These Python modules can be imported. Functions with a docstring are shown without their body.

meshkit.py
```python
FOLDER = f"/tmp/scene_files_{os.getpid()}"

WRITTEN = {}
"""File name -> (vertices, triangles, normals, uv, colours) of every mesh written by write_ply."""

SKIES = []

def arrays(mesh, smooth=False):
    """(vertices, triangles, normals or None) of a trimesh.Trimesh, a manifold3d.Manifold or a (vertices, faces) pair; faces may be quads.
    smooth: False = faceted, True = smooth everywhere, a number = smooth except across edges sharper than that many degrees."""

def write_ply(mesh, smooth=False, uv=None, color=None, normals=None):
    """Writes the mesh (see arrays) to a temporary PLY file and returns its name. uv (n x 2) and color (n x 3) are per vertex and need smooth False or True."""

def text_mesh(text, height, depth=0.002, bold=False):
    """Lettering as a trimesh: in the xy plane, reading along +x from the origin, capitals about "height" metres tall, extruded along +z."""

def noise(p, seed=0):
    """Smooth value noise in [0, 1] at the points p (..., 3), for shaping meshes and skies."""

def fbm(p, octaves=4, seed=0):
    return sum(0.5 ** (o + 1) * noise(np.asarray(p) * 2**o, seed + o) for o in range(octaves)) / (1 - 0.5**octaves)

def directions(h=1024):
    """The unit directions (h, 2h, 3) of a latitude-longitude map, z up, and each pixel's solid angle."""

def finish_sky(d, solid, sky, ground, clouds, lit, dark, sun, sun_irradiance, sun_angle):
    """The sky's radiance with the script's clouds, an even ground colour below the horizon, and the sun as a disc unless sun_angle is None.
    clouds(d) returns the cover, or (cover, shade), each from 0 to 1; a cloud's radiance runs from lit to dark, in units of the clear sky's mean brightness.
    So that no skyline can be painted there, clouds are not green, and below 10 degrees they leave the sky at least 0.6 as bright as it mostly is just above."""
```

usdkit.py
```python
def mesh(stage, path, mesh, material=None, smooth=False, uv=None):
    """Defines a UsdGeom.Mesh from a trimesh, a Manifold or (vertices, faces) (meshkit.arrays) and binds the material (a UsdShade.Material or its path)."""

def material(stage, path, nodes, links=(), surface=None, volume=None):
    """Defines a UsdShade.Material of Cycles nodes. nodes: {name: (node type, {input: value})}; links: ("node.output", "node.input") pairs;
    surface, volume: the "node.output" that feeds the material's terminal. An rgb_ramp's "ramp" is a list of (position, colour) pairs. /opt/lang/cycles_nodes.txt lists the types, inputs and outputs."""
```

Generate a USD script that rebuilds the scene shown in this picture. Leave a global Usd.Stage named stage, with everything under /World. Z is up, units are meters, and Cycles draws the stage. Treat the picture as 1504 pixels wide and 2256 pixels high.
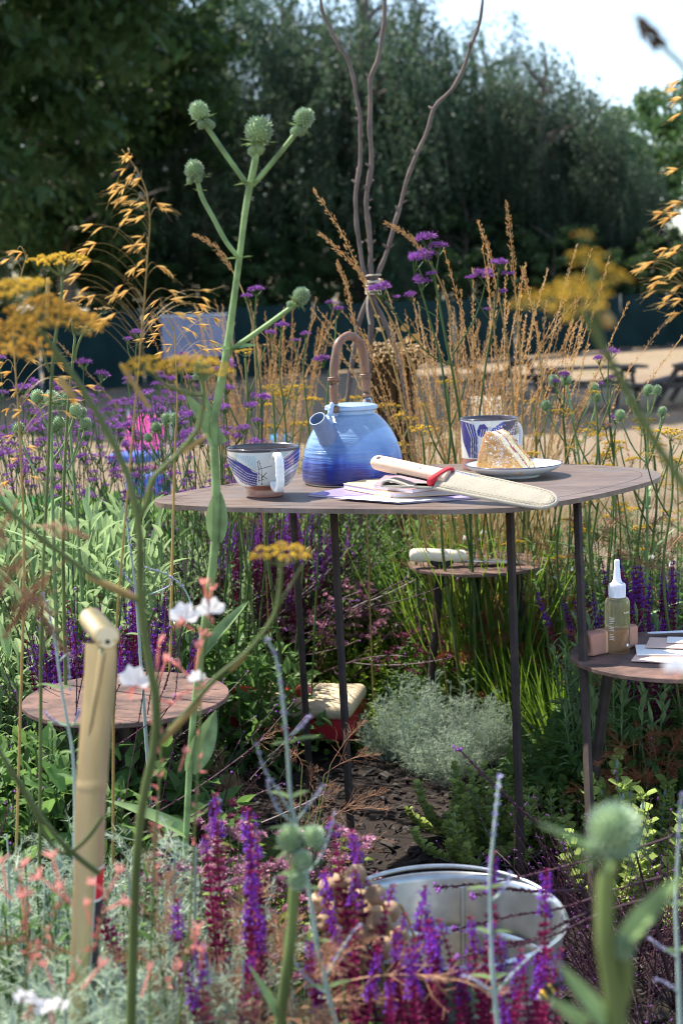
import math, numpy as np, trimesh
import shapely.geometry as sg
import usdkit, meshkit
from pxr import Usd, UsdGeom, UsdLux, UsdShade, Sdf, Gf, Vt

stage = Usd.Stage.CreateInMemory()
stage.SetDefaultPrim(UsdGeom.Xform.Define(stage, '/World').GetPrim())
UsdGeom.SetStageUpAxis(stage, 'Z'); UsdGeom.SetStageMetersPerUnit(stage, 1.0)

# ------------------------------------------------------------------ camera, sky, sun, exposure
PW, PH, FPX = 1504, 2256, 3400.0            # photograph size and focal length in its pixels
CAM = np.array([0.0, 0.0, 1.07]); PITCH = math.atan((1128 - 665) / FPX); ROLL = math.radians(1.8)
EXPOSURE = 1.45
cf = np.array([0, math.cos(PITCH), -math.sin(PITCH)]); cu0 = np.array([0, math.sin(PITCH), math.cos(PITCH)]); cr0 = np.array([1.0, 0, 0])
cr = cr0 * math.cos(ROLL) - cu0 * math.sin(ROLL); cu = cu0 * math.cos(ROLL) + cr0 * math.sin(ROLL)
cam = UsdGeom.Camera.Define(stage, '/World/camera')
cam.AddTransformOp().Set(Gf.Matrix4d(*[float(x) for r in ((*cr, 0), (*cu, 0), (*-cf, 0), (*CAM, 1)) for x in r]))
cam.CreateHorizontalApertureAttr(24.0); cam.CreateVerticalApertureAttr(36.0); cam.CreateFocalLengthAttr(FPX / PH * 36.0)
cam.CreateFStopAttr(6.2); cam.CreateFocusDistanceAttr(2.75); cam.CreateExposureAttr(EXPOSURE); cam.CreateClippingRangeAttr(Gf.Vec2f(0.05, 2000))

SUN_EL = math.radians(55); SUN_AZ = math.atan2(-0.85, 0.53)      # azimuth from +y towards +x
SUN = np.array([math.sin(SUN_AZ) * math.cos(SUN_EL), math.cos(SUN_AZ) * math.cos(SUN_EL), math.sin(SUN_EL)])
skymat = usdkit.material(stage, '/World/Looks/sky', {
    'sky': ('sky_texture', {'sky_type': 'single_scattering', 'sun_disc': False, 'sun_elevation': SUN_EL, 'sun_rotation': SUN_AZ % (2 * math.pi), 'air_density': 1.0, 'aerosol_density': 1.3}),
    'bg': ('background_shader', {'strength': 0.12})}, [('sky.color', 'bg.color')], surface='bg.background')
dome = UsdLux.DomeLight.Define(stage, '/World/sky'); UsdShade.MaterialBindingAPI.Apply(dome.GetPrim()).Bind(skymat)
sun = UsdLux.DistantLight.Define(stage, '/World/sun')
sun.CreateIntensityAttr(1.08); sun.CreateNormalizeAttr(True); sun.CreateAngleAttr(0.5); sun.CreateColorAttr(Gf.Vec3f(1.0, 0.93, 0.82))
sx_ = np.cross([0, 0, 1.0], SUN); sx_ /= np.linalg.norm(sx_); sy_ = np.cross(SUN, sx_)
sun.AddTransformOp().Set(Gf.Matrix4d(*[float(x) for r in ((*sx_, 0), (*sy_, 0), (*SUN, 0), (0, 0, 10, 1)) for x in r]))

# ------------------------------------------------------------------ measuring: where a line of sight meets a distance or a height
def ray(px, py): return cf + cr * (px - PW / 2) / FPX + cu * (PH / 2 - py) / FPX
def at(px, py, Y):
    d = ray(px, py); return CAM + d * (Y / d[1])
def onz(px, py, z):
    d = ray(px, py); return CAM + d * ((z - CAM[2]) / d[2])
def horizon(px): return 665 + math.tan(ROLL) * (752 - px)
def pxm(Y): return FPX / Y                       # pixels per metre at distance Y

# ------------------------------------------------------------------ geometry helpers
def unit(v): v = np.asarray(v, float); return v / (np.linalg.norm(v, axis=-1, keepdims=True) + 1e-12)
OCT = np.array([[0, 0, 1], [1, 0, 0], [0, 1, 0], [-1, 0, 0], [0, -1, 0], [0, 0, -1.0]])
OCTF = np.array([[0, 1, 2], [0, 2, 3], [0, 3, 4], [0, 4, 1], [5, 2, 1], [5, 3, 2], [5, 4, 3], [5, 1, 4]])
_ic = trimesh.creation.icosphere(1); ICO0 = trimesh.creation.icosahedron()
TRI3 = np.array([[0, 0, 0], [1, 0, .4], [-.5, .866, .4], [-.5, -.866, .4], [0, 0, 1.0]])
TRI3F = np.array([[0, 2, 1], [0, 3, 2], [0, 1, 3], [4, 1, 2], [4, 2, 3], [4, 3, 1]])

class G:
    def __init__(s): s.V, s.F, s.n = [], [], 0
    def add(s, v, f):
        v = np.asarray(v, float).reshape(-1, 3); s.V.append(v); s.F.append(np.asarray(f, int).reshape(-1, 3) + s.n); s.n += len(v); return s
    def arr(s): return np.vstack(s.V), np.vstack(s.F)
    def tm(s, m): return s.add(m.vertices, m.faces)
    def many(s, base, faces, A, C):
        """copies of base vertices under matrices A (n,3,3) (columns = axes) at C"""
        v = np.einsum('nij,kj->nki', A, base) + C[:, None]
        f = faces[None] + (np.arange(len(C)) * len(base))[:, None, None]
        return s.add(v, f)
    def tubes(s, P, R, sides=5, cap=False):
        P = np.asarray(P, float)
        if P.ndim == 2: P = P[None]
        N, K, _ = P.shape
        R = np.broadcast_to(np.asarray(R, float), (N, K))
        t = unit(np.gradient(P, axis=1)); m = unit(t.mean(1))
        ref = np.where(np.abs(m[:, 2:]) < .8, [[0, 0, 1.0]], [[1.0, 0.13, 0]])
        a = unit(np.cross(t, ref[:, None])); b = np.cross(t, a); ang = np.arange(sides) * 2 * np.pi / sides
        v = P[:, :, None] + R[..., None, None] * (np.cos(ang)[:, None] * a[:, :, None] + np.sin(ang)[:, None] * b[:, :, None])
        i, j = np.meshgrid(np.arange(K - 1), np.arange(sides), indexing='ij'); k = (j + 1) % sides
        q = np.stack([i * sides + j, i * sides + k, (i + 1) * sides + k, (i + 1) * sides + j], -1).reshape(-1, 4)
        f = np.vstack([q[:, [0, 1, 2]], q[:, [0, 2, 3]]])
        if cap:
            fan = np.array([[0, x + 1, x] for x in range(1, sides - 1)]); f = np.vstack([f, fan, fan[:, ::-1] + (K - 1) * sides])
        return s.add(v, f[None] + (np.arange(N) * K * sides)[:, None, None])
    def leaves(s, B, D, U, L, W, prof='ovate', bend=.2, fold=.15, k=3):
        """n leaves from bases B along D with upper side U"""
        B = np.atleast_2d(B); n = max(len(B), len(np.atleast_2d(D)), np.size(L)); B = np.broadcast_to(B, (n, 3)); D = unit(np.broadcast_to(D, (n, 3))); U = np.broadcast_to(U, (n, 3))
        S = unit(np.cross(D, U)); U = unit(np.cross(S, D)); L, W, bend = (np.broadcast_to(np.asarray(x, float), (n,)) for x in (L, W, bend))
        t = np.linspace(0, 1, k + 1)
        w = {'ovate': np.sin(np.pi * np.clip(t * .93 + .07, 0, 1) ** .75) + .02, 'blade': (1 - t ** 2.2) * .95 + .03, 'lance': np.sin(np.pi * (t * .9 + .1)) ** .8 * (1 - .2 * t) + .02,
             'round': np.sqrt(np.clip(1 - (2 * t - 1) ** 2, 0, 1)) + .04, 'strap': np.clip(np.minimum(1, (1 - t) * 3) * (.6 + .4 * np.minimum(1, t * 4)), .02, 1), 'obov': np.sin(np.pi * t ** 1.6) + .06}[prof]
        c = B[:, None] + D[:, None] * (L[:, None] * t)[..., None] - U[:, None] * ((bend * L)[:, None] * t ** 2)[..., None]
        h = (W[:, None] * w)[..., None] / 2
        l = c + S[:, None] * h + U[:, None] * h * fold * 2; r = c - S[:, None] * h + U[:, None] * h * fold * 2
        v = np.stack([l, c, r], 2) if fold else np.stack([l, r], 2)
        m = v.shape[2]; f = []
        for i in range(k):
            for j in range(m - 1):
                a = i * m + j; f += [[a, a + 1, a + m + 1], [a, a + m + 1, a + m]]
        return s.add(v, np.array(f)[None] + (np.arange(n) * (k + 1) * m)[:, None, None])
    def blobs(s, C, r, lvl=0):
        C = np.atleast_2d(C); r = np.asarray(r, float)
        r = np.broadcast_to(r[:, None] if r.ndim == 1 else r, (len(C), 3))
        b, f = (OCT, OCTF) if lvl == 0 else (ICO0.vertices, ICO0.faces) if lvl == 1 else (_ic.vertices, _ic.faces)
        return s.add(C[:, None] + np.asarray(b)[None] * r[:, None], np.asarray(f)[None] + (np.arange(len(C)) * len(b))[:, None, None])
    def seeds(s, C, D, L, W):
        """slim seed or bud shapes from C along D"""
        C = np.atleast_2d(C); n = max(len(C), len(np.atleast_2d(D))); C = np.broadcast_to(C, (n, 3)); D = unit(np.broadcast_to(D, (n, 3))); L, W = (np.broadcast_to(np.asarray(x, float), (n,)) for x in (L, W))
        a = unit(np.cross(D, np.where(np.abs(D[:, 2:]) < .9, [[0, 0, 1.0]], [[1.0, 0, 0]]))); b = np.cross(D, a)
        return s.many(TRI3, TRI3F, np.stack([a * W[:, None] / 2, b * W[:, None] / 2, D * L[:, None]], 2), C)

def rv(rng, n): return unit(rng.normal(size=(n, 3)))
def sphere_pts(n):
    i = np.arange(n) + .5; ph = np.arccos(1 - 2 * i / n); th = np.pi * (1 + 5 ** .5) * i
    return np.stack([np.cos(th) * np.sin(ph), np.sin(th) * np.sin(ph), np.cos(ph)], 1)
def spline(pts, n=16):
    """smooth curve through points, any number of columns"""
    pts = np.asarray(pts, float)
    if len(pts) == 2: return pts[0] + (pts[1] - pts[0]) * np.linspace(0, 1, n)[:, None]
    from scipy.interpolate import PchipInterpolator
    u = np.r_[0, np.cumsum(np.linalg.norm(np.diff(pts[:, :3], axis=0), axis=1))]; u /= u[-1]
    return PchipInterpolator(u, pts)(np.linspace(0, 1, n))
def pts_on(path, t):
    path = np.asarray(path); u = np.linspace(0, 1, len(path)); return np.stack([np.interp(t, u, path[:, k]) for k in range(path.shape[1])], -1)
def lathe(prof, n=48, close=False):
    """surface of revolution about z from (radius, height) pairs"""
    prof = np.asarray(prof, float); a = np.arange(n) * 2 * np.pi / n
    v = np.stack([prof[:, 0, None] * np.cos(a), prof[:, 0, None] * np.sin(a), np.broadcast_to(prof[:, 1, None], (len(prof), n))], -1).reshape(-1, 3)
    i, j = np.meshgrid(np.arange(len(prof) - 1), np.arange(n), indexing='ij'); k = (j + 1) % n
    q = np.stack([i * n + j, i * n + k, (i + 1) * n + k, (i + 1) * n + j], -1).reshape(-1, 4)
    return v, np.vstack([q[:, [0, 1, 2]], q[:, [0, 2, 3]]])
def rbox(sx, sy, sz, r=.003):
    """box with rounded edges, base on z=0, centred in x and y"""
    import manifold3d as m3
    s = [m3.Manifold.sphere(r, 12).translate([x * (sx / 2 - r), y * (sy / 2 - r), r + z * (sz - 2 * r)]) for x in (-1, 1) for y in (-1, 1) for z in (0, 1)]
    m = m3.Manifold.batch_hull(s).to_mesh(); return np.array(m.vert_properties[:, :3], float), np.array(m.tri_verts)
def rotz(v, a): c, s = math.cos(a), math.sin(a); return np.asarray(v) @ np.array([[c, s, 0], [-s, c, 0], [0, 0, 1.0]])
def frame(d, up=(0, 0, 1)):
    """rows: side, ., direction — matrix taking local z to d"""
    d = unit(d); a = unit(np.cross(up, d)) if abs(np.dot(d, unit(up))) < .99 else np.array([1.0, 0, 0]); return np.stack([a, np.cross(d, a), d])

# ------------------------------------------------------------------ scene helpers
_used = {}
def numbered(name, parent='/World'):
    k = (parent, name); n = _used.get(k, 0); _used[k] = n + 1
    return f'{parent}/{name}' if n == 0 else f'{parent}/{name}_{n:03d}'
def tag(p, label=None, cat=None, group=None, kind=None):
    p = p if isinstance(p, Usd.Prim) else p.GetPrim()
    for k, v in (('label', label), ('category', cat), ('group', group), ('kind', kind)):
        if v: p.SetCustomDataByKey(k, v)
    return p
def mat4(loc, rz=0, sc=1, tilt=None):
    R = rotz(np.eye(3), rz)
    if tilt is not None:
        ax, an = tilt; ax = unit(ax); K = np.array([[0, -ax[2], ax[1]], [ax[2], 0, -ax[0]], [-ax[1], ax[0], 0]]); Q = np.eye(3) + math.sin(an) * K + (1 - math.cos(an)) * K @ K
        R = R @ Q.T
    R = R * sc
    return Gf.Matrix4d(*[float(x) for r in ((*R[0], 0), (*R[1], 0), (*R[2], 0), (*loc, 1)) for x in r])
def thing(name, label, cat, loc=(0, 0, 0), rz=0, group=None, sc=1, kind=None):
    x = UsdGeom.Xform.Define(stage, numbered(name)); x.AddTransformOp().Set(mat4(loc, rz, sc)); return tag(x, label, cat, group, kind)
def part(parent, name, mesh, m, smooth=35, tint=None, label=None, kind=None):
    if isinstance(mesh, G): mesh = mesh.arr()
    o = usdkit.mesh(stage, numbered(name, str(parent.GetPath()) if parent else '/World'), mesh, M[m] if isinstance(m, str) else m, smooth=smooth)
    if tint is not None: UsdGeom.PrimvarsAPI(o).CreatePrimvar('tint', Sdf.ValueTypeNames.Color3fArray, 'vertex').Set(Vt.Vec3fArray.FromNumpy(np.asarray(tint, np.float32)))
    return tag(o, label, None, None, kind)
def local(v, origin): return np.asarray(v) - np.asarray(origin)
ORD = 'first second third fourth fifth sixth seventh eighth ninth tenth eleventh twelfth thirteenth fourteenth fifteenth sixteenth seventeenth eighteenth nineteenth twentieth'.split()
KINDS = {}
def kind(key, builder, n, seed):
    """n variants of a plant, kept as class prims; builder(rng) -> (height, [(part, G, material, label or None, kind or None)])"""
    out = []
    for i in range(n):
        cp = stage.CreateClassPrim(f'/World/kind_of_{key}_{i}'); cp.SetTypeName('Xform')
        h, parts = builder(np.random.default_rng(seed + i))
        for nm, g, m, *more in parts:
            if isinstance(g, G) and not g.V: continue
            part(cp, nm, g, m, smooth=more[1] if len(more) > 1 else False, kind=more[0] if more else None)
        out.append((cp.GetPath(), h))
    KINDS[key] = out
def put(key, name, label, cat, loc, rz=0, sc=1, group=None, tilt=None, var=0):
    x = UsdGeom.Xform.Define(stage, numbered(name)); p = x.GetPrim()
    p.GetReferences().AddInternalReference(KINDS[key][var % len(KINDS[key])][0]); p.SetInstanceable(True)
    x.AddTransformOp().Set(mat4(loc, rz, sc, tilt)); return tag(p, label, cat, group)
def put_top(key, name, label, cat, px, py, Y, rng, group=None, z0=0.0, tilt=.06, var=None, lim=(.5, 1.8)):
    """a plant whose top is seen at (px, py) and whose foot is at distance Y"""
    top = at(px, py, Y); var = int(rng.integers(1 << 20)) if var is None else var; n = len(KINDS[key])
    h = KINDS[key][var % n][1]; sc = float(np.clip((top[2] - z0) / h, *lim)); a = rng.uniform(0, 6.28)
    return put(key, name, label, cat, (top[0], Y, z0), rng.uniform(0, 6.28), sc, group, ((math.cos(a), math.sin(a), 0), rng.uniform(0, tilt)), var)

# ------------------------------------------------------------------ materials
M = {}
def mat(name, nodes, links, surface, **k): M[name] = usdkit.material(stage, f'/World/Looks/{name}', nodes, links, surface=surface, **k)
def solid(name, c, c2=None, rough=.6, scale=20, metal=0, coat=0, bump=0, bscale=None, spec=.5, detail=4, stretch=(1, 1, 1), sheen=0, coat_rough=.05, contrast=(.3, .7)):
    c2 = c2 or tuple(x * .65 for x in c)
    n = {'tc': ('texture_coordinate', {}), 'mp': ('mapping', {'scale': stretch}), 'n': ('noise_texture', {'scale': scale, 'detail': detail, 'roughness': .6}), 'r': ('rgb_ramp', {'ramp': [(contrast[0], c2), (contrast[1], c)]}),
         'p': ('principled_bsdf', {'roughness': rough, 'metallic': metal, 'coat_weight': coat, 'coat_roughness': coat_rough, 'specular_ior_level': spec, 'sheen_weight': sheen})}
    l = [('tc.object', 'mp.vector'), ('mp.vector', 'n.vector'), ('n.fac', 'r.fac'), ('r.color', 'p.base_color')]
    if bump:
        n['n2'] = ('noise_texture', {'scale': bscale or scale * 3, 'detail': 4, 'roughness': .65}); n['b'] = ('bump', {'strength': 1.0, 'distance': bump})
        l += [('mp.vector', 'n2.vector'), ('n2.fac', 'b.height'), ('b.normal', 'p.normal')]
    mat(name, n, l, 'p.BSDF')
def leafy(name, cols, trans=.4, tcol=None, rough=.5, spec=.25, nscale=3, namp=.35, ovar=.18):
    """cols: colours between which single leaves vary"""
    tcol = tcol or tuple(min(1, x * 1.5) for x in np.mean(cols, 0))
    mat(name, {'g': ('geometry', {}), 'r': ('rgb_ramp', {'ramp': [tuple(c) for c in cols]}), 'n': ('noise_texture', {'scale': nscale, 'detail': 2}), 'mr': ('map_range', {'from_min': .3, 'from_max': .7, 'to_min': 1 - namp, 'to_max': 1 + namp, 'clamp': True}),
               'oi': ('object_info', {}), 'mo': ('map_range', {'to_min': 1 - ovar, 'to_max': 1 + ovar * 1.3}), 'mm': ('math', {'math_type': 'multiply'}), 'v': ('hsv', {}), 'tm': ('mix_color', {'blend_type': 'mix', 'fac': .6, 'b': tcol}), 'p': ('principled_bsdf', {'roughness': rough, 'specular_ior_level': spec}), 't': ('translucent_bsdf', {}), 'm': ('mix_closure', {'fac': trans})},
        [('g.random_per_island', 'r.fac'), ('g.position', 'n.vector'), ('n.fac', 'mr.value'), ('oi.random', 'mo.value'), ('mr.result', 'mm.value1'), ('mo.result', 'mm.value2'), ('mm.value', 'v.value'), ('r.color', 'v.color'), ('v.color', 'p.base_color'), ('v.color', 'tm.a'), ('tm.result', 't.color'), ('p.BSDF', 'm.closure1'), ('t.BSDF', 'm.closure2')], 'm.closure')
def tinted(name, rough=.4, coat=0, bump=0, bscale=200, spec=.5, sss=0):
    n = {'a': ('attribute', {'attribute': 'tint'}), 'p': ('principled_bsdf', {'roughness': rough, 'coat_weight': coat, 'coat_roughness': .06, 'specular_ior_level': spec, 'subsurface_weight': sss, 'subsurface_scale': .004})}
    l = [('a.color', 'p.base_color')]
    if bump:
        n |= {'tc': ('texture_coordinate', {}), 'n2': ('noise_texture', {'scale': bscale, 'detail': 4}), 'b': ('bump', {'strength': 1.0, 'distance': bump})}; l += [('tc.object', 'n2.vector'), ('n2.fac', 'b.height'), ('b.normal', 'p.normal')]
    mat(name, n, l, 'p.BSDF')
# ------------------------------------------------------------------ materials of the setting and of the things
leafy('oak_leaf', [(.032, .072, .022), (.055, .11, .03), (.11, .165, .04)], .36, nscale=.6, namp=.4, ovar=.3)
leafy('willow_leaf', [(.04, .078, .045), (.065, .115, .062), (.12, .165, .095)], .4, nscale=.35, namp=.5, ovar=.5)
leafy('ash_leaf', [(.036, .078, .028), (.06, .115, .036), (.115, .17, .05)], .36, nscale=.5, namp=.4, ovar=.5)
solid('bark', (.12, .1, .08), (.05, .042, .034), .9, 9, bump=.01)
solid('screen_mesh', (.008, .024, .025), (.004, .013, .014), .9, 1.2, bump=.002, bscale=400, spec=.06)
solid('galvanised', (.62, .63, .64), (.42, .44, .46), .32, 14, metal=1)
solid('dark_timber', (.045, .036, .03), (.022, .018, .016), .75, 6, bump=.002, stretch=(1, 1, 8))
solid('banner_cloth', (.2, .21, .3), (.13, .14, .22), .7, 2)
solid('cream_plastic', (.72, .66, .52), (.66, .6, .46), .4, 8)
solid('pink_cloth', (.7, .06, .33), (.55, .04, .26), .8, 8)
solid('blue_cloth', (.05, .12, .42), (.03, .07, .3), .8, 8)
solid('cyan_plastic', (.05, .4, .75), (.04, .33, .66), .4, 8)
solid('green_mat', (.05, .28, .07), (.03, .2, .05), .9, 60, bump=.004)
solid('white_paint', (.78, .78, .76), (.7, .7, .68), .5, 10)
mat('dry_lawn', {'g': ('geometry', {}), 'n1': ('noise_texture', {'scale': .35, 'detail': 5, 'roughness': .6}), 'r1': ('rgb_ramp', {'ramp': [(.3, (.26, .195, .135)), (.5, (.33, .26, .185)), (.62, (.28, .23, .14)), (.75, (.19, .18, .085))]}),
    'n2': ('noise_texture', {'scale': 14, 'detail': 6, 'roughness': .75}), 'r2': ('rgb_ramp', {'ramp': [(.3, (.62, .6, .58)), (.7, (1.15, 1.12, 1.08))]}), 'mu': ('mix_color', {'blend_type': 'multiply', 'fac': 1, 'use_clamp': False}),
    'n3': ('noise_texture', {'scale': 60, 'detail': 5, 'roughness': .8}), 'b': ('bump', {'strength': 1, 'distance': .03}), 'p': ('principled_bsdf', {'roughness': .95, 'specular_ior_level': .15})},
    [('g.position', 'n1.vector'), ('g.position', 'n2.vector'), ('g.position', 'n3.vector'), ('n1.fac', 'r1.fac'), ('n2.fac', 'r2.fac'), ('r1.color', 'mu.a'), ('r2.color', 'mu.b'), ('mu.result', 'p.base_color'), ('n3.fac', 'b.height'), ('b.normal', 'p.normal')], 'p.BSDF')
mat('soil', {'g': ('geometry', {}), 'n1': ('noise_texture', {'scale': 9, 'detail': 8, 'roughness': .75}), 'r1': ('rgb_ramp', {'ramp': [(.3, (.016, .011, .009)), (.55, (.04, .026, .02)), (.75, (.09, .058, .04))]}),
    'n3': ('noise_texture', {'scale': 70, 'detail': 6, 'roughness': .8}), 'b': ('bump', {'strength': 1, 'distance': .02}), 'p': ('principled_bsdf', {'roughness': .85, 'specular_ior_level': .35})},
    [('g.position', 'n1.vector'), ('g.position', 'n3.vector'), ('n1.fac', 'r1.fac'), ('r1.color', 'p.base_color'), ('n3.fac', 'b.height'), ('b.normal', 'p.normal')], 'p.BSDF')
mat('bark_chip', {'g': ('geometry', {}), 'r': ('rgb_ramp', {'ramp': [(.016, .01, .008), (.055, .032, .021), (.12, .07, .045), (.2, .13, .09)]}), 'p': ('principled_bsdf', {'roughness': .8})}, [('g.random_per_island', 'r.fac'), ('r.color', 'p.base_color')], 'p.BSDF')

# ------------------------------------------------------------------ ground
def ground_z(y):
    t = np.clip((np.asarray(y, float) - 6) / 13, 0, 1); return -.03 - .92 * t * t * (3 - 2 * t)
def sheet(xs, ys, zf):
    X, Y = np.meshgrid(xs, ys); Z = zf(X, Y); v = np.stack([X, Y, Z], -1).reshape(-1, 3); n, m = len(xs), len(ys)
    i, j = np.meshgrid(np.arange(m - 1), np.arange(n - 1), indexing='ij'); a = (i * n + j).ravel()
    return v, np.vstack([np.stack([a, a + 1, a + n + 1], 1), np.stack([a, a + n + 1, a + n], 1)])
xs = np.r_[-600, -300, -150, np.linspace(-80, 80, 60), 150, 300, 600]; ys = np.r_[-60, -20, -5, 0, np.linspace(3, 22, 60), np.linspace(23, 90, 40), 150, 300, 700]
tag(part(None, 'lawn', sheet(xs, ys, lambda X, Y: ground_z(Y) + .05 * (meshkit.noise(np.stack([X, Y, 0 * X], -1) * .3) - .5) * np.clip((Y - 5) / 4, 0, 1)), 'dry_lawn', smooth=True), 'dry straw-coloured lawn stretching from the garden to the fence', 'lawn', kind='structure')
def bed_z(X, Y):
    e = np.clip(1 - ((X - .3) / 3.6) ** 6 - np.clip((Y - 2.2) / 3.9, -1, 9) ** 6, 0, 1) ** .4
    return -.035 + e * (.035 + .035 * (meshkit.fbm(np.stack([X, Y, 0 * X], -1) * 3.5, 4) - .5))
tag(part(None, 'planting_bed', sheet(np.linspace(-3.3, 3.9, 150), np.linspace(-.5, 6.1, 150), bed_z), 'soil', smooth=True), 'dark mulched soil of the planting bed', 'soil', kind='structure')

rng = np.random.default_rng(5)
g = G(); n = 15000                                       # bark chips on the clearing
Xc, Yc = rng.uniform(-.55, 1.5, n), rng.uniform(1.55, 4.6, n); chip = np.array([[-.5, -.3, 0], [.45, -.5, .1], [.5, .35, -.05], [-.4, .5, .05], [-.3, -.1, .5], [.3, .1, .45]])
cf_ = np.array([[0, 1, 4], [1, 5, 4], [1, 2, 5], [2, 3, 5], [3, 4, 5], [3, 0, 4]])
D = rv(rng, n) * [1, 1, .35]; D = unit(D); S = unit(np.cross(D, rv(rng, n) * .35 + [0, 0, 1])); U = np.cross(S, D); L = rng.gamma(3, .0042, n) + .004
g.many(chip, cf_, np.stack([D * L[:, None], S * (L * rng.uniform(.25, .6, n))[:, None], U * (L * .3)[:, None]], 2), np.stack([Xc, Yc, bed_z(Xc, Yc) + rng.uniform(0, .008, n)], 1))
tag(part(None, 'bark_mulch', g, 'bark_chip'), 'dark bark chips covering the bare soil under the table', 'mulch', kind='stuff')

n = 70000; g = G(); Yg = 6.3 + 24 * rng.uniform(0, 1, n) ** 1.6; Xg = rng.uniform(-.27, .27, n) * Yg; k = meshkit.fbm(np.stack([Xg, Yg, 0 * Xg], 1) * 1.1, 3) > .47; Xg, Yg = Xg[k], Yg[k]; n = len(Xg)
g.leaves(np.stack([Xg, Yg, ground_z(Yg) - .01], 1), rv(rng, n) * .8 + [0, 0, 1], rv(rng, n), rng.uniform(.03, .09, n), rng.uniform(.004, .009, n), 'blade', .3, 0, 1)
leafy('dry_grass', [(.3, .21, .11), (.4, .3, .17), (.2, .19, .07), (.13, .16, .05)], .2, nscale=1.5)
tag(part(None, 'dry_grass', g, 'dry_grass', smooth=False), 'short parched grass growing over the lawn beyond the bed', 'grass', kind='stuff')

# ------------------------------------------------------------------ trees
def limbs(rng, h, spread, n=14, lo=.15):
    g = G(); ends = []
    tr = spline([[0, 0, -.2], [rng.normal(0, .15), rng.normal(0, .15), h * .35], [rng.normal(0, .4), rng.normal(0, .4), h * .92]], 12)
    g.tubes(tr, np.linspace(h * .024, h * .004, 12), 8)
    for i in range(n):
        t = rng.uniform(lo, .9); p = pts_on(tr, np.array(t)); a = rng.uniform(0, 6.28); r = spread * (1 - .6 * t) * rng.uniform(.6, 1)
        e = p + [math.cos(a) * r, math.sin(a) * r, r * rng.uniform(.3, .9)]; q = spline([p, (p + e) / 2 + [0, 0, r * .12], e], 6)
        g.tubes(q, np.linspace(h * .008, h * .0018, 6), 5); ends.append(e)
    return g, np.array(ends)
def broadleaf(leaf, sx, low, nclump, per, size):
    def b(rng):
        h = 14.0; tr, ends = limbs(rng, h, h * sx * .8, lo=max(.15, low)); g = G(); C = []
        while len(C) < nclump:
            u = rv(rng, 1)[0]; rr = rng.uniform(.45, 1) ** .6; z = low + (1 - low) * .5 * (1 + u[2] * rr)
            p = np.array([u[0] * rr * h * sx, u[1] * rr * h * sx, z * h]); lump = meshkit.noise(p * .38 + 7)
            if lump > (.42 if leaf == 'oak_leaf' else .36): C.append(p)
        C = np.array(C); n = nclump * per; R = np.repeat(rng.uniform(.5, 1.1, nclump), per)
        B = np.repeat(C, per, 0) + rv(rng, n) * (R * rng.uniform(.2, 1, n) ** .5)[:, None] * [1, 1, .6]
        D = unit(rv(rng, n) + [0, 0, -.3]); U = unit(rv(rng, n) * .8 + [0, 0, .8])
        g.leaves(B, D, U, rng.uniform(.7, 1.3, n) * size, rng.uniform(.5, .75, n) * size, 'lance', .2, 0, 2)
        return h, [('trunk', tr, 'bark'), ('crown', g, leaf)]
    return b
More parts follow.
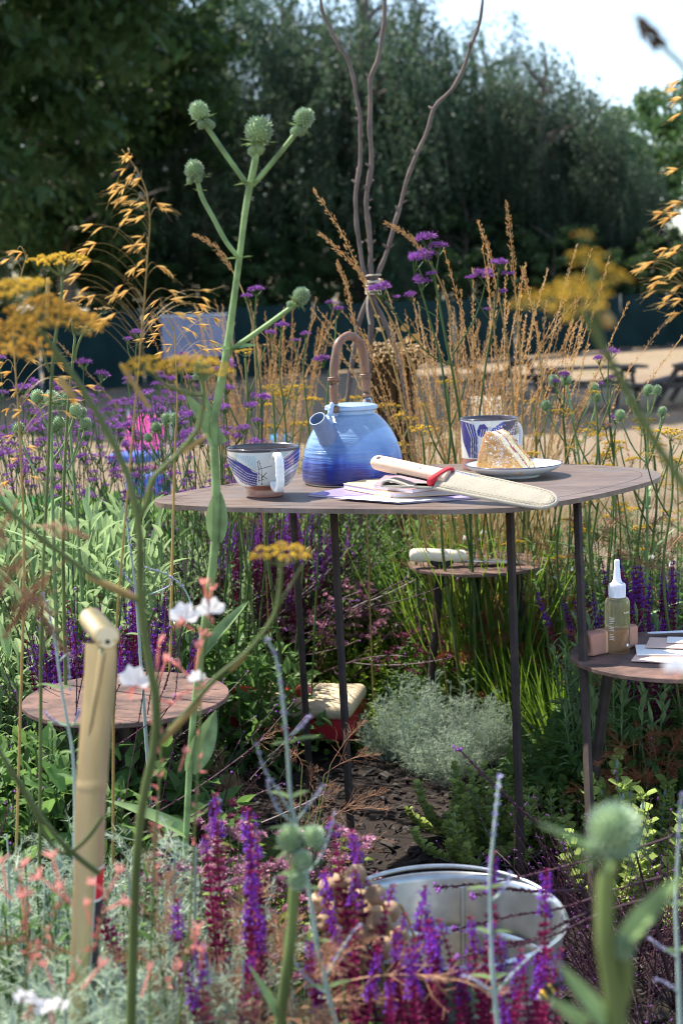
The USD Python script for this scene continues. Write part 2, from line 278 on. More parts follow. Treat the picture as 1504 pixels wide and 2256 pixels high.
def drooping(rng):
    h = 14.0; tr, ends = limbs(rng, h, h * .27, 22); g = G(); ns, per = 1300, 26; w = G()
    u = rv(rng, ns); rr = rng.uniform(.35, 1, ns) ** .6; z = .14 + .43 * (1 + u[:, 2] * rr)
    P = np.stack([u[:, 0] * rr * h * .27, u[:, 1] * rr * h * .27, z * h], 1); keep = meshkit.noise(P * [.5, .5, .3] + 3) > .3; P = P[keep]; ns = len(P)
    L = rng.uniform(.8, 2.6, ns); t = np.linspace(0, 1, per); out = unit(P * [1, 1, 0]) * .5
    S = P[:, None] + out[:, None] * (L[:, None] * np.sqrt(t))[..., None] * .6 - np.array([0, 0, 1.0]) * (L[:, None] * t ** 1.4)[..., None]
    B = S.reshape(-1, 3) + rng.normal(0, .07, (ns * per, 3)); n = len(B)
    g.leaves(B, unit(rv(rng, n) + [0, 0, -1.1]), rv(rng, n), rng.uniform(.14, .26, n), rng.uniform(.05, .09, n), 'lance', .1, 0, 2)
    w.tubes(S[::4, ::6], .008, 3)
    return h, [('trunk', tr, 'bark'), ('crown', g, 'willow_leaf'), ('twigs', w, 'bark', 'stuff')]
kind('oak', broadleaf('oak_leaf', .36, .2, 330, 85, .3), 2, 11)
kind('tall_oak', broadleaf('oak_leaf', .34, .46, 300, 80, .34), 1, 15); kind('willow', drooping, 3, 21)
kind('thicket', broadleaf('ash_leaf', .62, .0, 300, 80, .34), 2, 31)
GB = -.95
def tree(key, name, label, px, py, Y, seed, group=None, x=None, h=None, wide=1.0):
    r = np.random.default_rng(seed); top = at(px, py, Y); hh = h or (top[2] - GB); sc = hh / 14.0
    return put(key, name, label, 'tree', (top[0] if x is None else x, Y, GB), r.uniform(0, 6.28), sc, group, None, seed)
tree('oak', 'oak_tree', 'nearest big oak, its dark leafy boughs hanging into the upper left corner', 0, 0, 42, 2, x=-11.2, h=19)
tree('tall_oak', 'oak_tree', 'tall oak standing just left of the picture, shading the lawn', 0, 0, 37, 0, x=-10.2, h=23)
tree('oak', 'oak_tree', 'second oak behind the big oak at the left edge', 90, -300, 57, 4)
for i, (px, py, Y, lab) in enumerate([(190, -240, 67, 'willow behind the golden oat panicle, leftmost of the willow row'), (300, -60, 70, 'willow filling the gap behind the left sea holly heads'), (420, -210, 64, 'tall willow behind the tallest sea holly heads'), (610, -170, 68, 'tall willow left of the bare branch wigwam'), (770, -150, 63, 'tall willow directly behind the bare branches of the wigwam'),
        (868, -55, 66, 'willow whose right edge meets the sky above the kettle'), (1010, 28, 65, 'rounded willow just right of the gap of sky at the top'), (1105, 22, 69, 'willow behind the tip of the right-hand bare branch'), (1190, 75, 64, 'willow on the descending right slope of the tree line'), (1275, 150, 67, 'lower willow at the right end of the willow row'), (1345, 290, 63, 'smallest willow, last before the gap of sky at right')]):
    tree('willow', 'willow_tree', lab, px, py, Y, 40 + i, 'trees beyond the fence')
tree('thicket', 'ash_tree', 'yellow-green bushy tree at the right edge beyond the gap of sky', 1455, 205, 78, 61); tree('thicket', 'ash_tree', 'bushy tree at the far right edge behind the golden oats', 1590, 150, 72, 62)
for i, px in enumerate(range(-80, 1640, 155)):
    tree('thicket' if i % 3 else 'willow', 'understorey_tree', f'{ORD[i]} from the left of the low dark trees just behind the fence', px + (i * 37) % 60, 395 + (i * 53) % 110, 60.5 + (i % 2) * 1.6, 80 + i, 'low trees along the back of the fence')

# ------------------------------------------------------------------ fence, tables and bits on the lawn
A, B = np.array([-13.5, 30.0]), np.array([14.5, 60.0]); nf = 13; fh = 1.95
fence = thing('screened_fence', 'dark green mesh-screened fence running along the foot of the trees', 'fence', (A[0], A[1], GB))
for i in range(nf):
    p, q = (A + (B - A) * i / nf) - A, (A + (B - A) * (i + 1) / nf) - A; d = unit(np.r_[q - p, 0]); nrm = np.array([d[1], -d[0], 0]); L = np.linalg.norm(q - p)
    u = np.linspace(.04, L - .04, 14); z = np.linspace(.06, fh, 8); UU, ZZ = np.meshgrid(u, z)
    bul = .05 * np.sin(UU * 3.1 + i) * np.sin(ZZ * 2.2) + .03 * np.sin(UU * 9 + i * 2); v = np.r_[p, 0] + d * UU[..., None] + nrm * bul[..., None] + np.array([0, 0, 1.0]) * ZZ[..., None]
    _, f = sheet(u, z, lambda X, Y: X * 0); part(fence, 'screen_panel', (v.reshape(-1, 3), f), 'screen_mesh', smooth=True)
    pg = G(); pg.tubes(np.array([[*p, 0], [*p, fh + .06]]) - nrm * .06, .022, 8, True); part(fence, 'post', pg, 'galvanised')
    rg = G(); rg.tubes(np.array([[*p, fh + .02], [*q, fh + .02]]) - nrm * .04, .014, 6); part(fence, 'top_rail', rg, 'screen_mesh')
    bg = G(); bg.tm(trimesh.creation.box((.7, .22, .12), trimesh.transformations.translation_matrix((*p, .06)))); part(fence, 'foot_block', bg, 'dark_timber')
def fence_at(px):
    d = ray(px, 700); d = d[:2] / d[1]; e = B - A; t = np.linalg.solve(np.stack([d, -e], 1), A); return d * t[0]
p, q = fence_at(345), fence_at(492); d = unit(np.r_[q - p, 0]); nrm = np.array([d[1], -d[0], 0]) * .16
bn = thing('banner', 'blue-grey banner hung on the dark fence left of the tall sea holly', 'banner', (*p, GB)); L = np.linalg.norm(q - p)
bn_v = np.array([[0, 0, .75], [0, 0, 1.82], [0, 0, 1.9]]); U_ = np.linspace(0, L, 12); Z_ = np.linspace(.7, 1.8, 6); UU, ZZ = np.meshgrid(U_, Z_)
v = d * UU[..., None] + (nrm * (1 + .25 * np.sin(UU * 5))[..., None]) + np.array([0, 0, 1.0]) * ZZ[..., None]; part(bn, 'cloth', (v.reshape(-1, 3), sheet(U_, Z_, lambda X, Y: X * 0)[1]), 'banner_cloth', smooth=True)
e = G(); e.tubes(np.array([nrm + [0, 0, 1.8], d * L + nrm + [0, 0, 1.8]]), .02, 6); part(bn, 'hem', e, 'white_paint')

def picnic_table(label, x, y, rz):
    t = thing('picnic_table', label, 'picnic table', (x, y, GB + .03), rz, 'dark picnic tables on the lawn'); bx = lambda sx, sy, sz, c, R=None: trimesh.creation.box((sx, sy, sz), (trimesh.transformations.translation_matrix(c) if R is None else trimesh.transformations.translation_matrix(c) @ R))
    for k in range(5): g = G(); g.tm(bx(1.9, .135, .042, (0, (k - 2) * .147, .72))); part(t, 'top_board', g, 'dark_timber')
    for s in (-1, 1):
        for k in range(2): g = G(); g.tm(bx(1.9, .13, .042, (0, s * (.62 + k * .14), .43))); part(t, 'seat_board', g, 'dark_timber')
        for e in (-1, 1):
            g = G(); a = math.atan2(.42, .7); g.tm(bx(.045, .1, .84, (e * .66, s * .5, .35), trimesh.transformations.rotation_matrix(s * a, (1, 0, 0)))); part(t, 'leg', g, 'dark_timber')
    for e in (-1, 1):
        g = G(); g.tm(bx(.045, 1.5, .1, (e * .705, 0, .36))); part(t, 'seat_bearer', g, 'dark_timber'); g = G(); g.tm(bx(.045, .72, .09, (e * .705, 0, .65))); part(t, 'top_bearer', g, 'dark_timber')
        g = G(); g.tm(bx(.85, .09, .045, (e * .33, 0, .52), trimesh.transformations.rotation_matrix(e * -.42, (0, 1, 0)))); part(t, 'brace', g, 'dark_timber')
picnic_table('dark picnic table with its whole top in view, right of the mug', at(1298, 800, 27)[0], 27, .08)
picnic_table('dark picnic table cut off by the right edge of the photo', at(1548, 800, 27.5)[0], 27.5, 1.15)
picnic_table('dark picnic table half hidden by feather grass behind the mug', at(1085, 800, 31)[0], 31, .5)

c = at(1092, 880, 19); cz = float(ground_z(19))
ch = thing('plastic_chair', 'cream plastic chair out on the lawn behind the mug', 'chair', (c[0], 19, cz), 2.6)
def cushion(w, d, h, r): return rbox(w, d, h, r)
v, f = rbox(.42, .035, .4, .017); v[:, 2] += .42; v[:, 1] += .2 + (v[:, 2] - .42) * .18; part(ch, 'backrest', (v, f), 'cream_plastic')
v, f = rbox(.42, .42, .03, .014); v[:, 2] += .4; part(ch, 'seat', (v, f), 'cream_plastic')
for x in (-1, 1):
    for y in (-1, 1): g = G(); g.tubes([[x * .18, y * .18, .41], [x * .22, y * .22, 0]], [.018, .014], 8, True); part(ch, 'leg', g, 'cream_plastic')

y0 = 19.5; c = at(306, 940, y0); cz = float(ground_z(y0)) + .02
dc = thing('beach_chair', 'low folding beach chair with pink back and blue seat behind the purple flowers', 'chair', (c[0], y0, cz), -.25)
v, f = rbox(.52, .03, .44, .014); v[:, 2] += .2; v[:, 1] += .1 + (v[:, 2] - .2) * .5; part(dc, 'back_sling', (v, f), 'pink_cloth')
v, f = rbox(.56, .5, .12, .05); v[:, 2] += .09; v[:, 1] -= .2; part(dc, 'seat_cushion', (v, f), 'blue_cloth')
for s in (-1, 1): g = G(); g.tubes(spline([[s * .29, -.45, .02], [s * .29, .1, .06], [s * .29, .4, .7]], 8), .012, 6); part(dc, 'frame_rail', g, 'galvanised')
y0 = 12.5; c = at(325, 1010, y0); v, f = rbox(.36, .22, .2, .07); v = v * (1 + .12 * (meshkit.noise(v * 9) - .5))[:, None]
rk = thing('duffel_bag', 'soft navy duffel bag lying on the lawn below the pink beach chair', 'bag', (c[0], y0, float(ground_z(y0)) + .02), .3); part(rk, 'body', (v, f), 'blue_cloth'); g = G(); g.tubes(spline([[-.1, -.05, .18], [-.06, -.07, .26], [.06, -.07, .26], [.1, -.05, .18]], 12), .009, 6); part(rk, 'strap', g, 'pink_cloth')
y0 = 20; c = at(620, 940, y0); cb = thing('carrier_bag', 'bright blue carrier bag standing on the lawn left of the kettle', 'bag', (c[0], y0, float(ground_z(y0)) + .03), .2)
v, f = rbox(.22, .12, .3, .02); v[:, :2] *= (1 + .25 * (v[:, 2:] / .3)); part(cb, 'body', (v, f), 'cyan_plastic'); g = G(); g.tubes(spline([[-.06, 0, .29], [-.04, 0, .38], [.04, 0, .38], [.06, 0, .29]], 10), .006, 5); part(cb, 'handle', g, 'cyan_plastic')
y0 = 9.0; c = at(15, 1090, y0); v, f = rbox(1.1, 1.6, .02, .008); gm = thing('turf_mat', 'bright green artificial turf mat at the left edge beyond the bed', 'mat', (c[0] - .25, y0, float(ground_z(y0)) + .03), .1); part(gm, 'mat_surface', (v, f), 'green_mat')
rgm = np.random.default_rng(3); n = 6000; g = G(); P = np.stack([rgm.uniform(-.54, .54, n), rgm.uniform(-.79, .79, n), np.full(n, .018)], 1); g.leaves(P, rv(rgm, n) * .5 + [0, 0, 1], rv(rgm, n), .03, .006, 'blade', .2, 0, 1); part(gm, 'pile', g, 'green_mat', kind='stuff')
# ------------------------------------------------------------------ plant materials
leafy('stem_green', [(.07, .13, .035), (.1, .17, .05), (.12, .18, .06)], .12, namp=.25)
leafy('stem_glaucous', [(.2, .3, .12), (.27, .37, .17)], .15, nscale=40, namp=.35)
leafy('stem_dark', [(.045, .02, .028), (.07, .03, .04), (.09, .045, .05)], .05)
leafy('stem_straw', [(.4, .28, .1), (.5, .34, .13), (.33, .25, .09)], .15)
leafy('stem_silver', [(.3, .38, .34), (.4, .47, .44)], .12)
leafy('stem_olive', [(.12, .16, .05), (.2, .19, .07), (.15, .2, .07)], .12, nscale=10)
leafy('verbena_flower', [(.27, .1, .34), (.42, .2, .5), (.54, .31, .6), (.64, .44, .68)], .35, nscale=30, namp=.25, spec=.1)
leafy('plume_gold', [(.53, .36, .17), (.66, .49, .26), (.76, .61, .37), (.46, .3, .13)], .4, nscale=6, namp=.2, spec=.15)
leafy('oat_gold', [(.6, .37, .1), (.75, .52, .19), (.82, .64, .32), (.5, .29, .07)], .45, nscale=20, namp=.2, rough=.35)
leafy('fennel_yellow', [(.56, .38, .05), (.68, .5, .08), (.6, .4, .05), (.48, .27, .04)], .3, nscale=20, namp=.2, spec=.03, rough=.8)
leafy('fennel_rust', [(.56, .34, .06), (.46, .22, .06), (.62, .42, .08)], .3, nscale=20, spec=.03, rough=.8)
leafy('salvia_calyx', [(.19, .014, .075), (.33, .03, .14), (.46, .07, .21)], .35, nscale=20, spec=.15)
leafy('salvia_flower', [(.13, .025, .3), (.21, .045, .4), (.32, .09, .5)], .35, nscale=20, spec=.1)
leafy('oregano_pink', [(.45, .22, .3), (.6, .36, .45), (.36, .13, .2), (.7, .52, .57)], .3, nscale=20)
leafy('oregano_dark', [(.17, .035, .07), (.26, .06, .11), (.45, .2, .28)], .3, nscale=20)
leafy('lime_leaf', [(.17, .25, .025), (.25, .32, .04), (.11, .2, .03)], .5, nscale=8)
leafy('green_leaf', [(.075, .15, .035), (.115, .2, .05), (.165, .255, .075)], .48, nscale=6)
leafy('deep_leaf', [(.035, .08, .022), (.055, .11, .03), (.085, .145, .045)], .4, nscale=6)
leafy('sage_leaf', [(.2, .29, .12), (.27, .36, .18), (.35, .43, .26)], .38, nscale=8, rough=.75, spec=.15)
leafy('blade_green', [(.09, .19, .02), (.13, .26, .03), (.2, .32, .035), (.32, .3, .05)], .5, nscale=5)
leafy('silver_leaf', [(.28, .36, .25), (.4, .47, .35), (.54, .6, .5)], .36, nscale=10, rough=.45, spec=.5)
leafy('ballota_leaf', [(.28, .36, .09), (.38, .45, .16), (.46, .52, .26)], .35, nscale=12, rough=.8, spec=.15)
leafy('bronze_frond', [(.42, .17, .08), (.28, .15, .06), (.2, .2, .07), (.5, .24, .12)], .35, nscale=6)
leafy('fennel_frond', [(.12, .17, .05), (.2, .24, .08), (.3, .24, .09)], .3, nscale=6)
leafy('dark_bud', [(.1, .03, .06), (.055, .02, .045), (.16, .06, .09)], .15)
leafy('lavender_bud', [(.3, .28, .45), (.22, .17, .36), (.42, .42, .52)], .2)
leafy('gaura_pink', [(.66, .28, .25), (.74, .42, .38), (.52, .22, .1), (.7, .36, .36)], .4, nscale=20, spec=.1)
leafy('gaura_white', [(.8, .78, .78), (.82, .76, .76), (.78, .66, .68)], .35, nscale=20, namp=.05)
leafy('holly_head', [(.34, .44, .3), (.44, .53, .4), (.54, .62, .5)], .2, nscale=40, namp=.1, spec=.1)
leafy('seed_pod', [(.4, .27, .16), (.32, .21, .12), (.48, .35, .22)], .15, nscale=20)
leafy('straw_frond', [(.36, .2, .12), (.3, .14, .09), (.46, .33, .21)], .3, spec=.1)

def bezier(a, b, c, n): t = np.linspace(0, 1, n)[:, None]; return (1 - t) ** 2 * np.asarray(a) + 2 * t * (1 - t) * np.asarray(b) + t * t * np.asarray(c)

# ------------------------------------------------------------------ flower parts
def vhead(g, s, rng, c, r, up=(0, 0, 1), dens=1.0):
    """domed cluster of tiny purple florets, with its short stalks into s"""
    R3 = frame(up); n = int(rng.integers(5, 9)); a = rng.uniform(0, 6.28, n); q = np.sqrt(rng.uniform(0, 1, n)) * r * .75
    C = np.stack([q * np.cos(a), q * np.sin(a), .5 * r - .45 * q ** 2 / r], 1)
    if s is not None: s.tubes(np.stack([np.repeat(np.asarray(c)[None] - np.asarray(up) * r * .6, n, 0), c + C @ R3 - np.asarray(up) * r * .15], 1), r * .05, 3)
    for k in range(n):
        m = int(16 * dens); d = rv(rng, m); d[:, 2] = np.abs(d[:, 2]) * 1.1 - .25; d = unit(d); rr = r * rng.uniform(.36, .46)
        P = c + (C[k] + d * rr * [1, 1, .8]) @ R3; D = unit(d @ R3)
        g.seeds(P - D * rr * .5, D, rr * rng.uniform(.5, .85, m), rr * .3)
        a2 = rng.uniform(0, 6.28, m * 2); tl = np.repeat(D, 2, 0) * .25 + rv(rng, m * 2); g.leaves(np.repeat(P, 2, 0) + np.repeat(D, 2, 0) * rr * .15, tl, np.repeat(D, 2, 0), rr * .5, rr * .36, 'round', .1, 0, 1)
def plume(g, s, rng, path, L, W=.011, n=95):
    t = np.sort(rng.uniform(0, 1, n)); P = pts_on(path, t); T = unit(pts_on(np.gradient(np.asarray(path), axis=0), t)); prof = np.sin(np.pi * (t * .9 + .06)) ** .7
    S = unit(np.cross(T, rv(rng, n))); o = rng.uniform(.1, 1, n) * W * .55 * prof
    g.seeds(P + S * o[:, None], T + S * .45, rng.uniform(.006, .0115, n), rng.uniform(.0018, .0032, n))
    s.tubes(path, np.linspace(.0012, .0006, len(path)), 4)
def umbel(g, s, rng, hub, up, r, rays=15, dots=15, rise=.75, dot=.0022, lean=None):
    R3 = frame(up); i = np.arange(rays) + .5; q = np.sqrt(i / rays); a = i * 2.39996
    E = np.stack([q * r * np.cos(a), q * r * np.sin(a), r * rise * (1 - .28 * q ** 2) * rng.uniform(.9, 1.1, rays)], 1)
    mid = E * .5 * [1.15, 1.15, .8]; z = np.zeros_like(E); t = np.linspace(0, 1, 5)[None, :, None]
    P = ((1 - t) ** 2 * z[:, None] + 2 * t * (1 - t) * mid[:, None] + t * t * E[:, None]) @ R3 + hub; s.tubes(P, r * .013, 4)
    ur = r * .2; b = rng.uniform(0, 6.28, (rays, dots)); qq = np.sqrt(rng.uniform(0, 1, (rays, dots))) * ur
    C = E[:, None] + np.stack([qq * np.cos(b), qq * np.sin(b), ur * .45 - .6 * qq ** 2 / ur + rng.uniform(0, .15, (rays, dots)) * ur], -1)
    s.tubes(np.stack([np.repeat(E, dots, 0), C.reshape(-1, 3)], 1) @ R3 + hub, r * .005, 3)
    g.blobs(C.reshape(-1, 3) @ R3 + hub, rng.uniform(.75, 1.25, rays * dots) * dot, 0)
def spike(gc, gf, gs, rng, path, L0, r, whorls=24, bloom=(.0, .4)):
    """salvia: whorls of calyces along the path from L0 on; open flowers within 'bloom' fractions from the tip"""
    u = np.linspace(L0, 1, whorls); gs.tubes(path, np.linspace(.0022, .0009, len(path)), 5)
    for t in u:
        p = pts_on(path, np.array(t)); f = (1 - t) / (1 - L0); rr = r * (.45 + .55 * min(1, f * 3)) * rng.uniform(.8, 1.15); n = int(rng.integers(7, 11)); a = rng.uniform(0, 6.28) + np.arange(n) * 6.283 / n + rng.normal(0, .2, n)
        D = np.stack([np.cos(a), np.sin(a), rng.uniform(.25, .9, n)], 1); gc.seeds(p + D * rr * .15, D, rr * .8, rr * .36)
        if bloom[0] <= f <= bloom[1]:
            k = rng.random(n) < .8; m = int(k.sum())
            if m:
                Q = p + D[k] * rr * .75; gf.leaves(Q, D[k] + [0, 0, .7], D[k] * -1 + [0, 0, 1], rr * .75, rr * .5, 'obov', -.5, .3, 2); gf.leaves(Q, D[k] + [0, 0, -.5], [0, 0, 1], rr * .6, rr * .55, 'round', .5, .2, 2)
def holly_head(g, gb, rng, c, up, r, bracts=True):
    """sea holly: an egg of spiny bumps over a ruff of small bracts"""
    R3 = frame(up); n = 120; d = sphere_pts(n); d = d[d[:, 2] > -.75]; n = len(d); C = d * r * [1, 1, 1.12] + [0, 0, 0]
    v = np.array(trimesh.creation.icosphere(2).vertices); gb.add(c + (v * r * .86 * [1, 1, 1.12]) @ R3, trimesh.creation.icosphere(2).faces)
    g.seeds(c + (C * .8) @ R3, (d + [0, 0, .25] + rv(rng, n) * .14) @ R3, r * rng.uniform(.26, .46, n), r * rng.uniform(.2, .29, n))
    if bracts:
        m = 9; a = np.arange(m) * 6.283 / m + rng.uniform(0, 1); D = np.stack([np.cos(a), np.sin(a), rng.uniform(-.15, .35, m)], 1) @ R3
        gb.leaves(np.repeat((c - unit(up) * r * .95)[None], m, 0), D, np.repeat(unit(up)[None], m, 0), r * rng.uniform(1.3, 1.9, m), r * .4, 'blade', .1, .3, 2)
def gaura_flower(g, gp, rng, c, fwd, r):
    R3 = frame(fwd); a = np.array([-.9, -.3, .3, .9]) * 1.25 + 1.57; D = np.stack([np.cos(a), np.sin(a), np.full(4, .25)], 1) @ R3
    g.leaves(np.repeat(np.asarray(c)[None], 4, 0), D, np.repeat(unit(fwd)[None], 4, 0), r, r * .62, 'obov', .12, .12, 4)
    d = unit(rv(rng, 6) * .35 + [0, -.6, .8]) @ R3; gp.tubes(np.stack([np.repeat(np.asarray(c)[None], 6, 0), c + d * r * .7], 1), r * .018, 3); gp.seeds(c + d * r * .7, d, r * .14, r * .05)

# ------------------------------------------------------------------ whole plants (feet at the origin)
def verbena(rng):
    h = 1.0; s, L = G(), G(); parts = []; tops = []
    main = bezier([0, 0, 0], [rng.normal(0, .02), rng.normal(0, .02), .4], [rng.normal(0, .05), rng.normal(0, .05), h - .02], 12); s.tubes(main, np.linspace(.0028, .0014, 12), 4); tops.append((main[-1], unit(main[-1] - main[-2])))
    for t in (rng.uniform(.6, .72), rng.uniform(.78, .86)):
        p = pts_on(main, np.array(t)); a = rng.uniform(0, 6.28)
        for sg_ in (0, math.pi):
            ln = (1 - t) * rng.uniform(.75, 1.05) * h; e = p + [math.cos(a + sg_) * ln * .38, math.sin(a + sg_) * ln * .38, ln * .9]; q = bezier(p, p + [math.cos(a + sg_) * ln * .3, math.sin(a + sg_) * ln * .3, ln * .3], e, 6); s.tubes(q, .0013, 4); tops.append((e, unit(q[-1] - q[-2])))
    n = 8; z = rng.uniform(.05, .5, n); a = rng.uniform(0, 6.28, n); L.leaves(pts_on(main, z), np.stack([np.cos(a), np.sin(a), rng.uniform(.1, .8, n)], 1), [0, 0, 1], rng.uniform(.05, .1, n), .012, 'lance', .3, .2, 3)
    for e, u in tops:
        g = G(); vhead(g, s, rng, e, rng.uniform(.018, .027), u); parts.append(('flower_head', g, 'verbena_flower'))
        if rng.random() < .45:
            g = G(); e2 = e + np.r_[rng.normal(0, .02, 2), -.02]; vhead(g, s, rng, e2, rng.uniform(.012, .017), u); parts.append(('flower_head', g, 'verbena_flower'))
    return h, [('stem', s, 'stem_green'), ('leaves', L, 'green_leaf', 'stuff')] + parts
def reed_grass(rng):
    h = 1.3; s, b = G(), G(); parts = []
    for k in range(15):
        a = rng.uniform(0, 6.28); r0 = rng.uniform(0, .06); hh = h * rng.uniform(.62, 1); lean = abs(rng.normal(0, .2)) + .02
        p = np.array([math.cos(a) * r0, math.sin(a) * r0, 0]); e = p + [math.cos(a) * hh * lean, math.sin(a) * hh * lean, hh]; b2 = rng.uniform(0, .35); q = bezier(p, p + [math.cos(a) * hh * lean * b2, math.sin(a) * hh * lean * b2, hh * rng.uniform(.5, .7)], e, 24); s.tubes(q[:18], np.linspace(.0016, .001, 18), 4)
        g = G(); plume(g, g, rng, q[15:], .25, rng.uniform(.007, .013), 90); parts.append(('plume', g, 'plume_gold'))
    n = 42; a = rng.uniform(0, 6.28, n); r = rng.uniform(0, .08, n); b.leaves(np.stack([r * np.cos(a), r * np.sin(a), 0 * a], 1), np.stack([np.cos(a) * .35, np.sin(a) * .35, 1 + 0 * a], 1), np.stack([-np.cos(a), -np.sin(a), .4 + 0 * a], 1), rng.uniform(.3, .7, n), .008, 'blade', rng.uniform(-.1, .25, n), .15, 5)
    return h, [('culms', s, 'stem_straw', 'stuff'), ('blades', b, 'blade_green', 'stuff')] + parts
def fennel(rng):
    h = 1.0; s, f = G(), G(); parts = []
    main = bezier([0, 0, 0], [rng.normal(0, .04), rng.normal(0, .04), .5], [rng.normal(0, .06), rng.normal(0, .06), h - .05], 12); s.tubes(main, np.linspace(.005, .002, 12), 5); ends = [(main[-1], .042)]
    for t in (.45, .58, .7, .82, .9):
        p = pts_on(main, np.array(t)); a = rng.uniform(0, 6.28); ln = rng.uniform(.14, .3) * (1.3 - t); e = p + [math.cos(a) * ln * .7, math.sin(a) * ln * .7, ln]; q = bezier(p, p + [math.cos(a) * ln * .45, math.sin(a) * ln * .45, ln * .3], e, 6); s.tubes(q, np.linspace(.0028, .0014, 6), 4); ends.append((e, rng.uniform(.024, .04)))
    for e, r in ends: g = G(); umbel(g, s, rng, e - [0, 0, r * .6], unit(np.r_[rng.normal(0, .15, 2), 1]), r, 12, 10, dot=.0024); parts.append(('umbel', g, 'fennel_yellow'))
    for t in rng.uniform(.1, .65, 7):
        p = pts_on(main, np.array(t)); a = rng.uniform(0, 6.28); frond(f, rng, p, [math.cos(a), math.sin(a), .6], .22, 60)
    return h, [('stem', s, 'stem_olive'), ('fronds', f, 'fennel_frond', 'stuff')] + parts
def frond(f, rng, p, d, L, n, w=.0011):
    """thread-leaved spray"""
    d = unit(d); ax = bezier(p, p + d * L * .5 + [0, 0, L * .1], p + d * L - [0, 0, L * .12], 8); f.tubes(ax, w, 3); t = rng.uniform(.25, 1, n); B = pts_on(ax, t); D = unit(d + rv(rng, n) * .9)
    l = rng.uniform(.2, .4, n) * L * (1.2 - t); E = B + D * l[:, None]; f.tubes(np.stack([B, (B + E) / 2 + rv(rng, n) * l[:, None] * .12, E], 1), [w * .8, w * .6, w * .35], 3)
    m = n * 2; i = rng.integers(0, n, m); B2 = (B[i] + (E[i] - B[i]) * rng.uniform(.3, .9, m)[:, None]); f.tubes(np.stack([B2, B2 + unit(D[i] + rv(rng, m)) * (l[i] * .4)[:, None]], 1), [w * .5, w * .3], 3)
def frond_clump(m1, w=.0011, n=55):
    def b(rng):
        h = .5; f, s = G(), G()
        for k in range(22):
            a = rng.uniform(0, 6.28); z = rng.uniform(.1, .42); r = rng.uniform(.0, .08); p = np.array([math.cos(a) * r, math.sin(a) * r, z]); s.tubes(np.array([[0, 0, 0], p * [.6, .6, .6], p]), .0016, 3); frond(f, rng, p, [math.cos(a), math.sin(a), rng.uniform(-.1, 1)], rng.uniform(.1, .2), n, w)
        return h, [('stalks', s, 'stem_olive', 'stuff'), ('fronds', f, m1, 'stuff')]
    return b
def salvia(rng):
    h = .62; s, L = G(), G(); parts = []
    for k in range(9):
        a = rng.uniform(0, 6.28); r = rng.uniform(.01, .09); hh = h * rng.uniform(.68, 1); e = np.array([math.cos(a) * r * 1.6, math.sin(a) * r * 1.6, hh]); q = bezier([math.cos(a) * r * .3, math.sin(a) * r * .3, 0], [math.cos(a) * r, math.sin(a) * r, hh * .5], e, 14); c, f = G(), G()
        lo = rng.uniform(0, .25); spike(c, f, c, rng, q, rng.uniform(.45, .58), rng.uniform(.0085, .0115), 24, (lo * .3, lo + rng.uniform(.08, .35))); parts += [('flower_spike', c, 'salvia_calyx'), ('open_flowers', f, 'salvia_flower', 'stuff')]
    n = 90; a = rng.uniform(0, 6.28, n); r = rng.uniform(.01, .1, n); L.leaves(np.stack([r * np.cos(a), r * np.sin(a), rng.uniform(.02, .3, n)], 1), np.stack([np.cos(a), np.sin(a), rng.uniform(0, 1, n)], 1), [0, 0, 1], rng.uniform(.035, .07, n), rng.uniform(.014, .022, n), 'ovate', .3, .2, 3)
    return h, [('leaves', L, 'green_leaf', 'stuff')] + parts
def salvia_stem(rng):
    """one flowering stem"""
    h = .5; c, f, L = G(), G(), G(); q = bezier([0, 0, 0], [rng.normal(0, .015), rng.normal(0, .015), .25], [rng.normal(0, .03), rng.normal(0, .03), h], 16); lo = rng.uniform(0, .15)
    spike(c, f, c, rng, q, rng.uniform(.3, .45), rng.uniform(.0115, .014), 32, (lo * .3, lo + rng.uniform(.04, .22))); n = 8; a = rng.uniform(0, 6.28, n); L.leaves(pts_on(q, rng.uniform(.05, .4, n)), np.stack([np.cos(a), np.sin(a), .4 + 0 * a], 1), [0, 0, 1], .05, .018, 'ovate', .3, .2, 3)
    return h, [('spike', c, 'salvia_calyx'), ('open_flowers', f, 'salvia_flower', 'stuff'), ('leaves', L, 'green_leaf', 'stuff')]
def oregano(flower, leaf):
    def b(rng):
        h = .42; s, L = G(), G(); parts = []
        for k in range(26):
            a = rng.uniform(0, 6.28); r = .17 * math.sqrt(rng.uniform(0, 1)); hh = h * rng.uniform(.7, 1) * (1 - .25 * (r / .17) ** 2); e = np.array([math.cos(a) * r, math.sin(a) * r, hh]); q = bezier([math.cos(a) * r * .5, math.sin(a) * r * .5, 0], [math.cos(a) * r * .8, math.sin(a) * r * .8, hh * .5], e, 8); s.tubes(q, .0012, 4); g = G()
            for j in range(rng.integers(3, 6)):
                c = e + np.r_[rng.normal(0, .014, 2), rng.uniform(-.02, .006)]; m = 34; d = rv(rng, m); d[:, 2] = np.abs(d[:, 2]); g.seeds(c, d, rng.uniform(.007, .012, m), .0042); g.leaves(c + d * .0095, rv(rng, m), d, .0044, .004, 'round', 0, 0, 1)
            parts.append(('flower_cluster', g, flower)); n = 22; t = rng.uniform(.1, .95, n); a2 = rng.uniform(0, 6.28, n); L.leaves(pts_on(q, t), np.stack([np.cos(a2), np.sin(a2), rng.uniform(-.1, .5, n)], 1), [0, 0, 1], rng.uniform(.012, .024, n), rng.uniform(.009, .015, n), 'ovate', .25, .2, 2)
        return h, [('stems', s, 'stem_olive', 'stuff'), ('leaves', L, leaf, 'stuff')] + parts
    return b
